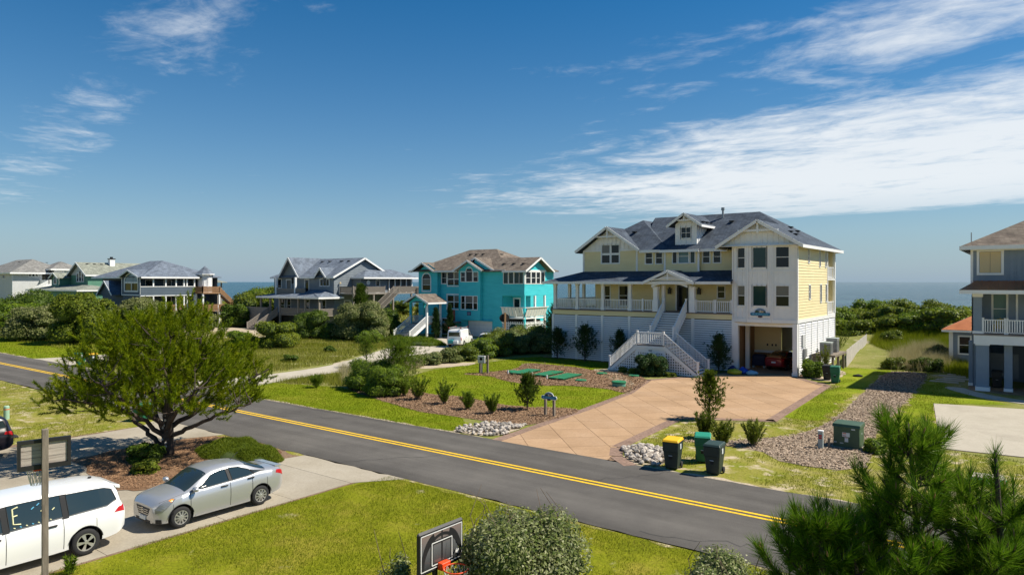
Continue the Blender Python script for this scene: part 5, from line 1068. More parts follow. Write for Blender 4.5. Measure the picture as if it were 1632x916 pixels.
# ------------------------------------------------------------------ green house and pale house far left
def green_house():
    W, Gs, RS = MATS['white_trim'], MATS['green_siding'], MATS['roof_sage']; V = 60.
    H = thing('beach_house', 'green house with sage roof, pale gable and white chimney', 'house', (-158, V, 0), world=True)
    def wl(pl, poly, holes=(), lap=.26, m=Gs, name='wall'): mb = MB(); siding(mb, pl, poly, holes, lap); return mb.build(name, m, H)
    f = Pl(0, V, 0); hs = [(-158.6, -157.7, 7.3, 8.9), (-157.4, -156.4, 7.3, 9.4), (-156.1, -155.2, 7.3, 8.9)]
    wl(f, rect(-161.5, -153.2, 0, 8.6), hs); wl(f, [(-161.5, 8.6), (-153.2, 8.6), (-157.4, 11.0)], hs, m=MATS['pale_siding'], name='gable_wall')
    for h_ in hs: window(H, f, *h_, 1, 2, tw=.16, arch=(h_ == hs[1]))
    wl(Pl(-153.2, 0, 90), rect(V, 76, 0, 8.6)); wl(Pl(-161.5, 0, -90), rect(-76, -V, 0, 8.6), lap=.4); wl(Pl(0, 76, 180), rect(153.2, 161.5, 0, 8.6), lap=.4)
    roof = slab_part('roof', RS, H, [[(-157.35, 59.3, 11.25), (-152.6, 59.3, 8.6), (-152.6, 76.5, 8.6), (-157.35, 76.5, 11.25)], [(-162.1, 59.3, 8.6), (-157.35, 59.3, 11.25), (-157.35, 76.5, 11.25), (-162.1, 76.5, 8.6)]], .12)
    fascia(roof, [((-162.1, 59.28, 8.6), (-157.35, 59.28, 11.25)), ((-157.35, 59.28, 11.25), (-152.6, 59.28, 8.6)), ((-152.58, 59.3, 8.6), (-152.58, 76.5, 8.6))], W, h=.28)
    for y in (61.2, 62.6, 64.0): vent(roof, -156.6, y, 10.85)
    ch = MB().box(-157.0, -156.0, 65.4, 66.4, 10.0, 12.0).build('chimney', W, H); MB().box(-157.1, -155.9, 65.3, 66.5, 12.0, 12.15).lathe([(.3, 12.15), (.3, 12.5)], 10, (-156.5, 65.9, 0)).build('chimney_cap', MATS['dark_metal'], ch)
    # front projection with small gable and low roof
    b = Pl(0, 57.8, 0); wl(b, gable_poly(-165.4, -161.6, 0, 8.0, 9.0), [(-164.2, -162.9, 6.8, 8.0)]); window(H, b, -164.2, -162.9, 6.8, 7.7, 1, 1, arch=True, tw=.2); wl(Pl(-161.6, 0, 90), rect(57.8, 62, 5, 8.0))
    g2 = slab_part('gable_roof', RS, H, [[(-165.9, 57.3, 8.0), (-163.5, 57.3, 9.15), (-163.5, 62, 9.15), (-165.9, 62, 8.0)], [(-163.5, 57.3, 9.15), (-161.1, 57.3, 8.0), (-161.1, 62, 8.0), (-163.5, 62, 9.15)]], .1); fascia(g2, [((-165.9, 57.28, 8.0), (-163.5, 57.28, 9.15)), ((-163.5, 57.28, 9.15), (-161.1, 57.28, 8.0))], W, h=.25)
    lb = Pl(0, 55.6, 0); wl(lb, rect(-171, -146, 0, 5.5), [(-169.4, -168.6, 3.2, 5.1), (-168.2, -167.4, 3.2, 5.1)]); window(H, lb, -169.4, -168.6, 3.2, 5.1, 1, 2, tw=.18); window(H, lb, -168.2, -167.4, 3.2, 5.1, 1, 2, tw=.18); wl(Pl(-146, 0, 90), rect(55.6, 62, 0, 5.5))
    lr = slab_part('lower_roof', RS, H, hip_planes(-171.6, -145.4, 55, 63.5, 5.6, .22), .1); fascia(lr, [((-171.6, 54.98, 5.6), (-145.4, 54.98, 5.6)), ((-145.38, 55, 5.6), (-145.38, 63.5, 5.6))], W, h=.26)
    return H
green_house()
def pale_house():
    W, Ps, RS = MATS['white_trim'], MATS['pale_siding'], MATS['roof_grey']; xr = -195.
    H = thing('beach_house', 'off-white house with grey hipped roof and white outdoor stair, farthest left', 'house', (-200, 60, 0), world=True)
    def wl(pl, poly, holes=(), lap=.26, m=Ps, name='wall'): mb = MB(); siding(mb, pl, poly, holes, lap); return mb.build(name, m, H)
    r_ = Pl(xr, 0, 90); hs = [(63.2, 63.7, 8.5, 9.2), (63.95, 64.4, 8.5, 9.2), (64.65, 65.1, 8.5, 9.2)]
    wl(r_, rect(59.8, 66.0, 0, 9.4), hs)
    for h_ in hs: window(H, r_, *h_, 1, 1, tw=.12)
    wl(Pl(0, 59.8, 0), rect(-218, xr, 0, 9.4), [(-201.5, -199.5, 8.0, 8.9)]); window(H, Pl(0, 59.8, 0), -201.5, -199.5, 8.0, 8.9, 2, 1); wl(Pl(0, 72, 180), rect(195, 218, 0, 9.4), lap=.4)
    roof = slab_part('roof', RS, H, hip_planes(-219, xr + 1.1, 59, 73, 9.4, .5), .15); fascia(roof, [((xr + 1.12, 59, 9.4), (xr + 1.12, 73, 9.4)), ((-219, 58.98, 9.4), (xr + 1.1, 58.98, 9.4))], W, h=.34)
    w2 = Pl(-193.6, 0, 90); wl(w2, rect(68.2, 73, 0, 10.3), [(70.4, 71.4, 6.8, 8.6), (70.4, 71.4, 9.0, 9.9)], m=W); window(H, w2, 70.4, 71.4, 6.8, 8.6, 1, 1, g='glass_lit'); window(H, w2, 70.4, 71.4, 9.0, 9.9, 1, 1, g='glass_lit'); wl(Pl(0, 68.2, 0), rect(-199, -193.6, 0, 10.3))
    r2 = slab_part('wing_roof', RS, H, hip_planes(-202, -192.4, 67, 74.5, 10.35, .52), .15); fascia(r2, [((-192.38, 67, 10.35), (-192.38, 74.5, 10.35)), ((-202, 66.98, 10.35), (-192.4, 66.98, 10.35))], W, h=.34)
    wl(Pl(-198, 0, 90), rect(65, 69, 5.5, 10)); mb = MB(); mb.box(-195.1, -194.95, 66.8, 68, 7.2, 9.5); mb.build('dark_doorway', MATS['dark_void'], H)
    MB().box(-195, -189.5, 65.6, 72.5, 6.4, 6.7).build('deck_floor', W, H); railing(H, (-189.5, 65.6, 6.7), (-189.5, 72, 6.7), W, bal=.12, gap=.2); railing(H, (-194.9, 65.6, 6.7), (-189.6, 65.6, 6.7), W, bal=.12, gap=.2)
    steps(H, (-189.6, 60.3, 3.4), (-189.6, 65.6, 6.6), (-1.5, 0, 0), 12, W, W); railing(H, (-189.5, 60.3, 3.6), (-189.5, 65.6, 6.7), W, bal=.12, gap=.2)
    steps(H, (-189.4, 68.8, 1.0), (-189.4, 62.5, 4.4), (1.2, 0, 0), 12, W, W); railing(H, (-188.2, 68.8, 1.2), (-188.2, 62.5, 4.6), W, bal=.12, gap=.2); MB().beam((-188.2, 68.8, 1.0), (-188.2, 62.5, 4.4), .1, .5).beam((-189.5, 60.3, 3.3), (-189.5, 65.6, 6.5), .1, .5).build('stringer', W, H)
    for y in (65.8, 69, 72.2): MB().box(-189.7, -189.4, y - .15, y + .15, 0, 6.4).build('deck_post', W, H)
    for y in (62.6, 64.4, 67.2, 68.6): vent(roof, xr - 4.5, y, 12.0)
    return H
pale_house()
gz = thing('beach_gazebo', 'small open gazebo with low hipped roof on the dune behind the slate-blue house', 'gazebo', (-139.1, 76.4, 0), world=True)
for x in (-141.1, -138.4, -135.9):
    for y in (74.9, 78.9): MB().box(x - .12, x + .12, y - .12, y + .12, 4.4, 7.1).build('post', MATS['weathered_wood'], gz)
slab_part('roof', MATS['roof_sage'], gz, hip_planes(-141.9, -135.1, 74, 79.8, 7.1, .36), .1); MB().box(-141.6, -135.4, 74.4, 79.4, 5.2, 5.4).build('floor', MATS['weathered_wood'], gz)
for x in (-141.1, -135.9): MB().box(x - .15, x + .15, 74.8, 79, 0, 5.2).build('pier', MATS['weathered_wood'], gz)

# ------------------------------------------------------------------ blue house at the right edge and its outbuilding
def blue_house():
    W, B, CP = MATS['white_trim'], MATS['blue_siding'], MATS['copper']; V = 54.9
    H = thing('beach_house', 'blue-grey house with copper porch roof, cut by the right edge', 'house', (2, V, 0), world=True)
    def wl(pl, poly, holes=(), lap=.22, m=B, name='wall'): mb = MB(); siding(mb, pl, poly, holes, lap); return mb.build(name, m, H)
    f = Pl(0, V, 0); back = Pl(0, 57.0, 0); X1 = 12.
    for x, w in ((-2.47, .7), (6.6, .7)):
        MB().box(x - w / 2, x + w / 2, V, V + .6, .28, 3.02).build('column', B, H); MB().box(x - w / 2 - .05, x + w / 2 + .05, V - .05, V + .65, 0, .27).build('column_base', W, H); MB().box(x - w / 2 - .05, x + w / 2 + .05, V - .05, V + .65, 3.02, 3.095).build('column_capital', W, H)
    for x, y in ((-3.15, 57.5), (-1.1, 55.7), (2.2, 55.2)): MB().box(x - .22, x + .22, y - .22, y + .22, .2, 3.1).build('column', B, H); MB().box(x - .25, x + .25, y - .25, y + .25, 0, .2).build('column_base', W, H)
    MB().box(-2.95, X1, V - .06, 57.3, 3.1, 3.68).build('porch_beam', W, H); MB().box(-3.0, X1, V - .1, 57.3, 3.69, 3.78).build('porch_floor', MATS['tread'], H)
    # porch level
    hs = [(-1.95, -1.25, 4.4, 6.35), (1.3, 3.1, 3.85, 6.4)]
    wl(back, rect(-3.1, X1, 3.78, 7.2), hs); window(H, back, *hs[0], 1, 2, tw=.12, g='glass_lit'); window(H, back, *hs[1], 2, 1, tw=.14, name='glass_door'); wl(Pl(-3.1, 0, -90), rect(-66, -57, 0, 9.6)); wl(Pl(-3.05, 0, -90), rect(-57, -54.9, 3.78, 6.4))
    mb = MB(); siding(mb, Pl(0, 57.1, 0), rect(-3.1, -2.55, 0, 7.0), (), .22); mb.build('wall', B, H)
    MB().box(-2.98, -2.5, V + .02, V + .4, 3.95, 6.2).build('column', B, H); MB().box(-3.03, -2.45, V - .03, V + .45, 3.785, 3.95).build('column_base', W, H); MB().box(-3.03, -2.45, V - .03, V + .45, 6.2, 6.4).build('column_capital', W, H)
    MB().box(-.72, -.6, 56.9, 57.0, 3.8, 6.4).build('trim_board', W, H); lantern(H, back, .1, 5.95)
    railing(H, (-2.45, V + .1, 3.78), (-1.25, V + .1, 3.78), W, h=.92, gap=.13, bal=.06); railing(H, (-1.15, V + .1, 3.78), (1.4, V + .1, 3.78), W, h=.92, gap=.13, bal=.06); railing(H, (1.5, V + .1, 3.78), (5.5, V + .1, 3.78), W, h=.92, gap=.13, bal=.06)
    pr = slab_part('porch_roof', CP, H, [[(-3.7, 54.1, 6.68), (X1, 54.1, 6.68), (X1, 57.0, 7.5), (-2.6, 57.0, 7.5)], [(-3.7, 60, 6.68), (-3.7, 54.1, 6.68), (-2.6, 57.0, 7.5), (-2.6, 60, 7.5)]], .06)
    fascia(pr, [((-3.7, 54.08, 6.66), (X1, 54.08, 6.66))], W, h=.24, drop=.12); MB().slab([(-3.6, 54.2, 6.45), (X1, 54.2, 6.45), (X1, 57, 6.45), (-3.6, 57, 6.45)], .04).build('porch_ceiling', W, H)
    mb = MB()
    for x in np.arange(-3.0, X1, .45): mb.beam((x, 54.1, 6.695), (x, 57.0, 7.515), .03, .04)
    mb.build('roof_seams', CP, pr)
    # upper level
    up = Pl(0, 56.2, 0); mb = MB(); battens(mb, up, rect(-3.1, X1, 7.2, 9.35), [(-2.7, -1.5, 7.8, 9.25)], .4); mb.build('upper_wall', B, H)
    mb = MB(); up.box(mb, -2.85, -2.7, 7.65, 9.35, 0, .05); up.box(mb, -1.5, -1.35, 7.65, 9.35, 0, .05); up.box(mb, -2.7, -1.5, 9.22, 9.35, 0, .05); up.box(mb, -2.7, -1.5, 7.65, 7.8, 0, .05); up.box(mb, -3.2, -3.05, 7.1, 9.4, .0, .05); up.box(mb, -3.1, X1, 9.3, 9.55, .047, .07); mb.build('trim_board', W, H)
    for a in (-2.68, -2.09): mb = MB(); up.box(mb, a, a + .57, 7.82, 9.2, -.02, .03); [up.box(mb, a + .06, a + .51, z, z + .045, .03, .045) for z in np.arange(7.9, 9.15, .09)]; mb.build('shutter', MATS['beige'], H)
    roof = slab_part('roof', MATS['roof_brown'], H, hip_planes(-3.75, 16, 55.5, 66.5, 9.6, .52), .12); fascia(roof, [((-3.75, 55.48, 9.6), (X1, 55.48, 9.6)), ((-3.77, 55.5, 9.6), (-3.77, 66.5, 9.6))], W, h=.26); vent(roof, .6, 57.6, 10.65)
    MB().slab([(-3.7, 55.55, 9.42), (X1, 55.55, 9.42), (X1, 56.2, 9.42), (-3.7, 56.2, 9.42)], .03).build('soffit', W, H)
    wl(Pl(0, 66, 180), rect(-12, 3.1, 0, 9.5), lap=.4); MB().lathe([(.03, 9.9), (.03, 10.6)], 6, (-3.2, 57, 0)).build('vent_pipe', MATS['grey_metal'], roof)
    # beneath the porch
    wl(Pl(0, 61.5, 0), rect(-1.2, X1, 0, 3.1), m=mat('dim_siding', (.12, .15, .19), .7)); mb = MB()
    for i in range(6):
        for j in range(6): mb.box(-2.2 + i * .26, -2.2 + i * .26 + .19, 60.0, 60.05, .45 + j * .26, .45 + j * .26 + .19)
    mb.box(-2.3, -.6, 60.06, 60.12, .35, 2.1); mb.build('block_screen', MATS['grey_siding'], H)
    for k in range(6): MB().box(.3, 4.5, 56.6 + k * .28, 56.9 + k * .28, .0, .12 + k * .17).build('step', MATS['weathered_wood'], H)
    return H
blue_house()
sh = thing('garden_shed', 'small grey shed with copper roof beside the blue house', 'shed', (-4.6, 70, 0), world=True); sp = Pl(0, 69.6, 0)
mb = MB(); siding(mb, sp, rect(-5.4, -1.0, 0, 3.1), [(-4.75, -4.0, 1.15, 2.55)], .2); siding(mb, Pl(-5.4, 0, -90), rect(-73, -69.6, 0, 3.1)); siding(mb, Pl(-1.0, 0, 90), rect(69.6, 73, 0, 3.1)); siding(mb, Pl(0, 73, 180), rect(1, 5.4, 0, 3.1)); mb.build('wall', MATS['blue_siding'], sh)
window(sh, sp, -4.75, -4.0, 1.15, 2.55, 1, 2, tw=.12); mb = MB(); sp.box(mb, -5.5, -5.2, 0, 3.1, .032, .065); sp.box(mb, -5.2, -1, 0, .15, .032, .056); mb.build('corner_trim', MATS['white_trim'], sh)
r_s = slab_part('roof', MATS['copper'], sh, hip_planes(-6.0, -.4, 69.0, 73.6, 3.15, .55), .08); fascia(r_s, [((-6.0, 68.98, 3.15), (-.4, 68.98, 3.15))], MATS['white_trim'], h=.16)
# ------------------------------------------------------------------ vehicles
def paint(name, col, metal=0., rough=.28):
    return mat(name, col, rough, spec=.5, metal=metal, coat=.8)
paint('paint_white', (.78, .78, .77)); paint('paint_silver', (.50, .51, .52), .55, .3); paint('paint_red', (.27, .012, .016), .15); paint('paint_black', (.012, .010, .014))
mat('tyre', (.022, .022, .023), .85); mat('black_plastic', (.02, .02, .021), .5); mat('alloy', (.55, .55, .55), .35, metal=.7); mat('chrome', (.7, .7, .7), .15, metal=1.)
mat('lamp_red', (.42, .012, .015), .15, spec=.6); mat('lamp_clear', (.16, .17, .18), .06, spec=.9, coat=1.); mat('lamp_amber', (.75, .25, .03), .2); mat('plate', (.62, .66, .68), .5)
glass('car_glass', (.02, .032, .035), .03); MATS['car_glass'].node_tree.nodes['Principled BSDF'].inputs['Specular IOR Level'].default_value = 1.
class Car:
    def __init__(s, st, wt, smooth=5):
        st = np.array(st, float); x = np.linspace(st[0, 0], st[-1, 0], 90); s.x = x
        def c(k): y = np.interp(x, st[:, 0], st[:, k]); p = np.pad(y, smooth, mode='reflect', reflect_type='odd'); ker = np.hanning(2 * smooth + 1); ker /= ker.sum(); return np.convolve(p, ker, 'valid')
        s.w, s.zb, s.zs, s.zt = c(1), c(2), c(3), c(4); s.wt = wt
    def sec(s, X):
        w, zb, zs, zt = (np.interp(X, s.x, a) for a in (s.w, s.zb, s.zs, s.zt)); dz = max(zt - zs, .01); g = min(max((dz - .12) / .3, 0), 1); L = lambda a, b: a + (b - a) * g; wt = s.wt * w / s.w.max() * (1 + .0)
        h = zs - zb
        return [(w * .82, zb), (w * .95, zb + .04), (w * .985, zb + .3 * h), (w * 1.0, zb + .55 * h), (w * .995, zb + .78 * h), (w * .955, zs),
                (L(.87 * w, .93 * w), L(zs + .45 * dz, zs + .03)), (L(.72 * w, wt + .02), L(zs + .72 * dz, zt - .12)), (L(.54 * w, wt - .06), L(zs + .87 * dz, zt - .04)), (L(.3 * w, wt * .5), L(zs + .97 * dz, zt - .006)), (0, zt)]
    def P(s, X, q, side=1, d=0.):
        q = min(max(q, 0), 10); S0 = s.sec(X); i = min(int(q), 9); t = q - i; y = S0[i][0] + (S0[i + 1][0] - S0[i][0]) * t; z = S0[i][1] + (S0[i + 1][1] - S0[i][1]) * t
        p = Vector((X, y * side, z))
        if d:
            S1 = s.sec(X + .02); y1 = S1[i][0] + (S1[i + 1][0] - S1[i][0]) * t; z1 = S1[i][1] + (S1[i + 1][1] - S1[i][1]) * t
            a = Vector((.02, (y1 - y) * side, z1 - z)); b = Vector((0, (S0[i + 1][0] - S0[i][0]) * side, S0[i + 1][1] - S0[i][1])); n = a.cross(b)
            if n.length > 1e-9:
                n.normalize()
                if n.dot(Vector((0, y * side, z - .6))) < 0: n = -n
                p = p + n * d
        return p
    def patch(s, poly, side=1, d=.006, sub=6):
        """surface patch whose outline is given in (x, q) surface coordinates"""
        bm = bmesh.new(); bm.faces.new([bm.verts.new((a, b, 0)) for a, b in poly]); bmesh.ops.triangulate(bm, faces=bm.faces[:]); bmesh.ops.subdivide_edges(bm, edges=bm.edges[:], cuts=sub, use_grid_fill=True); bmesh.ops.triangulate(bm, faces=bm.faces[:]); bm.verts.index_update()
        mb = MB().add([s.P(v.co.x, v.co.y, side, d) for v in bm.verts], [tuple(v.index for v in f.verts) for f in bm.faces]); bm.free(); return mb
    def grid(s, xa, xb, qa, qb, d=.006, n=10, m=8):
        """patch across the centre line: from q = qa(t) on one side to the other"""
        V = []; F = []
        for i in range(n + 1):
            t = i / n; X = xa + (xb - xa) * t; q0 = qa + (qb - qa) * t
            for j in range(2 * m + 1): u = (j - m) / m; q = 10 - (10 - q0) * abs(u); V.append(s.P(X, q, 1 if u >= 0 else -1, d))
        W_ = 2 * m + 1
        for i in range(n):
            for j in range(2 * m): a = i * W_ + j; F.append((a, a + 1, a + W_ + 1, a + W_))
        return MB().add(V, F)
    def body(s, wheels, r, cutter_mat, body_mat):
        V = []; F = []; n = len(s.x)
        for X in s.x:
            S = s.sec(X); ring = [(X, -y, z) for y, z in S] + [(X, y, z) for y, z in S[-2::-1]]; V += ring
        k = 21
        for i in range(n - 1):
            for j in range(k): j2 = (j + 1) % k; F.append((i * k + j, i * k + j2, (i + 1) * k + j2, (i + 1) * k + j))
        F.append(tuple(range(k - 1, -1, -1))); F.append(tuple((n - 1) * k + j for j in range(k)))
        me = MB().add(V, F).mesh('body', smooth=True); bm = bmesh.new(); bm.from_mesh(me); bmesh.ops.recalc_face_normals(bm, faces=bm.faces); bm.to_mesh(me); bm.free()
        me.materials.append(body_mat); o = bpy.data.objects.new('body', me); COL.objects.link(o); cut_ = []
        for wx in wheels:
            for sd in (-1, 1):
                c_ = MB().lathe([(r + .065, -.2), (r + .065, .25)], 28, (wx, sd * s.w.max() * .98, r + .01), 'y').mesh('cut'); bm = bmesh.new(); bm.from_mesh(c_); bmesh.ops.recalc_face_normals(bm, faces=bm.faces); bm.to_mesh(c_); bm.free(); c_.materials.append(cutter_mat)
                co = bpy.data.objects.new('cut', c_); COL.objects.link(co); md = o.modifiers.new('b', 'BOOLEAN'); md.object = co; md.operation = 'DIFFERENCE'; md.solver = 'EXACT'; md.material_mode = 'TRANSFER'; cut_.append(co)
        dg = bpy.context.evaluated_depsgraph_get(); m2 = bpy.data.meshes.new_from_object(o.evaluated_get(dg)); m2.name = 'body'
        for c_ in cut_ + [o]: bpy.data.objects.remove(c_)
        ob = bpy.data.objects.new('body', m2); COL.objects.link(ob)
        m2.polygons.foreach_set('use_smooth', [True] * len(m2.polygons))
        md = ob.modifiers.new('e', 'EDGE_SPLIT'); md.split_angle = R(38)
        return ob
def wheel(parent, x, y, r, w=.2, spokes=10, cover=False):
    sd = 1 if y > 0 else -1; z = r
    t = MB().lathe([(r * .63, -.03), (r * .64, -w / 2 + .004), (r * .68, -w / 2), (r * .9, -w / 2), (r * .985, -w / 2 + .03), (r, 0), (r * .985, w / 2 - .03), (r * .9, w / 2), (r * .68, w / 2), (r * .64, w / 2 - .004), (r * .63, .03)], 28, (x, y - sd * w / 2, z), 'y').build('wheel', MATS['tyre'], parent, smooth=True)
    rim = MB(); yo = y - sd * w / 2 + sd * (w / 2 - .015)
    rim.lathe([(r * .66, -.012), (r * .66, .012), (r * .58, .012), (r * .58, -.012)], 26, (x, yo, z), 'y'); rim.lathe([(r * .17, -.02), (r * .15, .025)], 14, (x, yo, z), 'y')
    for k in range(spokes):
        a = 2 * math.pi * k / spokes; c, s_ = math.cos(a), math.sin(a); wd = .30 if spokes < 7 else .15
        rim.add([(x + r * (.14 * c - .06 * s_), yo + sd * .02, z + r * (.14 * s_ + .06 * c)), (x + r * (.14 * c + .06 * s_), yo + sd * .02, z + r * (.14 * s_ - .06 * c)), (x + r * (.62 * c + wd / 2 * s_), yo + sd * .008, z + r * (.62 * s_ - wd / 2 * c)), (x + r * (.62 * c - wd / 2 * s_), yo + sd * .008, z + r * (.62 * s_ + wd / 2 * c))], [(0, 1, 2, 3)])
    rim.build('rim', MATS['alloy'], t)
    MB().lathe([(r * .64, -.01), (r * .64, .01)], 22, (x, yo - sd * .05, z), 'y').build('brake_disc', MATS['black_plastic'], t)
def build_car(name, label, cat, loc, rz, st, wt, wheels, r, pm, sidewins, ws, rw, seams, handles, spokes=10, group=None, belt=None):
    o = thing(name, label, cat, loc, rz, group); c = Car(st, wt); b = c.body(wheels, r, MATS['dark_void'], MATS[pm]); b.parent = o
    for sd in (1, -1):
        for pz in sidewins: c.patch(pz, sd).build('side_window', MATS['car_glass'], o)
        for x in seams: MB().tube([c.P(x, q_, sd, .001) for q_ in np.linspace(.9, 5.95, 16)], .008, 4).build('door_seam', MATS['black_plastic'], o)
        for x, q in handles:
            p = c.P(x, q, sd, .022); MB().box(p.x - .11, p.x + .11, p.y - .018, p.y + .018, p.z - .022, p.z + .022).build('door_handle', MATS['black_plastic'], o, bevel=.008)
        for wx in wheels: wheel(o, wx, sd * (c.w.max() - .015), r, .21, spokes)
        c.patch([(wheels[0] + r + .12, .25), (wheels[1] - r - .12, .25), (wheels[1] - r - .12, 1.3), (wheels[0] + r + .12, 1.3)], sd, .008).build('sill_trim', MATS[pm], o)
    for sd in (1, -1):
        for pz in sidewins:                             # black rubber round every side window
            P_ = [c.P(a + (e - a) * t, b + (f - b) * t, sd, .006) for (a, b), (e, f) in zip(pz, pz[1:] + pz[:1]) for t in (0, .33, .67)]; MB().tube(P_ + P_[:1], .012, 4, cap=False).build('window_seal', MATS['black_plastic'], o)
        for x0, x1, q in ((wheels[1] + r * .55, wheels[1] + r * .95, 4.3), (wheels[0] - r * .95, wheels[0] - r * .55, 4.3)): MB().tube([c.P((x0 + x1) / 2, q_, sd, .001) for q_ in np.linspace(1.8 if r < .5 else 1, q, 8)], .006, 4).build('bumper_seam', MATS['black_plastic'], o)
        MB().tube([c.P(x, 6.15, sd, .001) for x in np.linspace(ws[0] + .04, c.x[-1] - .14, 10)], .007, 4).build('hood_seam', MATS['black_plastic'], o)
        for wx in wheels: MB().tube([(wx + (r + .068) * math.cos(t), sd * (c.w.max() * .985), r + .01 + (r + .068) * math.sin(t)) for t in np.linspace(.15, math.pi - .15, 18)], .012, 5).build('arch_lip', MATS['black_plastic'], o)
    c.grid(ws[0], ws[1], ws[2], ws[3]).build('windshield', MATS['car_glass'], o, smooth=True); c.grid(rw[0], rw[1], rw[2], rw[3]).build('rear_window', MATS['car_glass'], o, smooth=True)
    return o, c
def mirror(o, c, x, q, m):
    for sd in (1, -1):
        p = c.P(x, q, sd, .0); bm = bmesh.new(); bmesh.ops.create_uvsphere(bm, u_segments=12, v_segments=8, radius=1)
        for v in bm.verts: v.co = Vector((p.x + v.co.x * .07 - (.03 if v.co.x < 0 else 0), p.y + sd * .13 + v.co.y * .12, p.z + .06 + v.co.z * .075))
        me = bpy.data.meshes.new('mirror'); bm.to_mesh(me); bm.free(); me.polygons.foreach_set('use_smooth', [True] * len(me.polygons)); link('mirror', me, MATS[m], o)
        MB().beam((p.x, p.y - sd * .02, p.z + .03), (p.x, p.y + sd * .1, p.z + .04), .05, .04).build('mirror_arm', MATS['black_plastic'], o)
SEDAN = [(-2.24, .62, .42, .86, .93), (-2.2, .72, .36, .93, 1.0), (-2.05, .79, .30, 1.0, 1.08), (-1.75, .83, .24, 1.0, 1.12), (-1.55, .84, .20, .99, 1.16), (-.9, .85, .18, .97, 1.43), (-.25, .85, .18, .95, 1.5), (.3, .85, .18, .93, 1.46), (.62, .85, .18, .92, 1.33), (1.15, .85, .18, .90, 1.03), (1.5, .845, .19, .86, .98), (1.9, .82, .20, .82, .92), (2.1, .76, .21, .78, .86), (2.2, .69, .22, .74, .80), (2.25, .60, .25, .68, .73)]
SEDAN = [((1.3 + (x - 1.3) * .74 if x > 1.3 else x), *q) for x, *q in SEDAN]
SW_FRONT = [(-.22, 6.08), (1.0, 6.08), (.62, 6.45), (.32, 6.92), (-.16, 7.05)]
SW_REAR = [(-1.12, 6.1), (-.34, 6.08), (-.28, 7.05), (-.62, 7.0), (-.95, 6.7)]
SW_Q = [(-1.5, 6.22), (-1.16, 6.12), (-1.0, 6.66), (-1.2, 6.52)]
def sedan(label, loc, rz, pm):
    o, c = build_car('parked_car', label, 'car', loc, rz, SEDAN, .60, (-1.3, 1.3), .31, pm, [SW_FRONT, SW_REAR, SW_Q], (1.13, .42, 6.6, 7.6), (-1.56, -.86, 6.7, 7.6), (-.25, 1.02, -1.0), [(-.05, 4.8), (-.95, 4.9)])
    mirror(o, c, .92, 5.95, pm)
    for sd in (1, -1):
        c.patch([(1.45, 5.15), (1.80, 3.5), (1.965, 3.4), (1.97, 4.6), (1.77, 5.75), (1.52, 5.9)], sd, .012).build('headlight', MATS['lamp_clear'], o); c.patch([(1.49, 5.2), (1.60, 4.8), (1.65, 5.5), (1.54, 5.78)], sd, .017).build('indicator', MATS['lamp_amber'], o)
        c.patch([(-2.21, 3.8), (-1.86, 4.5), (-1.9, 5.1), (-2.2, 5.0)], sd, .006).build('tail_light', MATS['lamp_red'], o); c.patch([(1.82, .8), (1.95, .8), (1.96, 2.0), (1.84, 1.9)], sd, .012).build('fog_recess', MATS['black_plastic'], o)
    g = MB(); g.slab([(2.012, -.40, .66), (2.012, .40, .66), (2.012, .26, .43), (2.012, -.26, .43)], .02, (-1, 0, 0)); gr = g.build('grille', MATS['black_plastic'], o)
    for z in (.48, .54, .60): MB().box(2.012, 2.018, -.3, .3, z - .008, z + .008).build('grille_bar', MATS['chrome'], gr)
    MB().lathe([(.075, 0), (.075, .012), (.055, .012), (.055, 0)], 20, (2.018, 0, .57), 'x').box(2.02, 2.03, -.08, .08, .557, .583).build('badge', MATS['chrome'], gr)
    MB().box(2.005, 2.03, -.17, .17, .30, .41).build('number_plate', MATS['plate'], o); MB().box(-2.265, -2.245, -.17, .17, .62, .74).build('number_plate', MATS['plate'], o)
    MB().box(1.985, 2.012, -.42, .42, .24, .32).build('lower_grille', MATS['black_plastic'], o, bevel=.006)
    sp = MB(); sp.slab([(-2.24, -.56, 1.07), (-2.24, .56, 1.07), (-1.98, .6, 1.10), (-1.98, -.6, 1.10)], .035); [sp.box(-2.16, -2.02, y - .08, y + .08, .9, 1.09) for y in (-.5, .5)]; sp.build('spoiler', MATS[pm], o)
    for sd in (1, -1): c.patch([(-.34, 6.05), (-.22, 6.05), (-.17, 7.02), (-.27, 7.02)], sd, .004).build('window_pillar', MATS['black_plastic'], o)
    MB().tube([(-.7, .05, 1.47), (-.95, .05, 1.66)], .008, 5).build('aerial', MATS['black_plastic'], o)
    return o
sedan('silver sedan parked nose-in on the concrete driveway beside the lawn', (-20.62, 11.55, .02), R(-90), 'paint_silver')
sedan('dark red car parked inside the carport of the yellow house', (-16.35, 59.3, .03), R(86), 'paint_red')
VAN = [(-2.54, .80, .45, .98, 1.1), (-2.5, .90, .40, 1.05, 1.35), (-2.42, .94, .36, 1.06, 1.6), (-2.3, .955, .3, 1.06, 1.70), (-1.9, .98, .26, 1.05, 1.76), (-.8, .99, .22, 1.03, 1.80), (.3, .99, .22, 1.01, 1.80), (.75, .99, .22, .99, 1.74), (1.7, .97, .23, .96, 1.14), (2.05, .94, .24, .9, 1.02), (2.35, .85, .26, .8, .9), (2.48, .74, .28, .7, .8), (2.54, .62, .32, .62, .7)]
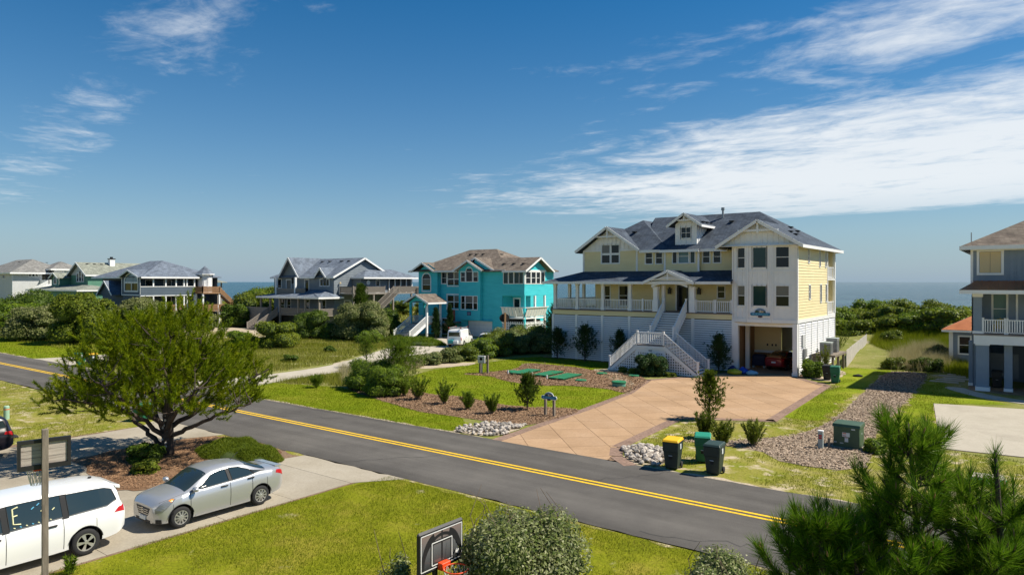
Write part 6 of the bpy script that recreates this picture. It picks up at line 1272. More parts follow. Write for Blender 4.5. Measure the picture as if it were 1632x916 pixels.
o, c = build_car('parked_minivan', 'white minivan parked ahead of the silver sedan, cut by the left edge', 'minivan', (-20.78, 6.22, .02), R(-90), VAN, .74, (-1.5, 1.5), .345, 'paint_white',
    [[(-2.3, 6.35), (-2.05, 6.12), (-1.12, 6.1), (-1.08, 6.98), (-2.0, 6.98), (-2.2, 6.9)], [(-.98, 6.1), (.18, 6.08), (.22, 7.0), (-.94, 7.0)], [(.32, 6.08), (1.5, 6.08), (1.15, 6.5), (.8, 6.9), (.36, 7.0)]], (1.72, .85, 6.4, 7.4), (-2.49, -2.3, 6.6, 7.3), (-.98, .27, 1.36), [(-.72, 4.7), (.48, 4.7)], spokes=5)
mirror(o, c, 1.42, 6.0, 'paint_white')
for sd in (1, -1):
    c.patch([(-2.51, 4.2), (-2.2, 4.3), (-2.36, 5.2), (-2.5, 5.9)], sd, .006).build('tail_light', MATS['lamp_red'], o); c.patch([(1.85, 4.6), (2.4, 4.0), (2.42, 5.0), (2.1, 5.7)], sd, .006).build('headlight', MATS['lamp_clear'], o)
    for a in (-1.1, .2): c.patch([(a - .02, 6.02), (a + .14, 6.02), (a + .16, 7.04), (a + .0, 7.04)], sd, .0045).build('window_pillar', MATS['black_plastic'], o)
c.patch([(-1.75, 4.6), (-1.5, 4.6), (-1.5, 5.5), (-1.75, 5.5)], 1, .002).build('fuel_flap', MATS['paint_white'], o)
MB().slab([(-2.50, -.60, 1.56), (-2.50, .60, 1.56), (-2.2, .66, 1.675), (-2.2, -.66, 1.675)], .10).build('spoiler', MATS['paint_white'], o, bevel=.015)
MB().box(-2.0, -1.92, -.02, .02, 1.76, 1.8).build('aerial', MATS['black_plastic'], o)
mat('window_paint', (.72, .70, .42), .7); mat('window_paint_blue', (.1, .4, .62), .7)
def win_letter():
    def st(pts, m, w=.018):
        P_ = [c.P(x, q, 1, .012) for x, q in pts]; MB().tube(P_, w, 5).build('painted_stroke', MATS[m], o)
    st([(-.02, 6.9), (.1, 6.85), (.1, 6.3), (-.06, 6.25)], 'window_paint'); st([(.1, 6.58), (0, 6.6)], 'window_paint')
    for x, q in ((-.3, 6.7), (-.5, 6.55), (-.42, 6.8), (-.75, 6.5)): st([(x, q), (x - .06, q + .07)], 'window_paint' if x < -.45 else 'window_paint_blue', .014)
    for k in range(7): st([(.1 - .13 * k, 6.17), (.06 - .13 * k, 6.14)], 'window_paint_blue' if k % 2 else 'window_paint', .012)
win_letter()
SUV = [(-2.36, .78, .45, .95, 1.05), (-2.32, .86, .38, 1.02, 1.3), (-2.2, .91, .32, 1.05, 1.55), (-2.0, .92, .28, 1.05, 1.66), (-.9, .93, .26, 1.03, 1.73), (.2, .93, .26, 1.0, 1.72), (.5, .93, .26, .99, 1.66), (1.25, .92, .26, .97, 1.16), (1.8, .9, .27, .93, 1.05), (2.15, .83, .28, .84, .94), (2.3, .72, .32, .74, .82), (2.36, .6, .36, .66, .72)]
def suv(label, loc, rz, pm, roofm=None):
    o, c = build_car('parked_suv', label, 'suv', loc, rz, SUV, .70, (-1.38, 1.38), .36, pm, [[(-2.1, 6.3), (-1.5, 6.1), (-1.46, 6.95), (-2.0, 6.9)], [(-1.42, 6.1), (-.35, 6.08), (-.32, 7.0), (-1.38, 6.98)], [(-.25, 6.08), (1.05, 6.08), (.7, 6.6), (.4, 6.95), (-.2, 7.02)]], (1.27, .55, 6.5, 7.5), (-2.31, -2.1, 6.5, 7.3), (-.3, .95, -1.2), [(-.1, 4.8), (-1.2, 4.9)], spokes=6)
    mirror(o, c, .95, 6.0, pm)
    for sd in (1, -1): c.patch([(-2.33, 4.0), (-2.0, 4.4), (-2.05, 5.2), (-2.3, 5.4)], sd, .006).build('tail_light', MATS['lamp_red'], o); c.patch([(1.75, 4.5), (2.2, 3.9), (2.22, 4.8), (1.9, 5.6)], sd, .006).build('headlight', MATS['lamp_clear'], o); MB().beam((-1.7, sd * .62, 1.74), (.3, sd * .62, 1.76), .04, .04).build('roof_rail', MATS['black_plastic'], o)
    return o, c
suv('black SUV parked on the concrete at the far left edge', (-34.4, 8.0, .02), R(-90), 'paint_black')
o, c = suv('white SUV half hidden behind the bushes beside the turquoise house', (-46.9, 58.6, .02), R(112), 'paint_white')
c.grid(-1.2, .2, 8.4, 8.4, .008, 8, 6).build('sunroof', MATS['car_glass'], o, smooth=True)
CARGO = [(-2.2, .80, .45, 1.1, 1.2), (-2.17, .86, .40, 1.12, 1.7), (-2.1, .88, .34, 1.12, 1.9), (-1.8, .895, .28, 1.12, 1.97), (0, .90, .26, 1.1, 2.0), (.55, .90, .26, 1.08, 1.95), (.85, .90, .26, 1.06, 1.8), (1.5, .89, .26, 1.02, 1.2), (1.9, .86, .27, .95, 1.08), (2.15, .76, .3, .82, .9), (2.25, .64, .34, .72, .8)]
o, c = build_car('cargo_van', 'small white cargo van with roof rack in front of the turquoise house', 'van', (-51.2, 58.4, .02), R(113), CARGO, .76, (-1.35, 1.4), .33, 'paint_white', [[(.42, 6.08), (1.35, 6.08), (1.05, 6.5), (.8, 6.85), (.46, 6.95)]], (1.52, .9, 6.4, 7.4), (-2.19, -2.16, 6.4, 7.0), (.32, -.75, 1.2), [(.55, 4.7), (-.6, 4.7)], spokes=6)
mirror(o, c, 1.3, 6.0, 'black_plastic'); MB().box(-2.235, -2.2, -.62, .62, 1.22, 1.66).build('rear_glass', MATS['car_glass'], o)
for sd in (1, -1):
    c.patch([(-2.18, 3.0), (-2.1, 3.0), (-2.1, 5.6), (-2.18, 5.6)], sd, .01).build('tail_light', MATS['lamp_red'], o); MB().beam((-1.9, sd * .68, 2.1), (.4, sd * .68, 2.12), .06, .05).box(-1.96, -1.9, sd * .68 - .07, sd * .68 + .07, 2.05, 2.17).build('roof_rack_rail', MATS['grey_metal'], o)
    MB().box(-2.02, -1.96, sd * .68 - .06, sd * .68 + .06, 2.07, 2.19).build('marker', MATS['lamp_red'], o); MB().box(.42, .48, sd * .68 - .06, sd * .68 + .06, 2.07, 2.19).build('marker', MATS['lamp_red'], o)
for x in (-1.7, -.8, .1): MB().beam((x, -.72, 2.07), (x, .72, 2.07), .05, .05).build('rack_bar', MATS['grey_metal'], o)
MB().box(-2.75, -2.22, -.6, .6, .40, .46).build('hitch_carrier', MATS['grey_metal'], o)
cg = thing('cargo_box', 'teal and white boxes on the carrier behind the cargo van', 'box', (-51.2, 58.4, .02), R(113)); MB().box(-2.7, -2.3, -.02, .55, .465, .85).build('teal_box', mat('teal_plastic', (.02, .25, .27), .5), cg, bevel=.03); MB().box(-2.7, -2.3, -.55, -.05, .465, .8).build('white_box', MATS['plate'], cg, bevel=.03)
# ------------------------------------------------------------------ wheelie bins
mat('bin_dark', (.018, .03, .026), .5, (.024, .04, .034), 3.); mat('bin_green', (.012, .115, .062), .5, (.016, .14, .075), 3.); mat('bin_black', (.02, .021, .022), .5); mat('lid_yellow', (.80, .44, .012), .5); mat('lid_green', (.02, .24, .15), .5); mat('lid_dark', (.03, .055, .048), .5); mat('sticker', (.6, .63, .64), .6)
def wheelie_bin(label, x, y, rz, body, lid, h=1.05, group=None, s=1.):
    o = thing('wheelie_bin', label, 'bin', (x, y, .02), rz, group); B, L_ = MATS[body], MATS[lid]; w0, w1, d0, d1 = .23 * s, .31 * s, .25 * s, .36 * s
    b = MB(); b.add([(-w0, -d0, .04), (w0, -d0, .04), (w0, d0, .04), (-w0, d0, .04), (-w1 * .93, -d1 * .93, h * .66), (w1 * .93, -d1 * .93, h * .66), (w1 * .93, d1 * .93, h * .66), (-w1 * .93, d1 * .93, h * .66)], [(3, 2, 1, 0), (4, 5, 6, 7), (0, 1, 5, 4), (1, 2, 6, 5), (2, 3, 7, 6), (3, 0, 4, 7)]); b.build('lower_body', B, o, bevel=.03)
    b = MB(); b.add([(-w1 * .97, -d1, h * .64), (w1 * .97, -d1, h * .64), (w1 * .97, d1, h * .64), (-w1 * .97, d1, h * .64), (-w1, -d1 * 1.04, h * .98), (w1, -d1 * 1.04, h * .98), (w1, d1 * 1.04, h * .98), (-w1, d1 * 1.04, h * .98)], [(3, 2, 1, 0), (4, 5, 6, 7), (0, 1, 5, 4), (1, 2, 6, 5), (2, 3, 7, 6), (3, 0, 4, 7)]); b.build('upper_body', B, o, bevel=.02)
    l = MB(); z = h * .985; l.add([(-w1 * 1.07, -d1 * 1.12, z), (w1 * 1.07, -d1 * 1.12, z), (w1 * 1.07, d1 * 1.15, z), (-w1 * 1.07, d1 * 1.15, z), (-w1 * .95, -d1 * .95, z + .085), (w1 * .95, -d1 * .95, z + .085), (w1 * .95, d1 * 1.0, z + .10), (-w1 * .95, d1 * 1.0, z + .10)], [(3, 2, 1, 0), (4, 5, 6, 7), (0, 1, 5, 4), (1, 2, 6, 5), (2, 3, 7, 6), (3, 0, 4, 7)]); l.build('lid', L_, o, bevel=.018)
    MB().tube([(-w1 * .8, d1 * 1.2, h * .94), (w1 * .8, d1 * 1.2, h * .94)], .02, 8).build('handle', B, o)
    for sd in (-1, 1): MB().lathe([(.04, -.025), (.115, -.025), (.125, 0), (.115, .025), (.04, .025)], 16, (sd * (w0 + .04), d0 + .02, .115), 'x').build('wheel', MATS['tyre'], o, smooth=True)
    MB().box(-.07, .07, -d1 * .975, -d1 * .93, h * .5, h * .515).build('catch_bar', MATS['plate'], o); MB().box(-.06, .06, -d1 * .93, -d1 * .915, h * .38, h * .5).build('catch_recess', MATS['dark_void'], o)
    MB().box(w1 * .975, w1 * 1.02, -.08, .06, h * .72, h * .9).build('sticker', MATS['sticker'], o)
    return o
wheelie_bin('dark wheelie bin with a bright yellow lid beside the road', -11.0, 24.95, R(8), 'bin_dark', 'lid_yellow', 1.08)
wheelie_bin('tall green wheelie bin behind the two dark roadside bins', -10.45, 26.6, R(20), 'bin_green', 'lid_green', 1.02)
wheelie_bin('dark green-black bin with dark lid at the road edge, right of the yellow-lidded one', -9.45, 25.2, R(4), 'bin_dark', 'lid_dark', 1.08)
wheelie_bin('green wheelie bin at the right front corner of the yellow house', -11.05, 53.0, R(6), 'bin_green', 'bin_green', 1.12)
wheelie_bin('black wheelie bin against the shrub behind the green one by the yellow house', -11.85, 54.3, R(4), 'bin_black', 'bin_black', 1.02)
wheelie_bin('teal-green bin on the concrete apron across the road, left of the pine crown', -65.2, 24.95, R(0), 'bin_green', 'lid_green', 1.05)
wheelie_bin('bin with yellow lid across the road, beside the teal-green one', -63.4, 25.1, R(10), 'bin_dark', 'lid_yellow', 1.05)
wheelie_bin('green bin beyond the big pine trunk at the near road edge', -36.8, 17.0, R(30), 'bin_green', 'bin_green', .78)
wheelie_bin('black bin under the porch of the blue house at the right edge', -1.75, 57.2, R(0), 'bin_black', 'bin_black', 1.1)

# ------------------------------------------------------------------ utilities
mat('box_green', (.055, .10, .06), .5, (.04, .08, .046), 2.); mat('pedestal_grey', (.33, .38, .36), .6); mat('pedestal_mint', (.30, .46, .33), .6); mat('warn_orange', (.62, .13, .03), .6); mat('warn_red', (.42, .04, .04), .6)
tb = thing('transformer_box', 'dark green electrical transformer box on the wood-chip strip', 'utility box', (-6.3, 32.8, .02), R(-2)); MB().box(-.52, .52, -.42, .42, 0, .92).build('cabinet', MATS['box_green'], tb, bevel=.015)
MB().add([(-.56, -.46, .9), (.56, -.46, .9), (.56, .46, .9), (-.56, .46, .9), (-.55, -.4, 1.03), (.55, -.4, 1.03), (.55, .45, 1.07), (-.55, .45, 1.07)], [(3, 2, 1, 0), (4, 5, 6, 7), (0, 1, 5, 4), (1, 2, 6, 5), (2, 3, 7, 6), (3, 0, 4, 7)]).build('hood', MATS['box_green'], tb, bevel=.012); MB().box(-.62, .62, -.52, .5, -.05, .04).build('pad', MATS['concrete'], tb)
for a, b, z0, z1, m in ((-.16, .14, .5, .68, 'sticker'), (-.14, 0, .62, .66, 'warn_orange'), (-.14, 0, .53, .56, 'warn_red'), (-.06, .08, .28, .48, 'sticker'), (.2, .35, .82, .87, 'sticker'), (-.5, -.38, .22, .25, 'sticker'), (-.25, -.12, .2, .23, 'sticker'), (-.05, .07, .45, .47, 'warn_red')): MB().box(a, b, -.424 - (.003 if 'warn' in m else 0), -.42, z0, z1).build('decal', MATS[m], tb)
MB().box(.52, .525, .0, .06, .6, .67).build('decal', MATS['sticker'], tb)
ped = thing('cable_pedestal', 'slim grey cable pedestal with red label left of the green transformer box', 'pedestal', (-7.2, 31.75, .02)); MB().box(-.1, .1, -.08, .08, 0, .72).build('post', MATS['pedestal_grey'], ped, bevel=.015); MB().box(-.11, .11, -.09, .09, .72, .78).build('cap', MATS['white'], ped, bevel=.01)
for z in (.42, .52): MB().box(-.07, .06, -.084, -.08, z, z + .08).build('red_label', MATS['warn_red'], ped)
sk = thing('wooden_stake', 'short wooden stake between the grey pedestal and the transformer box', 'stake', (-6.95, 32.1, 0), R(10)); MB().box(-.05, .05, -.05, .05, 0, .45).build('stake_post', MATS['grey_wood'], sk)
p2 = thing('cable_pedestal', 'pale mint cable pedestal with orange band standing in the lawn at the left edge', 'pedestal', (-42.9, 12.9, 0)); MB().lathe([(.13, 0), (.13, .66), (.1, .7)], 14).build('tube', MATS['pedestal_mint'], p2, smooth=False); MB().lathe([(.134, .5), (.134, .55)], 14).box(-.16, -.1, -.04, .04, .1, .5).build('orange_band', MATS['warn_orange'], p2)
mt = thing('meter_stand', 'grey electric box on two wooden posts standing in the lawn', 'utility box', (-34.2, 41.8, 0), R(12))
for x in (-.33, .33): MB().box(x - .07, x + .07, -.07, .07, 0, 1.45 if x > 0 else 1.35).build('post', MATS['grey_wood'], mt)
MB().box(-.42, .2, -.26, -.07, .85, 1.42).build('meter_box', mat('box_grey', (.5, .5, .5), .5), mt, bevel=.02); MB().box(-.42, .42, -.08, -.03, .8, .95).build('cross_board', MATS['grey_wood'], mt); MB().tube([(-.1, -.15, 0), (-.1, -.15, .86)], .05, 8).build('conduit', MATS['pedestal_grey'], mt); MB().lathe([(.12, 0), (.12, .06)], 14, (-.12, -.28, 1.18), 'y').build('meter_dial', MATS['glass'], mt)
# septic covers
mat('lid_septic', (.015, .15, .062), .6, (.02, .18, .08), 2.)
def tank_cover(label, cu, cv, w, d, rz, h=.16):
    o = thing('tank_cover', label, 'cover', (cu, cv, .02), rz, 'rectangular green tank covers in the mulch')
    n = 4
    for k in range(n): MB().box(-w / 2 + .02, w / 2 - .02, -d / 2 + k * d / n + .008, -d / 2 + (k + 1) * d / n - .008, h - .04, h).build('lid_panel', MATS['lid_septic'], o)
    MB().box(-w / 2 + .06, w / 2 - .06, -d / 2 + .06, d / 2 - .06, -.02, h - .041).build('frame', mat('septic_frame', (.012, .07, .035), .7), o); MB().tube([(-w / 2 - .1, -d / 2 + .1, 0), (-w / 2 - .1, -d / 2 + .1, .3)], .05, 8).build('vent_pipe', MATS['white'], o)
tank_cover('rectangular green tank cover nearest the meter posts', -31.8, 44.0, 1.25, 2.9, R(4)); tank_cover('rectangular green tank cover in the middle of the mulch bed', -29.7, 44.2, 1.15, 2.9, R(4)); tank_cover('rectangular green tank cover nearest the sandy path', -27.8, 43.6, 1.35, 3.0, R(4))
for lab, u_, v_, r_, h_ in (('flat round green lid at the left end of the tank covers', -32.9, 43.8, .42, .06), ('flat round green lid right of the tank covers', -25.95, 42.8, .42, .07), ('round green lid beside the sandy path near the stairs', -26.6, 47.0, .42, .07), ('raised round green lid near the driveway edge', -22.6, 42.3, .5, .3), ('flat green lid between sandy path and stair lattice', -24.0, 47.3, .4, .08)):
    o = thing('round_lid', lab, 'cover', (u_, v_, .02)); MB().lathe([(r_ * .92, -.02), (r_ * .92, h_ * .8)], 22).build('riser', mat('septic_riser', (.10, .30, .22), .6), o, smooth=False); MB().lathe([(r_, h_ * .8), (r_, h_ + .03), (r_ * .8, h_ + .06)], 22).build('lid', MATS['lid_septic'], o)
# air conditioners on a stand, fence
ac = thing('ac_stand', 'wooden stand carrying the air conditioners beside the yellow house', 'stand', (-13.0, 60, 0), world=True); MB().box(-13.95, -12.2, 58.4, 62.6, 1.25, 1.42).build('platform', MATS['grey_wood'], ac)
for y in (58.6, 60.5, 62.4):
    for x in (-13.8, -12.4): MB().box(x - .08, x + .08, y - .08, y + .08, 0, 1.25).build('leg', MATS['grey_wood'], ac)
for k, (y, lab) in enumerate(((59.2, 'front air conditioner on the wooden stand'), (61.4, 'rear taller air conditioner on the wooden stand'))):
    o = thing('air_conditioner', lab, 'air conditioner', (-13.0, y, 1.42)); h = .9 + .2 * k; MB().box(-.42, .42, -.42, .42, 0, h).build('casing', MATS['grey_metal'], o, bevel=.03); MB().box(-.44, .44, -.44, .44, h, h + .06).build('top', MATS['pedestal_grey'], o, bevel=.02)
    for i in range(9): MB().box(.42, .43, -.38, .38, .08 + i * h / 10.5, .11 + i * h / 10.5).build('grille_slat', MATS['dark_metal'], o)
    for i in range(9): MB().box(-.38, .38, -.43, -.42, .08 + i * h / 10.5, .11 + i * h / 10.5).build('grille_slat', MATS['dark_metal'], o)
fn = thing('board_fence', 'pale weathered board fence running back from the air conditioners', 'fence', (-13, 64, 0), world=True)
pa, pb = Vector((-12.3, 63.2, 0)), Vector((-14.3, 84, 0)); n = 60
for k in range(n):
    a = pa.lerp(pb, (k + .06) / n); b = pa.lerp(pb, (k + .94) / n); hh = 1.45 + random.uniform(-.02, .02); MB().slab([(a.x, a.y, .03), (b.x, b.y, .03), (b.x, b.y, hh), (a.x, a.y, hh)], .03, (-1, 0, 0)).build('board', mat('pale_wood', (.50, .47, .42), .8, (.38, .35, .31), 2.), fn)
for z in (.35, 1.15): MB().beam((pa.x - .07, pa.y, z), (pb.x - .07, pb.y, z), .06, .1).build('rail', MATS['grey_wood'], fn)
# rubbish bags and covered grill in the carport
def blob(name, label, cat, x, y, z, sx, sy, sz, m, seed):
    bm = bmesh.new(); bmesh.ops.create_icosphere(bm, subdivisions=3, radius=1); r = random.Random(seed); ph = [r.uniform(0, 6) for _ in range(6)]
    for v in bm.verts:
        n = v.co.normalized(); d = 1 + .12 * math.sin(4 * n.x + ph[0]) * math.sin(5 * n.y + ph[1]) + .07 * math.sin(9 * n.z + ph[2] + 7 * n.x) + .05 * math.sin(13 * n.y + ph[3]); v.co = Vector((n.x * sx * d, n.y * sy * d, max(n.z * d, -.75) * sz + .75 * sz + (.25 * sz if n.z > .93 else 0)))
    me = bpy.data.meshes.new(name); bm.to_mesh(me); bm.free(); me.polygons.foreach_set('use_smooth', [True] * len(me.polygons)); o = link(name, me, m); o.location = (x, y, z); tag(o, label, cat); return o
blob('rubbish_bag', 'yellow rubbish bag on the pavers by the carport', 'bag', -18.35, 53.15, .03, .55, .4, .22, mat('bag_yellow', (.45, .42, .02), .4), 1); blob('rubbish_bag', 'royal blue rubbish bag between the yellow and pale blue ones', 'bag', -17.85, 53.75, .03, .4, .36, .27, mat('bag_blue', (.01, .07, .42), .35), 2)
blob('rubbish_bag', 'pale blue rubbish bag nearest the carport', 'bag', -17.15, 53.6, .03, .45, .34, .18, mat('bag_pale', (.18, .42, .58), .4), 3); blob('rubbish_bag', 'navy bag behind the yellow one beside the carport column', 'bag', -18.75, 53.95, .03, .34, .3, .28, mat('bag_navy', (.012, .03, .14), .4), 4)
gr = thing('covered_grill', 'grill under a dark navy cover in the carport beside the red car', 'grill', (-18.0, 58.3, .03)); b = MB(); b.add([(-.55, -.32, .22), (.55, -.32, .22), (.55, .32, .22), (-.55, .32, .22), (-.5, -.3, 1.0), (.5, -.3, 1.0), (.5, .3, 1.0), (-.5, .3, 1.0), (-.4, -.2, 1.15), (.4, -.2, 1.15), (.4, .22, 1.15), (-.4, .22, 1.15)], [(3, 2, 1, 0), (8, 9, 10, 11), (0, 1, 5, 4), (1, 2, 6, 5), (2, 3, 7, 6), (3, 0, 4, 7), (4, 5, 9, 8), (5, 6, 10, 9), (6, 7, 11, 10), (7, 4, 8, 11)]); b.build('cover', mat('cover_navy', (.012, .016, .045), .7), gr, bevel=.03)
for x in (-.45, .45): MB().lathe([(.04, -.03), (.12, -.03), (.12, .03), (.04, .03)], 14, (x, -.2, .12), 'x').box(x - .03, x + .03, .15, .21, 0, .23).build('wheel', MATS['plate'], gr)
dr = blob('dark_object', 'small dark object lying on the lawn left of the wood-chip strip', 'debris', -10.4, 57.5, 0, .36, .16, .1, MATS['tyre'], 5); dr = blob('dark_object', 'flat dark object lying on the grass beyond the left backboard', 'debris', -37.8, 11.6, 0, .5, .16, .06, MATS['tyre'], 6)
wb = thing('access_cover', 'pale rectangular utility cover in the grass behind the foreground pine', 'cover', (-1.2, 29.9, .02), R(8)); MB().box(-.55, .55, -.4, .4, 0, .2).build('box', MATS['lid_septic'], wb, bevel=.02); MB().box(-.5, .5, -.35, .35, .2, .25).build('lid', MATS['pale_concrete'], wb, bevel=.02)
ch = thing('adirondack_chair', 'yellow Adirondack chair on the porch of the blue house', 'chair', (-1.55, 56.0, 3.78))
for k in range(5): MB().slab([(-.3 + k * .125, .25, .35), (-.2 + k * .125, .25, .35), (-.2 + k * .125, .5, .98 - abs(k - 2) * .04), (-.3 + k * .125, .5, .98 - abs(k - 2) * .04)], .02, (0, 1, 0)).build('back_slat', mat('chair_yellow', (.62, .42, .04), .6), ch)
for k in range(4): MB().box(-.3, .3, -.25 + k * .13, -.14 + k * .13, .38 - k * .02, .40 - k * .02).build('seat_slat', MATS['chair_yellow'], ch)
for sd in (-1, 1): MB().box(sd * .36 - .06, sd * .36 + .06, -.3, .35, .56, .58).build('arm', MATS['chair_yellow'], ch); MB().box(sd * .33 - .03, sd * .33 + .03, -.28, -.2, 0, .56).build('leg', MATS['chair_yellow'], ch); MB().box(sd * .33 - .03, sd * .33 + .03, .2, .28, 0, .56).build('leg', MATS['chair_yellow'], ch)
di = thing('satellite_dish', 'pale satellite dish beside the deck of the grey house', 'dish', (-102.5, 62.5, .0), R(-25)); mb = MB(); mb.lathe([(.02, 0), (.3, .03), (.55, .12), (.56, .13), (.3, .05), (.02, .02)], 18, (0, 0, 0), 'y'); mb.v = [(x, y, z + 1.0) for x, y, z in mb.v]; mb.build('dish', MATS['plate'], di); MB().tube([(0, .15, 0), (0, .12, 1.0)], .04, 8).build('mast', MATS['grey_metal'], di)

# ------------------------------------------------------------------ basketball hoops
def ring(parent, c, r, m, name='rim', th=.012):
    mb = MB(); n = 28; mb.tube([(c[0] + r * math.cos(t), c[1] + r * math.sin(t), c[2]) for t in np.linspace(0, 2 * math.pi, n + 1)], th, 6, cap=False); return mb.build(name, m, parent, smooth=True)
def net(parent, c, r, m, drop=.42):
    mb = MB(); n = 12
    for k in range(n):
        for s in (-1, 1):
            P_ = []
            for j in range(6): t = j / 5; a = 2 * math.pi * (k + s * 1.3 * t) / n; rr = r * (1 - .48 * t); P_.append((c[0] + rr * math.cos(a), c[1] + rr * math.sin(a), c[2] - drop * t))
            mb.tube(P_, .007, 4, cap=False)
    return mb.build('net', m, parent)
mat('rim_orange', (.72, .07, .015), .45); mat('net_white', (.66, .64, .60), .8)
# weathered post with board seen from behind
h1 = thing('basketball_hoop', 'weathered wooden post with plank-backed basketball board seen from behind', 'basketball hoop', (-17.92, 6.12, 0), R(77))
b = MB(); b.beam((0, -.06, 0), (.0, -.06, 3.86), .125, .125, up=(0, 1, 0)); b.build('post', MATS['grey_wood'], h1, bevel=.006)
mat('plank', (.50, .44, .38), .85, (.33, .28, .24), 2.5, (.6, .6, 8), bump=.3)
for k in range(3): MB().box(-.44, .44, .035, .075, 3.06 + k * .165, 3.215 + k * .165).build('plank', MATS['plank'], h1)
fr_ = MB(); fr_.box(-.51, .51, .0, .1, 3.55, 3.63).box(-.51, .51, .0, .1, 2.95, 3.05).box(-.51, -.445, .0, .1, 3.05, 3.55).box(.445, .51, .0, .1, 3.05, 3.55); fr_.build('frame', MATS['black_plastic'], h1); MB().box(-.5, .5, .078, .095, 2.97, 3.61).build('board_face', MATS['plate'], h1)
ring(h1, (-.12, .36, 2.95), .21, MATS['rim_orange']); net(h1, (-.12, .36, 2.95), .21, MATS['net_white']); MB().box(-.2, -.04, .09, .16, 2.9, 3.0).build('bracket', MATS['rim_orange'], h1)
# hoop right below the camera, printed board
h2 = thing('basketball_hoop', 'black portable basketball hoop with printed board, cut by the bottom edge', 'basketball hoop', (-8.95, 9.8, 0), 0.)
# board runs from near left to far right; its face looks right
A_, B_ = Vector((-9.06, 9.12, 0)), Vector((-9.02, 10.36, 0))
h2.location = ((A_ + B_) / 2); d_ = (B_ - A_).normalized(); h2.rotation_euler = (0, 0, math.atan2(d_.y, d_.x)); hw = (B_ - A_).length / 2; zt, zb_ = 2.53, 1.70
fp = Pl(0, 0, 0)                                        # in hoop space: a along the board, d out of its face
mb = MB(); fp.box(mb, -hw, hw, zb_, zt, -.05, .03); mb.build('board', MATS['black_plastic'], h2, bevel=.04)
def print_mat():
    m = bpy.data.materials.new('board_print'); m.use_nodes = True; nt = m.node_tree; N = nt.nodes; L = nt.links; b = N['Principled BSDF']; b.inputs['Roughness'].default_value = .3; b.inputs['Coat Weight'].default_value = .5
    tc = N.new('ShaderNodeTexCoord'); sp = N.new('ShaderNodeSeparateXYZ'); L.new(tc.outputs['Object'], sp.inputs[0]); mr = N.new('ShaderNodeMapRange'); mr.inputs[1].default_value = 1.75; mr.inputs[2].default_value = 2.5; L.new(sp.outputs[2], mr.inputs[0])
    cr = N.new('ShaderNodeValToRGB'); L.new(mr.outputs[0], cr.inputs[0]); e = cr.color_ramp.elements; e[0].position = .0; e[0].color = (.02, .021, .023, 1); e[1].position = 1.; e[1].color = (.25, .18, .155, 1); k = e.new(.55); k.color = (.13, .135, .14, 1)
    L.new(cr.outputs[0], b.inputs['Base Color']); MATS['board_print'] = m; return m
mb = MB(); fp.box(mb, -hw + .07, hw - .07, zb_ + .09, zt - .075, .03, .034); mb.build('printed_face', print_mat(), h2)
def stroke(pts, w, m, d, name): mb = MB(); [mb.slab([fp.p(p[0] + n[0] * w, p[1] + n[1] * w, d), fp.p(p[0] - n[0] * w, p[1] - n[1] * w, d), fp.p(q[0] - n[0] * w, q[1] - n[1] * w, d), fp.p(q[0] + n[0] * w, q[1] + n[1] * w, d)], .003, (0, 1, 0)) for p, q in zip(pts, pts[1:]) for n in [(-(q[1] - p[1]) / max(math.dist(p, q), 1e-6), (q[0] - p[0]) / max(math.dist(p, q), 1e-6))]]; mb.build(name, m, h2)
wl_, bl_ = MATS['white'], MATS['black_plastic']; x0_, x1_, y0_, y1_ = -hw + .07, hw - .07, zb_ + .09, zt - .075
stroke([(x0_, y0_), (x1_, y0_), (x1_, y1_), (x0_, y1_), (x0_, y0_)], .008, wl_, .038, 'white_border'); stroke([(-.27, 1.84), (.27, 1.84), (.27, 2.26), (-.27, 2.26), (-.27, 1.84)], .035, bl_, .037, 'target_square'); stroke([(-.27, 1.84), (.27, 1.84), (.27, 2.26), (-.27, 2.26), (-.27, 1.84)], .009, wl_, .041, 'target_line')
arc = lambda cx, cy, rx, ry, a, b: [(cx + rx * math.cos(t), cy + ry * math.sin(t)) for t in np.linspace(a, b, 16)]
stroke(arc(0, 1.76, .52, .62, 0.05, 3.09), .03, bl_, .0362, 'ball_seam'); stroke([(0, y0_ + .01), (0, y1_ - .01)], .02, bl_, .0361, 'ball_seam')
stroke(arc(-.62, 1.9, .42, .56, -.1, 1.45), .018, bl_, .0363, 'ball_seam') if False else None
stroke([p for p in arc(-.16, 1.76, .36, .64, 1.7, 3.1)], .045, bl_, .0364, 'ball_seam'); stroke([p for p in arc(.16, 1.76, .36, .64, .05, 1.45)], .045, bl_, .0365, 'ball_seam')
mb = MB(); mb.slab([fp.p(.42 + .05 * math.cos(t), 1.93 + .05 * math.sin(t), .0385) for t in np.linspace(0, 6.283, 14, endpoint=False)], .002, (0, 1, 0)); mb.build('round_logo', wl_, h2)
mb = MB(); fp.box(mb, -.12, .12, 1.72, 1.86, .03, .16); mb.build('bracket', MATS['rim_orange'], h2, bevel=.01); ring(h2, (0, -.40, 1.80), .235, MATS['rim_orange'], th=.014); net(h2, (0, -.40, 1.80), .235, MATS['net_white'])
MB().tube([(-.02, .14, 0), (-.02, .14, 2.2)], .055, 10).build('pole', MATS['black_plastic'], h2); MB().beam((0, .14, 1.9), (0, .05, 1.9), .3, .1).build('pole_mount', MATS['black_plastic'], h2); MB().box(-.4, .4, .0, .9, 0, .2).build('base', MATS['black_plastic'], h2, bevel=.05)
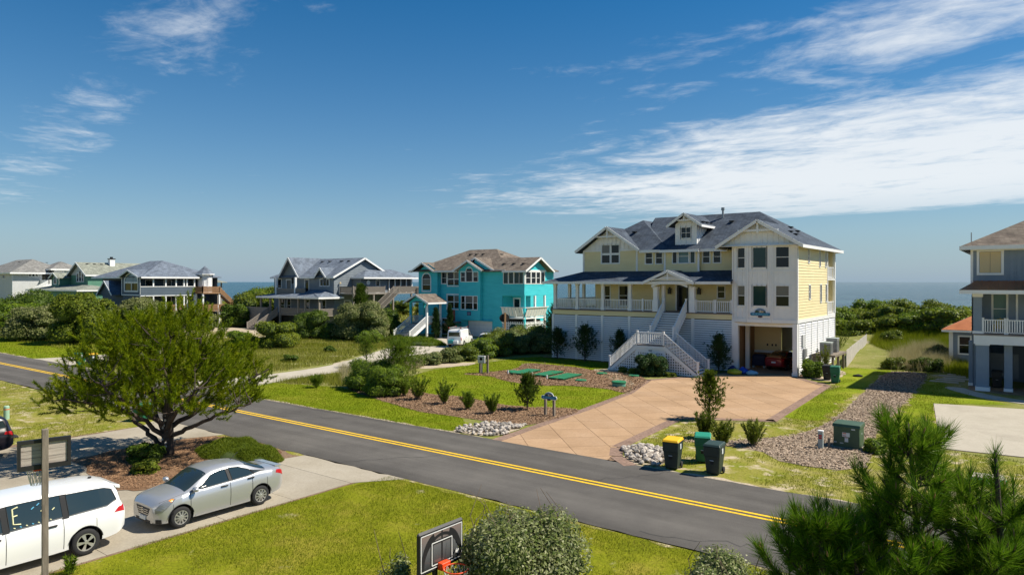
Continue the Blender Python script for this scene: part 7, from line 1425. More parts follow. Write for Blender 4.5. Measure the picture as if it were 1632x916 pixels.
# far hoops
h3 = thing('basketball_hoop', 'small white basketball hoop on a post in front of the hedge far left', 'basketball hoop', (-100.3, 57.7, 0), R(-30)); MB().tube([(0, .1, 0), (0, .1, 3.0)], .07, 8).build('pole', MATS['weathered_wood'], h3); mb = MB(); mb.slab([(.62 * math.cos(t), 0, 3.15 + .48 * math.sin(t)) for t in np.linspace(0, 6.283, 20, endpoint=False)], .05, (0, 1, 0)); mb.build('board', MATS['plate'], h3); ring(h3, (0, -.3, 2.95), .23, MATS['rim_orange']); net(h3, (0, -.3, 2.95), .23, MATS['net_white'])
h4 = thing('basketball_hoop', 'basketball hoop on a tall wooden post before the turquoise house garage', 'basketball hoop', (-47.1, 61.2, 0), R(-120)); MB().box(-.09, .09, .1, .28, 0, 3.75).build('post', MATS['warm_wood'], h4); mb = MB(); mb.slab([(.62 * math.cos(t), 0, 3.15 + .48 * math.sin(t)) for t in np.linspace(0, 6.283, 20, endpoint=False)], .05, (0, 1, 0)); mb.build('board', MATS['black_plastic'], h4); ring(h4, (0, -.3, 2.9), .23, MATS['rim_orange']); net(h4, (0, -.3, 2.9), .23, MATS['net_white'])
rk = thing('bike_rack', 'low pale wooden rail frame by the sandy drive of the slate-blue house', 'rack', (-99.5, 51, 0), R(20))
for x in (-1.2, -.4, .4, 1.2): MB().box(x - .05, x + .05, -.05, .05, 0, .8).build('post', MATS['pale_wood'], rk)
MB().box(-1.3, 1.3, -.04, .04, .72, .8).build('rail', MATS['pale_wood'], rk)
for k, (u_, v_) in enumerate([(-4.9, 58.2), (-4.6, 59.4), (-4.3, 60.6), (-4.7, 61.9), (-4.2, 63.2), (-4.6, 64.5)]):
    o = MB().slab([(u_ - .9, v_ - .35, .05), (u_ + .9, v_ - .3, .05), (u_ + .85, v_ + .3, .05), (u_ - .85, v_ + .28, .05)], .06).build('stepping_stone', MATS['pale_concrete']); tag(o, ('first', 'second', 'third', 'fourth', 'fifth', 'sixth')[k] + ' flat stepping stone from the curved footpath towards the small shed', 'stone', 'stepping stones by the shed')
# ------------------------------------------------------------------ vegetation
leaf_mat('pine_needles', [(.045, .085, .003), (.115, .175, .004), (.22, .275, .006), (.34, .355, .012)], .4, .45, .9)
leaf_mat('pine_fore', [(.035, .095, .004), (.07, .16, .007), (.125, .225, .012), (.20, .29, .025)], .38, .4, 1.6)
leaf_mat('juniper_leaf', [(.012, .035, .012), (.022, .055, .016), (.04, .08, .02), (.07, .11, .028)], .15, .5, 1.2)
leaf_mat('silver_leaf', [(.05, .085, .015), (.10, .14, .03), (.18, .215, .06), (.29, .31, .14), (.46, .45, .28)], .3, .4, 1.5, under=(.27, .29, .16))
leaf_mat('silver_far', [(.08, .105, .025), (.14, .165, .045), (.215, .23, .085), (.31, .31, .16)], .32, .5, .6)
leaf_mat('bright_leaf', [(.06, .11, .010), (.11, .18, .014), (.165, .24, .02), (.23, .285, .03)], .4, .45, .7)
leaf_mat('olive_leaf', [(.06, .095, .010), (.105, .145, .014), (.16, .20, .02), (.225, .245, .035)], .38, .45, .5)
leaf_mat('dark_leaf', [(.03, .062, .01), (.056, .10, .012), (.092, .145, .016), (.135, .185, .022)], .35, .45, .5)
leaf_mat('lime_leaf', [(.075, .115, .01), (.125, .175, .014), (.18, .225, .018), (.25, .275, .03)], .38, .45, .5)
leaf_mat('grass_lawn', [(.10, .145, .003), (.145, .185, .005), (.20, .225, .015), (.29, .26, .05)], .3, .6, .5)
leaf_mat('grass_lush', [(.12, .17, .003), (.165, .21, .005), (.21, .24, .01), (.26, .25, .03)], .3, .6, .4)
leaf_mat('grass_wild', [(.13, .16, .008), (.19, .21, .015), (.26, .255, .04), (.34, .30, .11)], .3, .7, .3)
leaf_mat('grass_dry', [(.27, .25, .09), (.40, .35, .18), (.52, .46, .29)], .3, .7, .5)

def unit(a): return a / np.maximum(np.linalg.norm(a, axis=1, keepdims=True), 1e-9)
def leaves(P, Nrm, ln, wd, rng, droop=0.):
    """diamond leaves at P facing roughly Nrm; returns vertices and quads"""
    n = len(P); Nn = unit(Nrm + rng.normal(0, .55, (n, 3))); t = unit(np.cross(Nn, rng.normal(0, 1, (n, 3)))); b = np.cross(Nn, t)
    L = ln * rng.uniform(.65, 1.25, (n, 1)); W = wd * rng.uniform(.7, 1.2, (n, 1)); up = Nn * L * .12
    V = np.stack([P - t * L * .5, P - b * W * .5 + up, P + t * L * .5, P + b * W * .5 + up], 1).reshape(-1, 3); return V, np.arange(4 * n).reshape(-1, 4)
def lobes_of(rx, ry, h, k, rng, zlo=.25, rr=(.38, .58)):
    out = [(0, 0, h * .48, min(rx, ry) * .72, h * .46)]
    for i in range(k):
        a = 2 * math.pi * (i + rng.uniform(-.3, .3)) / k * 1.618; z = rng.uniform(zlo, .82); q = math.sqrt(max(0, 1 - ((z - .42) / .62) ** 2)) * rng.uniform(.5, .78); s = rng.uniform(*rr)
        out.append((rx * q * math.cos(a), ry * q * math.sin(a), h * z, s * (rx + ry) / 2 * .8, s * h * .52))
    return out
def lobe_points(lobes, n, rng, shell=(.72, 1.04)):
    lb = np.array(lobes); A = lb[:, 3] ** 2; idx = rng.choice(len(lb), n, p=A / A.sum()); d = unit(rng.normal(0, 1, (n, 3))); d[:, 2] = np.where(d[:, 2] < -.35, -d[:, 2], d[:, 2]); r = rng.uniform(shell[0], shell[1], (n, 1)) + rng.normal(0, .05, (n, 1))
    P = lb[idx, :3] + d * r * lb[idx][:, [3, 3, 4]]
    keep = P[:, 2] > .03
    for k in range(len(lb)):
        q = (((P - lb[k, :3]) / lb[k, [3, 3, 4]]) ** 2).sum(1); keep &= ~((q < .42) & (idx != k))
    return P[keep], d[keep]
def stems(parent, lobes, base_r, m, n=6, seed=0):
    r = random.Random(seed); mb = MB()
    for lx, ly, lz, lr, lh in lobes[:n]: mb.tube([(r.uniform(-.1, .1) * base_r * 4, r.uniform(-.1, .1) * base_r * 4, -.05), (lx * .35, ly * .35, lz * .45), (lx * .85, ly * .85, lz)], [base_r, base_r * .7, base_r * .3], 6)
    return mb.build('stem', m, parent)
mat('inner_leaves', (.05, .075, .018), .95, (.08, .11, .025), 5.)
ICO = None
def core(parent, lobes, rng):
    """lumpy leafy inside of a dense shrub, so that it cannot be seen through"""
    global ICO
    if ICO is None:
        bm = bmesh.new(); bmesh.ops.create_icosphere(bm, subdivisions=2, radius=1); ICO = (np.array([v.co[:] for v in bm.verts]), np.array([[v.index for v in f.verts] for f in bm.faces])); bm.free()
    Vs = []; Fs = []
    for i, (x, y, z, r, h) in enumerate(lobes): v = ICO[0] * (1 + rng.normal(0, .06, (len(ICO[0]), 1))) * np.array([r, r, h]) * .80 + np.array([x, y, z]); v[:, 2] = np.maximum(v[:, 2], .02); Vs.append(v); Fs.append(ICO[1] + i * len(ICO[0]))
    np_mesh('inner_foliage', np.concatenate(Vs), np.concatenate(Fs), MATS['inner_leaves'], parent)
def bush(label, x, y, rx, ry, h, leaf, n, m, cat='bush', k=9, name='bush', seed=None, z=0., wr=.5, group=None, twigs=0, shell=(.78, 1.08), rr=(.38, .58), zlo=.25, up=.25):
    seed = seed if seed is not None else int(abs(x * 13 + y * 7)) % 9999; rng = np.random.default_rng(seed); o = thing(name, label, cat, (x, y, z), 0, group)
    lb = lobes_of(rx, ry, h, k, rng, zlo, rr) + [(rx * .55 * math.cos(t_), ry * .55 * math.sin(t_), h * .2, (rx + ry) * .22, h * .24) for t_ in (0, 1.3, 2.5, 3.8, 5.0)]; P, d = lobe_points(lb, int(n * 1.35), rng, shell); V, F = leaves(P, d + np.array([0, 0, up]), leaf * 1.25, leaf * wr * 1.4, rng)
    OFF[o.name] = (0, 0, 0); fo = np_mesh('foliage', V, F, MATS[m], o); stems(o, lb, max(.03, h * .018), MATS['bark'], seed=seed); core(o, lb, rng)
    if twigs:
        mb = MB(); r = random.Random(seed)
        for i in range(twigs): a = r.uniform(0, 6.28); q = r.uniform(.2, .8); p = (rx * q * math.cos(a), ry * q * math.sin(a), h * .8); mb.tube([p, (p[0] + r.uniform(-.15, .15), p[1] + r.uniform(-.15, .15), p[2] + h * .22), (p[0] + r.uniform(-.35, .35), p[1] + r.uniform(-.35, .35), p[2] + h * r.uniform(.3, .5))], [.01, .008, .004], 5)
        mb.build('bare_twigs', MATS['twig'], o)
    return o
def tufts(P, D, L, k, w, rng, along=.35, spread=(.35, 1.25)):
    """needle tufts: k thin needles round each tip P with shoot direction D"""
    n = len(P); D = unit(D); Pk = np.repeat(P, k, 0); Dk = np.repeat(D, k, 0); r = unit(np.cross(Dk, rng.normal(0, 1, (n * k, 3)))); s = rng.uniform(0, 1, (n * k, 1)); ang = spread[0] + (spread[1] - spread[0]) * (1 - s) + rng.normal(0, .12, (n * k, 1))
    dr = unit(Dk * np.cos(ang) + r * np.sin(ang)); b = Pk - Dk * L * along * (1 - s); ln = L * rng.uniform(.7, 1.1, (n * k, 1)); side = unit(np.cross(dr, rng.normal(0, 1, (n * k, 3)))) * w / 2
    tip = b + dr * ln; tip[:, 2] -= (ln[:, 0] ** 2) * .15
    V = np.stack([b - side, b + side, tip], 1).reshape(-1, 3); return V, np.arange(3 * n * k).reshape(-1, 3)
def curve_pts(p0, d0, length, n, rng, up=.0, wob=.12):
    p = np.array(p0, float); d = np.array(d0, float); d /= np.linalg.norm(d); out = [p.copy()]
    for i in range(n):
        d = d + rng.normal(0, wob, 3) + np.array([0, 0, up]); d /= np.linalg.norm(d); p = p + d * length / n; out.append(p.copy())
    return out, d

def big_pine():
    rng = np.random.default_rng(21); o = thing('pine_tree', 'wide-spreading many-limbed pine beside the silver sedan, white scars on its trunk', 'tree', (-28.6, 14.2, 0)); wood = MB(); WP = []
    trunk = [np.array(v, float) for v in ((0, 0, -.1), (.05, 0, .5), (0, .05, 1.1), (.08, -.02, 1.8), (.12, .05, 2.6), (.05, .1, 3.5), (.1, .05, 4.3), (.1, .1, 4.9))]; wood.tube(trunk, [.30, .25, .21, .17, .13, .09, .06, .03], 10); WP += trunk[3:]
    cs, sn = .799, .601                                    # the tree is laid out by its broad side, then turned
    W = lambda x, y, z: np.array([x * cs - y * sn, x * sn + y * cs, z])
    # main limbs: start height, then bends to the tip (broad side, depth, height)
    limbs = [((.25, ), (-1.0, .2, .95), (-2.2, .5, 1.9), (-3.0, .6, 2.7), (-4.4, .7, 3.0)), ((.7, ), (-.6, -.5, 1.5), (-1.5, -1.3, 2.3), (-2.9, -2.1, 2.7)), ((.5, ), (-.9, .9, 1.6), (-1.9, 2.0, 2.9), (-2.6, 2.6, 4.0)), ((.8, ), (1.2, -.4, 1.25), (2.6, -.7, 1.9), (3.8, -.8, 2.3)), ((1.1, ), (1.2, .5, 1.9), (2.5, 1.2, 2.6), (3.7, 1.6, 3.4)),
             ((1.0, ), (.8, -1.1, 1.8), (1.8, -2.2, 2.6), (2.6, -2.8, 3.2)), ((1.2, ), (-.4, -1.2, 2.1), (-.8, -2.4, 2.9), (-1.1, -3.1, 3.5)), ((1.4, ), (.5, 1.2, 2.3), (1.0, 2.4, 3.2), (1.2, 3.0, 4.2)), ((1.6, ), (-.7, .2, 2.6), (-1.3, .2, 3.8), (-1.9, .1, 5.2)), ((1.8, ), (.7, -.2, 2.9), (1.3, -.3, 4.0), (1.7, -.4, 5.1)), ((.4, ), (-.3, .7, 1.7), (-.5, 1.4, 3.2), (-.6, 1.8, 4.8)), ((.6, ), (.5, -.6, 1.8), (.6, -1.2, 3.2), (.6, -1.6, 4.7))]
    for (z0,), *pts in limbs:
        q = [np.array([0, 0, z0])] + [W(*v) for v in pts]; path = []
        for i in range(len(q) - 1):
            for t in np.linspace(0, 1, 6)[:-1]: path.append(q[i] * (1 - t) + q[i + 1] * t + rng.normal(0, .035, 3))
        path.append(q[-1]); n = len(path); wood.tube(path, [.105 * (1 - .85 * i / n) + .008 for i in range(n)], 7, cap=False); WP += path[n // 3:]
    WPa = np.array(WP)
    sil = [(-5.1, 2.7), (-4.1, 3.5), (-3.1, 3.2), (-3.4, 4.3), (-2.6, 5.4), (-1.6, 5.75), (-.4, 6.15), (.9, 5.9), (1.4, 5.3), (2.1, 4.7), (2.9, 4.3), (4.1, 3.5), (3.8, 2.2), (2.8, 1.65), (1.7, 1.85), (.7, 2.2), (-.7, 1.85), (-1.9, 1.95), (-3.0, 2.2), (-4.3, 2.0)]
    C = []; tries = 0
    while len(C) < 230 and tries < 9000:
        tries += 1; x, z = rng.uniform(-5, 4.1), rng.uniform(1.7, 6.2)
        if not in_poly([x], [z], sil)[0]: continue
        x = x * .9
        y = rng.uniform(-1, 1) * 3.2 * math.sqrt(max(.05, 1 - (x / 5) ** 2 - (max(z - 3.2, 0) / 3.4) ** 2)); c = np.array([x, y, z])
        if any(((c - k) ** 2 * np.array([1, .8, 1.3])).sum() < .25 for k in C): continue
        C.append(c)
    P = []; D = []
    for x, y, z in C:
        c = W(x, y, z); j = np.argmin(((WPa - c) ** 2).sum(1) + np.maximum(WPa[:, 2] - c[2] + .1, 0) * 4); s0 = WPa[j]; out = unit((c - np.array([0, 0, 1.6]))[None])[0]; mid = (s0 + c) / 2 - np.array([0, 0, .10]); wood.tube([s0, mid, c], [.026, .018, .008], 5, cap=False)
        up = np.array([0, 0, .75]); ns = rng.integers(7, 12)
        for k in range(ns):                                # upturned shoots, bottle-brushed with needles
            d = unit((out * .8 + up + rng.normal(0, .62, 3))[None])[0]; L = rng.uniform(.28, .72); st = c + rng.normal(0, .16, 3) - out * rng.uniform(0, .35); m = int(L / .075); q = np.array([st + d * L * (i + 1) / m + np.array([0, 0, .05]) * (i / m) ** 2 for i in range(m)]); P.append(q); D.append(np.tile(d, (m, 1)))
    P_ = np.concatenate(P); D_ = np.concatenate(D); V, F = tufts(P_, D_, .16, 16, .02, rng, along=.3, spread=(.35, 1.05))
    OFF[o.name] = (0, 0, 0); wood.build('trunk', MATS['bark'], o, smooth=True); np_mesh('crown', V, F, MATS['pine_needles'], o)
    r = random.Random(3)
    for i in range(11):
        a = r.uniform(3.6, 5.6); z = r.uniform(.35, 1.9); rr = .255 - z * .05; c = Vector((math.cos(a + .64) * rr * .98 + .05, math.sin(a + .64) * rr * .98, z)); mb = MB(); mb.lathe([(.055, 0), (.04, .02)], 10, (0, 0, 0), 'y'); ob = mb.build('cut_scar', mat('scar', (.42, .38, .33), .9), o); ob.location = c; ob.rotation_euler = (0, 0, math.atan2(c.y, c.x) - R(90))
big_pine()

def fore_pine(label, x, y, H, spec, seed, leader_tuft=True):
    rng = np.random.default_rng(seed); o = thing('pine_tree', label, 'tree', (x, y, 0)); wood = MB(); P = []; D = []; C = []
    tr, _ = curve_pts((0, 0, -.1), (0, 0, 1), H - .1, 14, rng, up=.1, wob=.025); wood.tube(tr, [.11 * (1 - .9 * i / 14) + .008 for i in range(15)], 8)
    def at(z): i = min(int((z + .1) / H * 14), 13); t = (z + .1) / H * 14 - i; return np.array(tr[i]) * (1 - t) + np.array(tr[i + 1]) * t
    def tip(p, d): P.append(p); D.append(d); C.append((p, d))
    tip(np.array(tr[-1]), np.array([0, 0, 1.])); [(P.append(np.array(tr[-1]) - np.array([0, 0, dz_])), D.append(np.array([0, 0, 1.]))) for dz_ in (.12, .24)]
    z = H - spec.get('top', .45)
    while z > H * spec['zlo']:
        t = (H - z) / H; nb = rng.integers(4, 7); L0 = spec['r0'] + spec['r1'] * t; ph = rng.uniform(0, 6.28)
        for b in range(nb):
            a = ph + 2 * math.pi * b / nb + rng.uniform(-.25, .25); el = R(rng.uniform(22, 48)) * (1 - .45 * t); L = L0 * rng.uniform(.7, 1.15); d0 = np.array([math.cos(a) * math.cos(el), math.sin(a) * math.cos(el), math.sin(el)]); n = max(4, int(L / .2)); pts, dl = curve_pts(at(z), d0, L, n, rng, up=.06, wob=.07)
            wood.tube(pts, [.016 * (1 - .7 * i / n) * (.6 + L * .4) + .004 for i in range(n + 1)], 6, cap=False); tip(pts[-1], dl + np.array([0, 0, .35]))
            for i in range(max(1, int(n * .35)), n):
                for _q in range(2 if rng.uniform() < .45 else 1):
                    tdir = unit((np.array(pts[i + 1]) - np.array(pts[i]))[None])[0]; s = rng.normal(0, 1, 3); s -= tdir * s.dot(tdir); s /= np.linalg.norm(s); s[2] = abs(s[2]) * .6; sl = rng.uniform(.16, .42) * (1.1 - .4 * i / n); p2, d2 = curve_pts(pts[i], tdir * .7 + s * .9 + np.array([0, 0, .2]), sl, 3, rng, up=.1, wob=.08); wood.tube(p2, [.009, .008, .006, .005], 5, cap=False); tip(p2[-1], d2 + np.array([0, 0, .4]))
                if i > n * .55: P.append(pts[i]); D.append(np.array(pts[i + 1]) - np.array(pts[i]))
        z -= rng.uniform(.30, .42)
    V, F = tufts(np.array(P), np.array(D, float), .235, int(spec['k'] * .9), .0082, rng, along=.9, spread=(.22, 1.05))
    OFF[o.name] = (0, 0, 0); wood.build('trunk', MATS['bark'], o, smooth=True); np_mesh('crown', V, F, MATS['pine_fore'], o)
    mb = MB()
    for p, d in C:
        if rng.uniform() < .55: d = np.array(d) / np.linalg.norm(d); mb.tube([p, p + d * .04, p + d * .085], [.011, .010, .003], 5)
    mb.build('candles', mat('candle', (.30, .17, .09), .8), o, kind='stuff'); print('fore tufts', len(P))
# foreground pines, lower right
fore_pine('tall long-needled pine filling the lower right foreground', -.98, 9.55, 5.72, dict(zlo=.34, r0=.10, r1=3.3, k=95, top=.55), 5)
fore_pine('pine sapling at the right edge with one lone tufted leader', -.1, 9.5, 5.45, dict(zlo=.36, r0=.12, r1=3.0, k=100, top=.95), 11)
fore_pine('shorter pine in front of the tall foreground pine, left flank', -1.92, 8.95, 4.7, dict(zlo=.36, r0=.12, r1=3.0, k=95), 17)
fore_pine('low pine at the bottom right corner behind the others', -.1, 10.9, 4.4, dict(zlo=.36, r0=.2, r1=3.0, k=80), 23)
fore_pine('young pine low between the tall pine and the printed hoop side bush', -1.7, 9.9, 4.35, dict(zlo=.36, r0=.2, r1=2.8, k=85), 29)

def conifer(label, x, y, H, r, m, n, seed, name='juniper', ln=.2, k=12, w=.022, taper=.8, z=0., cat='shrub', group=None, lean=0., gaps=.75, base=.06):
    """upright conifer of ascending sprays"""
    rng = np.random.default_rng(seed); o = thing(name, label, cat, (x, y, z), 0, group); wood = MB(); P = []; D = []
    wood.tube([(0, 0, -.05), (lean * .3, 0, H * .5), (lean, 0, H * .93)], [max(.03, H * .02), H * .014, .01], 7); n = int(n * 1.9); nb = int(16 + H * 10)
    for i in range(nb):
        f = base + (1 - base) * (i / nb) ** 1.05; a = i * 2.399 + rng.uniform(-.3, .3); env = r * ((1 - f) ** taper * 1.0 + .07) * min(1, .45 + f * 3.2) * rng.uniform(.65, 1.2); L = env * 1.25; p0 = np.array([lean * f, 0, H * f * .86]); d0 = np.array([math.cos(a), math.sin(a), .75 + .5 * f]); pts, dl = curve_pts(p0, d0, L, 4, rng, up=.12, wob=.1); wood.tube(pts, [.012, .01, .008, .006, .004], 4, cap=False)
        for j in range(n): t = rng.uniform(.25, 1.02); q = t * 4; a0 = min(int(q), 3); p = np.array(pts[a0]) + (np.array(pts[a0 + 1]) - np.array(pts[a0])) * (q - a0) + rng.normal(0, r * .085, 3); P.append(p); D.append(d0 * .6 + rng.normal(0, .4, 3) + np.array([0, 0, .5]))
    P = np.array(P); kk = P[:, 2] > .04; V, F = tufts(P[kk], np.array(D)[kk], ln, k, w, rng, along=.6, spread=(.15, .85)); OFF[o.name] = (0, 0, 0); wood.build('trunk', MATS['bark'], o); np_mesh('foliage', V, F, MATS[m], o); return o
conifer('dark upright juniper at the left corner of the louvred wall', -35.25, 53.9, 3.0, 1.9, 'juniper_leaf', 11, 1); conifer('tallest dark juniper against the louvred wall, second from the left corner', -32.2, 53.8, 3.5, 1.75, 'juniper_leaf', 11, 2); conifer('sparse dark juniper against the louvres, just left of the stairs', -28.7, 53.9, 3.2, 1.4, 'juniper_leaf', 9, 3)
conifer('dark conical juniper between the stairs and the carport', -19.75, 53.6, 3.25, 1.5, 'juniper_leaf', 12, 4); conifer('upright open shrub at the inner corner of the paved driveway', -13.35, 34.9, 2.75, 1.3, 'olive_leaf', 9, 5, ln=.16, w=.035); conifer('narrow dark juniper in the mulch left of the posted name sign', -22.55, 31.4, 2.2, 1.15, 'dark_leaf', 10, 6, ln=.15, w=.03)
bush('spreading bright juniper in front of the stair lattice', -23.3, 48.7, 1.35, .9, 1.75, .22, 4200, 'juniper_leaf', 'shrub', 9, 'juniper', wr=.22); bush('small lime shrub at the left foot of the stair lattice', -24.9, 48.9, .5, .4, .45, .1, 700, 'lime_leaf', 'shrub', 5); bush('low green shrub right of the lattice juniper', -21.8, 48.9, .6, .4, .35, .1, 700, 'olive_leaf', 'shrub', 5); bush('tiny lime shrub left of the lattice juniper', -25.9, 49.1, .45, .35, .4, .1, 600, 'olive_leaf', 'shrub', 5)
def oleander(label, x, y, H, r, m='bright_leaf', seed=0, n=34, group=None):
    rng = np.random.default_rng(seed); o = thing('oleander_shrub', label, 'shrub', (x, y, 0), 0, group); wood = MB(); P = []; D = []
    for i in range(n):
        a = rng.uniform(0, 6.28); sp = rng.uniform(.05, .75); pts, dl = curve_pts((rng.normal(0, .06), rng.normal(0, .06), 0), (math.cos(a) * sp, math.sin(a) * sp, 1), H * rng.uniform(.65, 1.05), 6, rng, up=.03, wob=.06); pts = [np.array([p[0] * min(1, r / (H * .5)), p[1] * min(1, r / (H * .5)), p[2]]) for p in pts]; wood.tube(pts, [.014, .012, .010, .009, .007, .006, .004], 4, cap=False)
        for j in range(22): t = rng.uniform(.22, 1); q = t * 6; b = min(int(q), 5); P.append(pts[b] + (pts[b + 1] - pts[b]) * (q - b)); D.append((math.cos(a + rng.normal(0, 1)), math.sin(a + rng.normal(0, 1)), rng.uniform(.5, 1.6)))
    V, F = tufts(np.array(P), np.array(D), .17, 4, .032, rng, along=.5, spread=(.2, .9)); OFF[o.name] = (0, 0, 0); wood.build('stem', MATS['twig'], o); np_mesh('foliage', V, F, MATS[m], o)
oleander('small oleander nearest the posted name sign', -23.4, 29.35, 1.15, .5, seed=1); oleander('round small oleander, second from the sign in the mulch row', -25.3, 29.5, 1.05, .48, seed=2); oleander('taller oleander, third from the sign in the mulch row', -27.5, 29.95, 1.5, .65, seed=3); oleander('oleander, fourth from the sign beside the young pines', -29.8, 30.1, 1.55, .75, seed=4); oleander('oleander touching the right side of the young pines', -31.4, 30.5, 1.35, .7, seed=5)
oleander('left shrub of the three behind the roadside bins', -11.95, 30.6, 1.3, .75, 'olive_leaf', seed=6, n=44); oleander('middle shrub of the three behind the roadside bins', -10.75, 29.6, 1.2, .7, 'olive_leaf', seed=7, n=44); oleander('right shrub of the three behind the roadside bins', -9.7, 30.5, 1.15, .75, 'olive_leaf', seed=8, n=44)
def young_pine(label, x, y, H, r, seed, m='bright_leaf', n=9, ln=.22, taper=.65, base=.06, name='pine_sapling', k=16, w=.016): return conifer(label, x, y, H, r, m, n, seed, name, ln, k, w, taper, cat='tree', base=base)
young_pine('tallest of the young pines in the mulch bed, at the back', -33.6, 32.2, 3.2, 2.5, 31, 'bright_leaf', 15); bush('rounded young pine at the front of the mulch-bed group', -32.7, 30.0, 1.45, 1.35, 1.75, .26, 5200, 'bright_leaf', 'tree', 10, 'pine_sapling', 32, wr=.11); bush('left young pine of the mulch-bed group', -35.6, 31.1, 1.7, 1.5, 2.0, .26, 5600, 'bright_leaf', 'tree', 10, 'pine_sapling', 33, wr=.11); young_pine('small tiered pine sapling beside the pale driveway', -44.6, 38.9, 2.6, 1.35, 34, 'bright_leaf', 5, taper=.4, base=.3); young_pine('tiny pine seedling at the left foot of the mulch bed', -38.8, 29.4, .6, .6, 35, 'bright_leaf', 6, taper=.4)
young_pine('slender dark pine standing before the grey house deck', -72.2, 62, 7.6, 2.0, 36, 'dark_leaf', 9, .45, .7, .25, 'pine_tree', 12, .04)
# shrubs under the camera
bush('silver-green elaeagnus bush at the bottom centre by the printed hoop', -8.27, 11.1, 1.5, 1.45, 2.35, .07, 36000, 'silver_leaf', 'bush', 26, 'elaeagnus_bush', 5, wr=.42, twigs=12, rr=(.18, .46), shell=(.72, 1.34)); bush('low silvery bush at the bottom edge left of the foreground pines', -4.35, 12.75, 1.35, 1.1, 1.85, .062, 14000, 'silver_leaf', 'bush', 12, 'elaeagnus_bush', 6, wr=.42, twigs=12, shell=(.6, 1.08)); bush('small silvery bush at the bottom edge left of the printed hoop', -9.75, 9.1, .5, .5, 1.9, .062, 3500, 'silver_leaf', 'bush', 7, 'elaeagnus_bush', 7, wr=.42, twigs=3)
oleander('thin green weed growing at the lawn edge near the minivan', -18.9, 7.0, .5, .12, 'bright_leaf', 40, 6)
# island planting
def mat_cover(name, label, x, y, rx, ry, h, m, n, leaf=.09, seed=1):
    rng = np.random.default_rng(seed); o = thing(name, label, 'ground cover', (x, y, .03)); a = rng.uniform(0, 6.283, n); q = np.sqrt(rng.uniform(0, 1, n)); ed = 1 + .09 * np.sin(3 * a + 1) + .06 * np.sin(7 * a); px, py = rx * q * ed * np.cos(a), ry * q * ed * np.sin(a); hz = h * (1 - q ** 4) * (.75 + .3 * np_noise(px * 9, py * 9, seed)) + .04; P = np.stack([px, py, hz * rng.uniform(.75, 1.05, n)], 1); V, F = tufts(P, rng.normal(0, .5, (n, 3)) + np.array([0, 0, .9]), leaf * 1.5, 4, leaf * .22, rng, .5, (.2, 1.2)); OFF[o.name] = (0, 0, 0); np_mesh('foliage', V, F, MATS[m], o)
    mb = MB(); mb.lathe([(1, 0), (.93, .5), (.7, .8), (.2, .92)], 26); mb.v = [(vx * rx * .96, vy * ry * .96, vz * h * .7) for vx, vy, vz in mb.v]; mb.build('woody_mat', mat('mat_dark', (.05, .075, .016), .95), o, smooth=True)
mat_cover('juniper_carpet', 'low bright green juniper carpet at the road end of the pine island', -26.4, 16.1, 2.3, 1.25, .5, 'lime_leaf', 15000); bush('dark green low shrub at the foot of the big pine', -28.2, 13.1, .8, .6, .75, .1, 2600, 'dark_leaf', 'shrub', 7); bush('small fresh green shrub in the pine straw near the silver sedan', -26.6, 12.4, .6, .5, .5, .09, 1500, 'olive_leaf', 'shrub', 6)
mat_cover('juniper_carpet', 'green creeper bank inside the bend of the pale driveway', -56.2, 56.8, 3.4, 2.0, .8, 'bright_leaf', 4200, .22, 2); mat_cover('juniper_carpet', 'creeper patch left of the turquoise house stairs', -60.5, 57.6, 2.6, 1.2, .7, 'olive_leaf', 2500, .22, 3)
# hedge of mixed shrubs between the pale driveway and the lawn
hd = [(-42.4, 39.8, 1.1, .85), (-42.0, 41.6, 1.2, .9), (-41.9, 43.6, 1.3, 1.0), (-41.6, 45.7, 1.35, 1.2), (-41.4, 47.9, 1.5, 1.45), (-41.5, 50.2, 1.7, 1.8), (-41.4, 52.6, 1.9, 2.3), (-41.5, 55.2, 2.1, 2.6), (-41.5, 58.0, 2.2, 2.9), (-43.2, 53.4, 1.5, 1.75), (-43.6, 56.2, 1.7, 2.2), (-39.8, 57.5, 1.8, 2.3), (-39.2, 60.4, 2.0, 3.0)]
ORD = ['first', 'second', 'third', 'fourth', 'fifth', 'sixth', 'seventh', 'eighth', 'ninth']
for i, (u_, v_, r_, h_) in enumerate(hd): bush((ORD[i] + ' hedge shrub along the pale driveway, counted from the road') if i < 9 else ('rounded shrub behind the driveway hedge by the white SUV', 'larger rounded shrub behind the driveway hedge, nearer the garage', 'hedge shrub at the lawn corner left of the yellow house', 'tall hedge shrub below the cedar left of the yellow house')[i - 9], u_, v_, r_, r_, h_, .17, int(900 + 700 * r_ * h_ * .5), ('olive_leaf', 'bright_leaf', 'olive_leaf', 'silver_far')[i % 4] if i > 2 else 'silver_far', 'bush', 9, 'hedge_shrub', 60 + i, group='hedge shrubs beside the pale driveway', wr=.4)
conifer('tall dark cedar beside the left end of the yellow house', -40.3, 61.5, 5.2, 2.0, 'dark_leaf', 16, 41, 'cedar_tree', .3, 10, .04, cat='tree'); conifer('narrow juniper right of the turquoise house entry', -60.4, 64.2, 4.4, 1.0, 'juniper_leaf', 9, 42, ln=.26, w=.035); conifer('second narrow juniper right of the turquoise entry, taller', -59.2, 65.5, 4.9, .9, 'juniper_leaf', 9, 43, ln=.26, w=.035); bush('dark shrub mass between the grey deck and the turquoise stairs', -67.2, 61.5, 2.4, 2, 3.4, .22, 4000, 'dark_leaf', 'bush', 10)
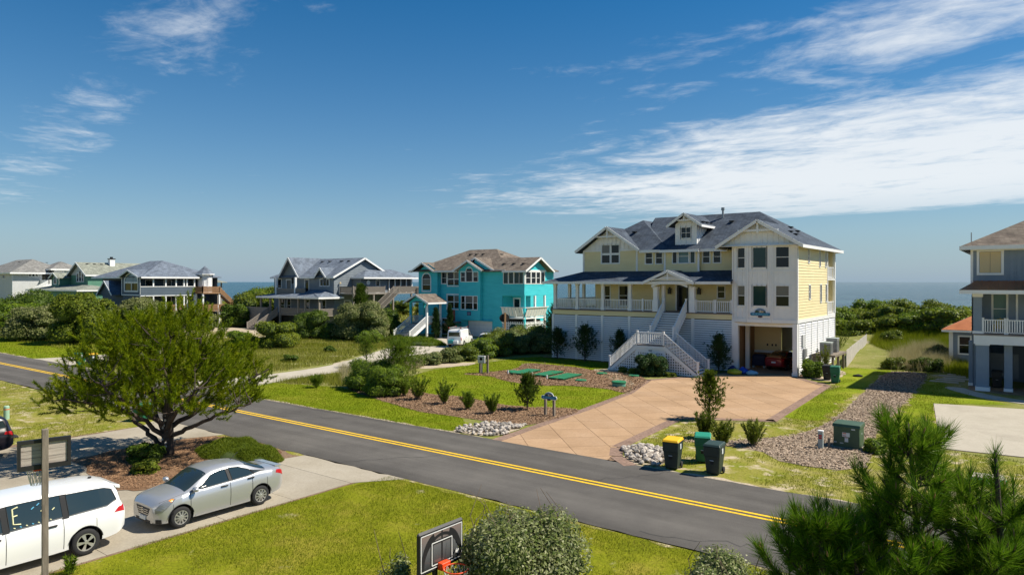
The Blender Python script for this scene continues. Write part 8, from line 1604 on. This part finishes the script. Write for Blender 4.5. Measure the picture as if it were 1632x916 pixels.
bush('huge silver-green mounded bush in front of the grey house', -66.3, 57.0, 4.3, 3.2, 4.7, .2, 12500, 'silver_far', 'bush', 18, seed=8, wr=.42, rr=(.3, .46)); bush('dark green pine-like shrub below the grey house porch', -73.0, 54.4, 2.4, 2.2, 3.5, .24, 4600, 'dark_leaf', 'bush', 10, wr=.3); bush('dark green shrub right of the pine-like shrub by the grey porch', -70.2, 55.5, 1.8, 1.7, 2.3, .2, 2400, 'dark_leaf', 'bush', 8); bush('yellow-green bush below the grey house stairs', -65.5, 44.6, 2.7, 2.2, 2.7, .17, 6500, 'lime_leaf', 'bush', 12, seed=12, wr=.45); bush('low green bush left of the yellow-green bush', -69.6, 42.8, 2.2, 1.6, 1.7, .17, 3600, 'bright_leaf', 'bush', 9); bush('spiky low bush in the wild grass before the big silver bush', -61.8, 54.2, 1.8, 1.3, 1.5, .2, 2200, 'bright_leaf', 'bush', 8, wr=.25); bush('dark weed clump in the wild grass', -57.4, 45.2, .8, .6, .6, .16, 700, 'dark_leaf', 'shrub', 6); bush('second dark weed clump nearer the pale driveway', -53.4, 37.6, .9, .7, .55, .15, 700, 'dark_leaf', 'shrub', 6)
# left side
bush('big rounded dark green bush beyond the road at the left', -89.0, 34.2, 4.1, 3.6, 6.0, .24, 15000, 'olive_leaf', 'bush', 20, seed=3, rr=(.28, .42)); bush('pale silver-green rounded bush behind the dark rounded one', -88.6, 40.5, 4.0, 3.4, 5.4, .2, 13000, 'silver_far', 'bush', 18, seed=4, rr=(.28, .42)); bush('grey-green hedge mound at the left edge across the road', -99, 32.6, 5.0, 3.2, 4.2, .22, 13000, 'silver_far', 'bush', 18, seed=5, rr=(.28, .42)); bush('leafy green bush at the foot of the rounded bushes by the bins', -74.5, 33.6, 3.0, 2.2, 2.2, .24, 3600, 'bright_leaf', 'bush', 10); bush('dark shrub at the foot of the big rounded bush', -82.0, 36.5, 2.4, 2.0, 2.6, .24, 3200, 'dark_leaf', 'bush', 9)
for i, (u_, v_, r_, h_) in enumerate([(-131, 44, 5.4, 4.8), (-120, 43.5, 4.6, 3.9), (-143, 46, 6.0, 5.6), (-124, 39.5, 5, 3.6), (-113, 42, 4.2, 4.2), (-104.5, 41, 4.0, 3.0), (-140, 40, 6, 4.5)]): bush('dark green pine-like tree in the thicket below the green and pale houses', u_, v_, r_, r_ * .8, h_, .42, 5200, ('dark_leaf', 'olive_leaf', 'dark_leaf', 'bright_leaf')[i % 4], 'tree', 12, 'scrub_tree', 80 + i, group='scrub trees below the far houses', wr=.3)
for i, (u_, v_) in enumerate([(-111.6, 48.4), (-108.4, 49.2), (-105.2, 50.6), (-102.0, 52.0), (-98.9, 54.4)]): bush(ORD[i] + ' clipped grey-green hedge section from the left before the slate-blue house', u_, v_, 2.5, 2.0, 3.0, .2, 4200, 'silver_far', 'hedge', 10, 'clipped_hedge', 95 + i, group='clipped hedge sections before the slate-blue house', rr=(.4, .55))
for i, (u_, v_, r_, h_) in enumerate([(-104, 66, 3.6, 5.4), (-109, 70, 4.0, 6.0), (-103.5, 73, 3.8, 6.0), (-114, 76, 4.4, 6.2), (-107, 80, 4.4, 6.4), (-101.5, 61.5, 2.4, 3.6), (-119, 82, 5, 6.0), (-126, 84, 5, 5.6)]): bush('dense green dune shrub between the slate-blue and grey houses', u_, v_, r_, r_, h_, .3, 4600, ('olive_leaf', 'bright_leaf', 'dark_leaf')[i % 3], 'bush', 11, 'dune_shrub', 110 + i, group='dune shrubs between the slate-blue and grey houses')
# dune thicket on the right and behind the houses
k_ = 0
for u_ in np.arange(-30, 10, 2.7):
    for v_, hh in ((90, 2.1), (95, 2.5), (101, 2.7)):
        du, dv = random.uniform(-1, 1), random.uniform(-1.5, 1.5); r_ = random.uniform(1.9, 2.7); zb = float(terrain_z(np.array([[u_ + du]]), np.array([[v_ + dv]]))[0, 0]) - .15
        bush('dense green dune shrub in the thicket before the sea', u_ + du, v_ + dv, r_, r_, hh * random.uniform(.85, 1.15), .26, 1900, ('lime_leaf', 'bright_leaf', 'olive_leaf', 'lime_leaf')[k_ % 4], 'bush', 8, 'dune_shrub', 140 + k_, zb, group='dune thicket before the sea', wr=.5); k_ += 1
for u_ in np.arange(-100, -33, 5.2):
    v_ = 92 + random.uniform(-3, 3); zb = float(terrain_z(np.array([[u_]]), np.array([[v_]]))[0, 0]) - .15; bush('low dune shrub behind the houses', u_, v_, 3.2, 2.6, 2.4, .3, 1500, 'olive_leaf', 'bush', 8, 'dune_shrub', 240 + k_, zb, group='low dune shrubs behind the houses'); k_ += 1
bush('bright green shrub at the right front corner of the louvred wall', -13.1, 54.9, .85, .75, 1.25, .13, 2200, 'bright_leaf', 'shrub', 8); oleander('tall thin shrub beside the air conditioner stand', -12.7, 57.3, 2.3, .7, 'olive_leaf', 61, 26); bush('lone shrub at the end of the board fence', -12.2, 84.8, 1.5, 1.3, 1.9, .18, 2200, 'olive_leaf', 'bush', 8); oleander('wispy shrub standing behind the board fence', -15.6, 76, 3.4, 1.6, 'bright_leaf', 62, 30); bush('dark shrub near the shed on the dune grass', -6.6, 71.5, 1.3, 1.1, 1.5, .16, 1800, 'dark_leaf', 'shrub', 7); bush('low green shrub at the end of the wood-chip strip', -9.0, 64.3, 1.0, .8, 1.0, .14, 1300, 'olive_leaf', 'shrub', 7); bush('dark low shrub at the end of the wood-chip strip, nearer the shed', -6.6, 64.5, 1.3, .8, 1.15, .15, 1600, 'dark_leaf', 'shrub', 7); bush('small juniper right of the transformer box', -5.2, 32.4, .5, .5, .6, .1, 800, 'bright_leaf', 'shrub', 6)

# ------------------------------------------------------------------ grasses (uncountable)
def grass(label, poly, dens, h, w, m, seed, patch=0., zf=None, holes=(), clump=0, lean=.45):
    rng = np.random.default_rng(seed); xs = [p[0] for p in poly]; ys = [p[1] for p in poly]; n = int((max(xs) - min(xs)) * (max(ys) - min(ys)) * dens); x = rng.uniform(min(xs), max(xs), n); y = rng.uniform(min(ys), max(ys), n); k = in_poly(x, y, poly)
    for hp in holes: k &= ~in_poly(x, y, hp)
    if patch: k &= (np_noise(x * 3.1, y * 3.1, seed + 1) + rng.normal(0, .22, n)) > patch
    x, y = x[k], y[k]; n = len(x)
    if clump:
        x = np.repeat(x, clump) + rng.normal(0, h * .16, n * clump); y = np.repeat(y, clump) + rng.normal(0, h * .16, n * clump); n = len(x)
    z = zf(x, y) if zf else np.zeros(n); H_ = h * rng.uniform(.45, 1.15, n); a = rng.uniform(0, 6.283, n); l = H_ * rng.uniform(0, lean, n) * 1.4; b = rng.uniform(0, 6.283, n); bx, by = np.cos(b) * w / 2, np.sin(b) * w / 2
    V = np.stack([np.stack([x - bx, y - by, z], 1), np.stack([x + bx, y + by, z], 1), np.stack([x + l * np.cos(a), y + l * np.sin(a), z + H_], 1)], 1).reshape(-1, 3); o = np_mesh('grass', V, np.arange(3 * n).reshape(-1, 3), MATS[m], None, 'stuff'); tag(o, label, 'grass', kind='stuff')
grass('mown lawn around the printed hoop in the foreground', [(-18.9, 17.6), (-19.4, 13), (-19.45, 6.5), (-12, 5.5), (-3, 8), (0, 12), (-2, 17.6)], 900, .07, .013, 'grass_lawn', 1, -.5)
grass('sparse lawn left of the concrete drive', [(-35.4, 17.2), (-35.3, 12.8), (-38, 9), (-44, 8), (-66, 12), (-66, 17.5)], 240, .08, .02, 'grass_wild', 2, -.15)
grass('fresh grass verge across the road', VERGE, 320, .09, .02, 'grass_lush', 3, -.8); grass('lawn of the yellow house', YARD, 190, .09, .024, 'grass_lush', 4, -.8, holes=[BED_TANK])
grass('thin patchy grass on the right-hand lots', [(-12.2, 24.8), (6, 24.8), (6, 34), (-3.2, 34.6), (-4.5, 47), (-1, 50), (-4.4, 55), (-5.5, 63), (-6.5, 80), (-12, 84), (-13, 66), (-11, 52), (-10.2, 36.6), (-13.9, 33.9), (-14, 28.2)], 230, .09, .022, 'grass_lawn', 5, .02, holes=[CHIPS]); grass('grass across the road at the far left', SLATE_LAWN, 60, .12, .04, 'grass_lush', 6)
grass('wild meadow grass between the two pale driveways', [(-66, 25), (-49.2, 24.8), (-48.2, 33), (-49, 39), (-53, 46), (-58.5, 56), (-66, 56), (-80, 47), (-70, 36)], 110, .32, .03, 'grass_wild', 7, -.6); grass('wild grass strip right of the pale driveway', [(-43.2, 29), (-43.6, 36), (-42.6, 39), (-39, 36), (-36.8, 33), (-38, 30.6)], 200, .38, .025, 'grass_wild', 8, -.5); grass('dry tall grass along the driveway hedge', [(-44.5, 36), (-38.5, 31.5), (-37.4, 33.6), (-41, 42), (-43.4, 44)], 26, .85, .02, 'grass_dry', 9, -.3, clump=7, lean=.3)
grass('dune grass beyond the lawns on the right', [(-14, 84), (-11.8, 78), (-7.6, 66), (-3.5, 62), (4, 62), (4, 95), (-14, 92)], 60, .7, .03, 'grass_lush', 10, -.7, terrain_z, clump=3); grass('pale feathery grass by the shed', [(-8.8, 63.5), (-5.6, 64), (-5, 70), (-7.5, 78), (-10, 70)], 18, 1.25, .022, 'grass_dry', 11, -.5, terrain_z, clump=14, lean=.5); grass('coarse grass on the dunes behind the houses', [(-180, 70), (-20, 84), (-20, 118), (-180, 118)], 6, .8, .1, 'grass_wild', 12, -.3, terrain_z, clump=2)
grass('weeds dotted in the mulch beds', BED_TANK, 1.2, .3, .02, 'grass_dry', 13, .1, clump=16); grass('coarse wild grass among the far-left bushes', [(-130, 30), (-76, 30), (-72, 44), (-80, 56), (-112, 50), (-130, 44)], 22, .35, .06, 'grass_wild', 14, -.5)
# wood chips and pine straw lying loose on the beds
def litter(label, poly, n, ln, w, m, seed, z=.03, holes=()):
    rng = np.random.default_rng(seed); xs = [p[0] for p in poly]; ys = [p[1] for p in poly]; x = rng.uniform(min(xs), max(xs), n * 2); y = rng.uniform(min(ys), max(ys), n * 2); k = in_poly(x, y, poly); x, y = x[k][:n], y[k][:n]; n = len(x); P = np.stack([x, y, z + rng.uniform(0, .03, n)], 1); V, F = leaves(P, np.tile([0, 0, 2.2], (n, 1)), ln, w, rng); o = np_mesh('litter', V, F, m, None, 'stuff'); tag(o, label, 'mulch', kind='stuff')
chip = mat('chip', (.36, .275, .20), .95, isl=.5); straw = mat('straw', (.30, .175, .095), .95, isl=.6); brown = mat('bark_chip', (.28, .175, .105), .95, isl=.55)
litter('wood chips on the strip by the transformer box', CHIPS, 26000, .13, .06, chip, 1); litter('bark mulch around the oleanders', BED_FRONT, 14000, .13, .05, brown, 2); litter('bark mulch round the green tank covers', BED_TANK, 14000, .15, .06, brown, 3); litter('fallen pine straw under the big pine', [(-30.9, 15.5), (-31, 12.6), (-29, 11.3), (-25.5, 10.7), (-24.3, 11.6), (-24.4, 14), (-24.3, 16), (-25.6, 17.5), (-29.8, 17.5)], 16000, .2, .014, straw, 4, .045)
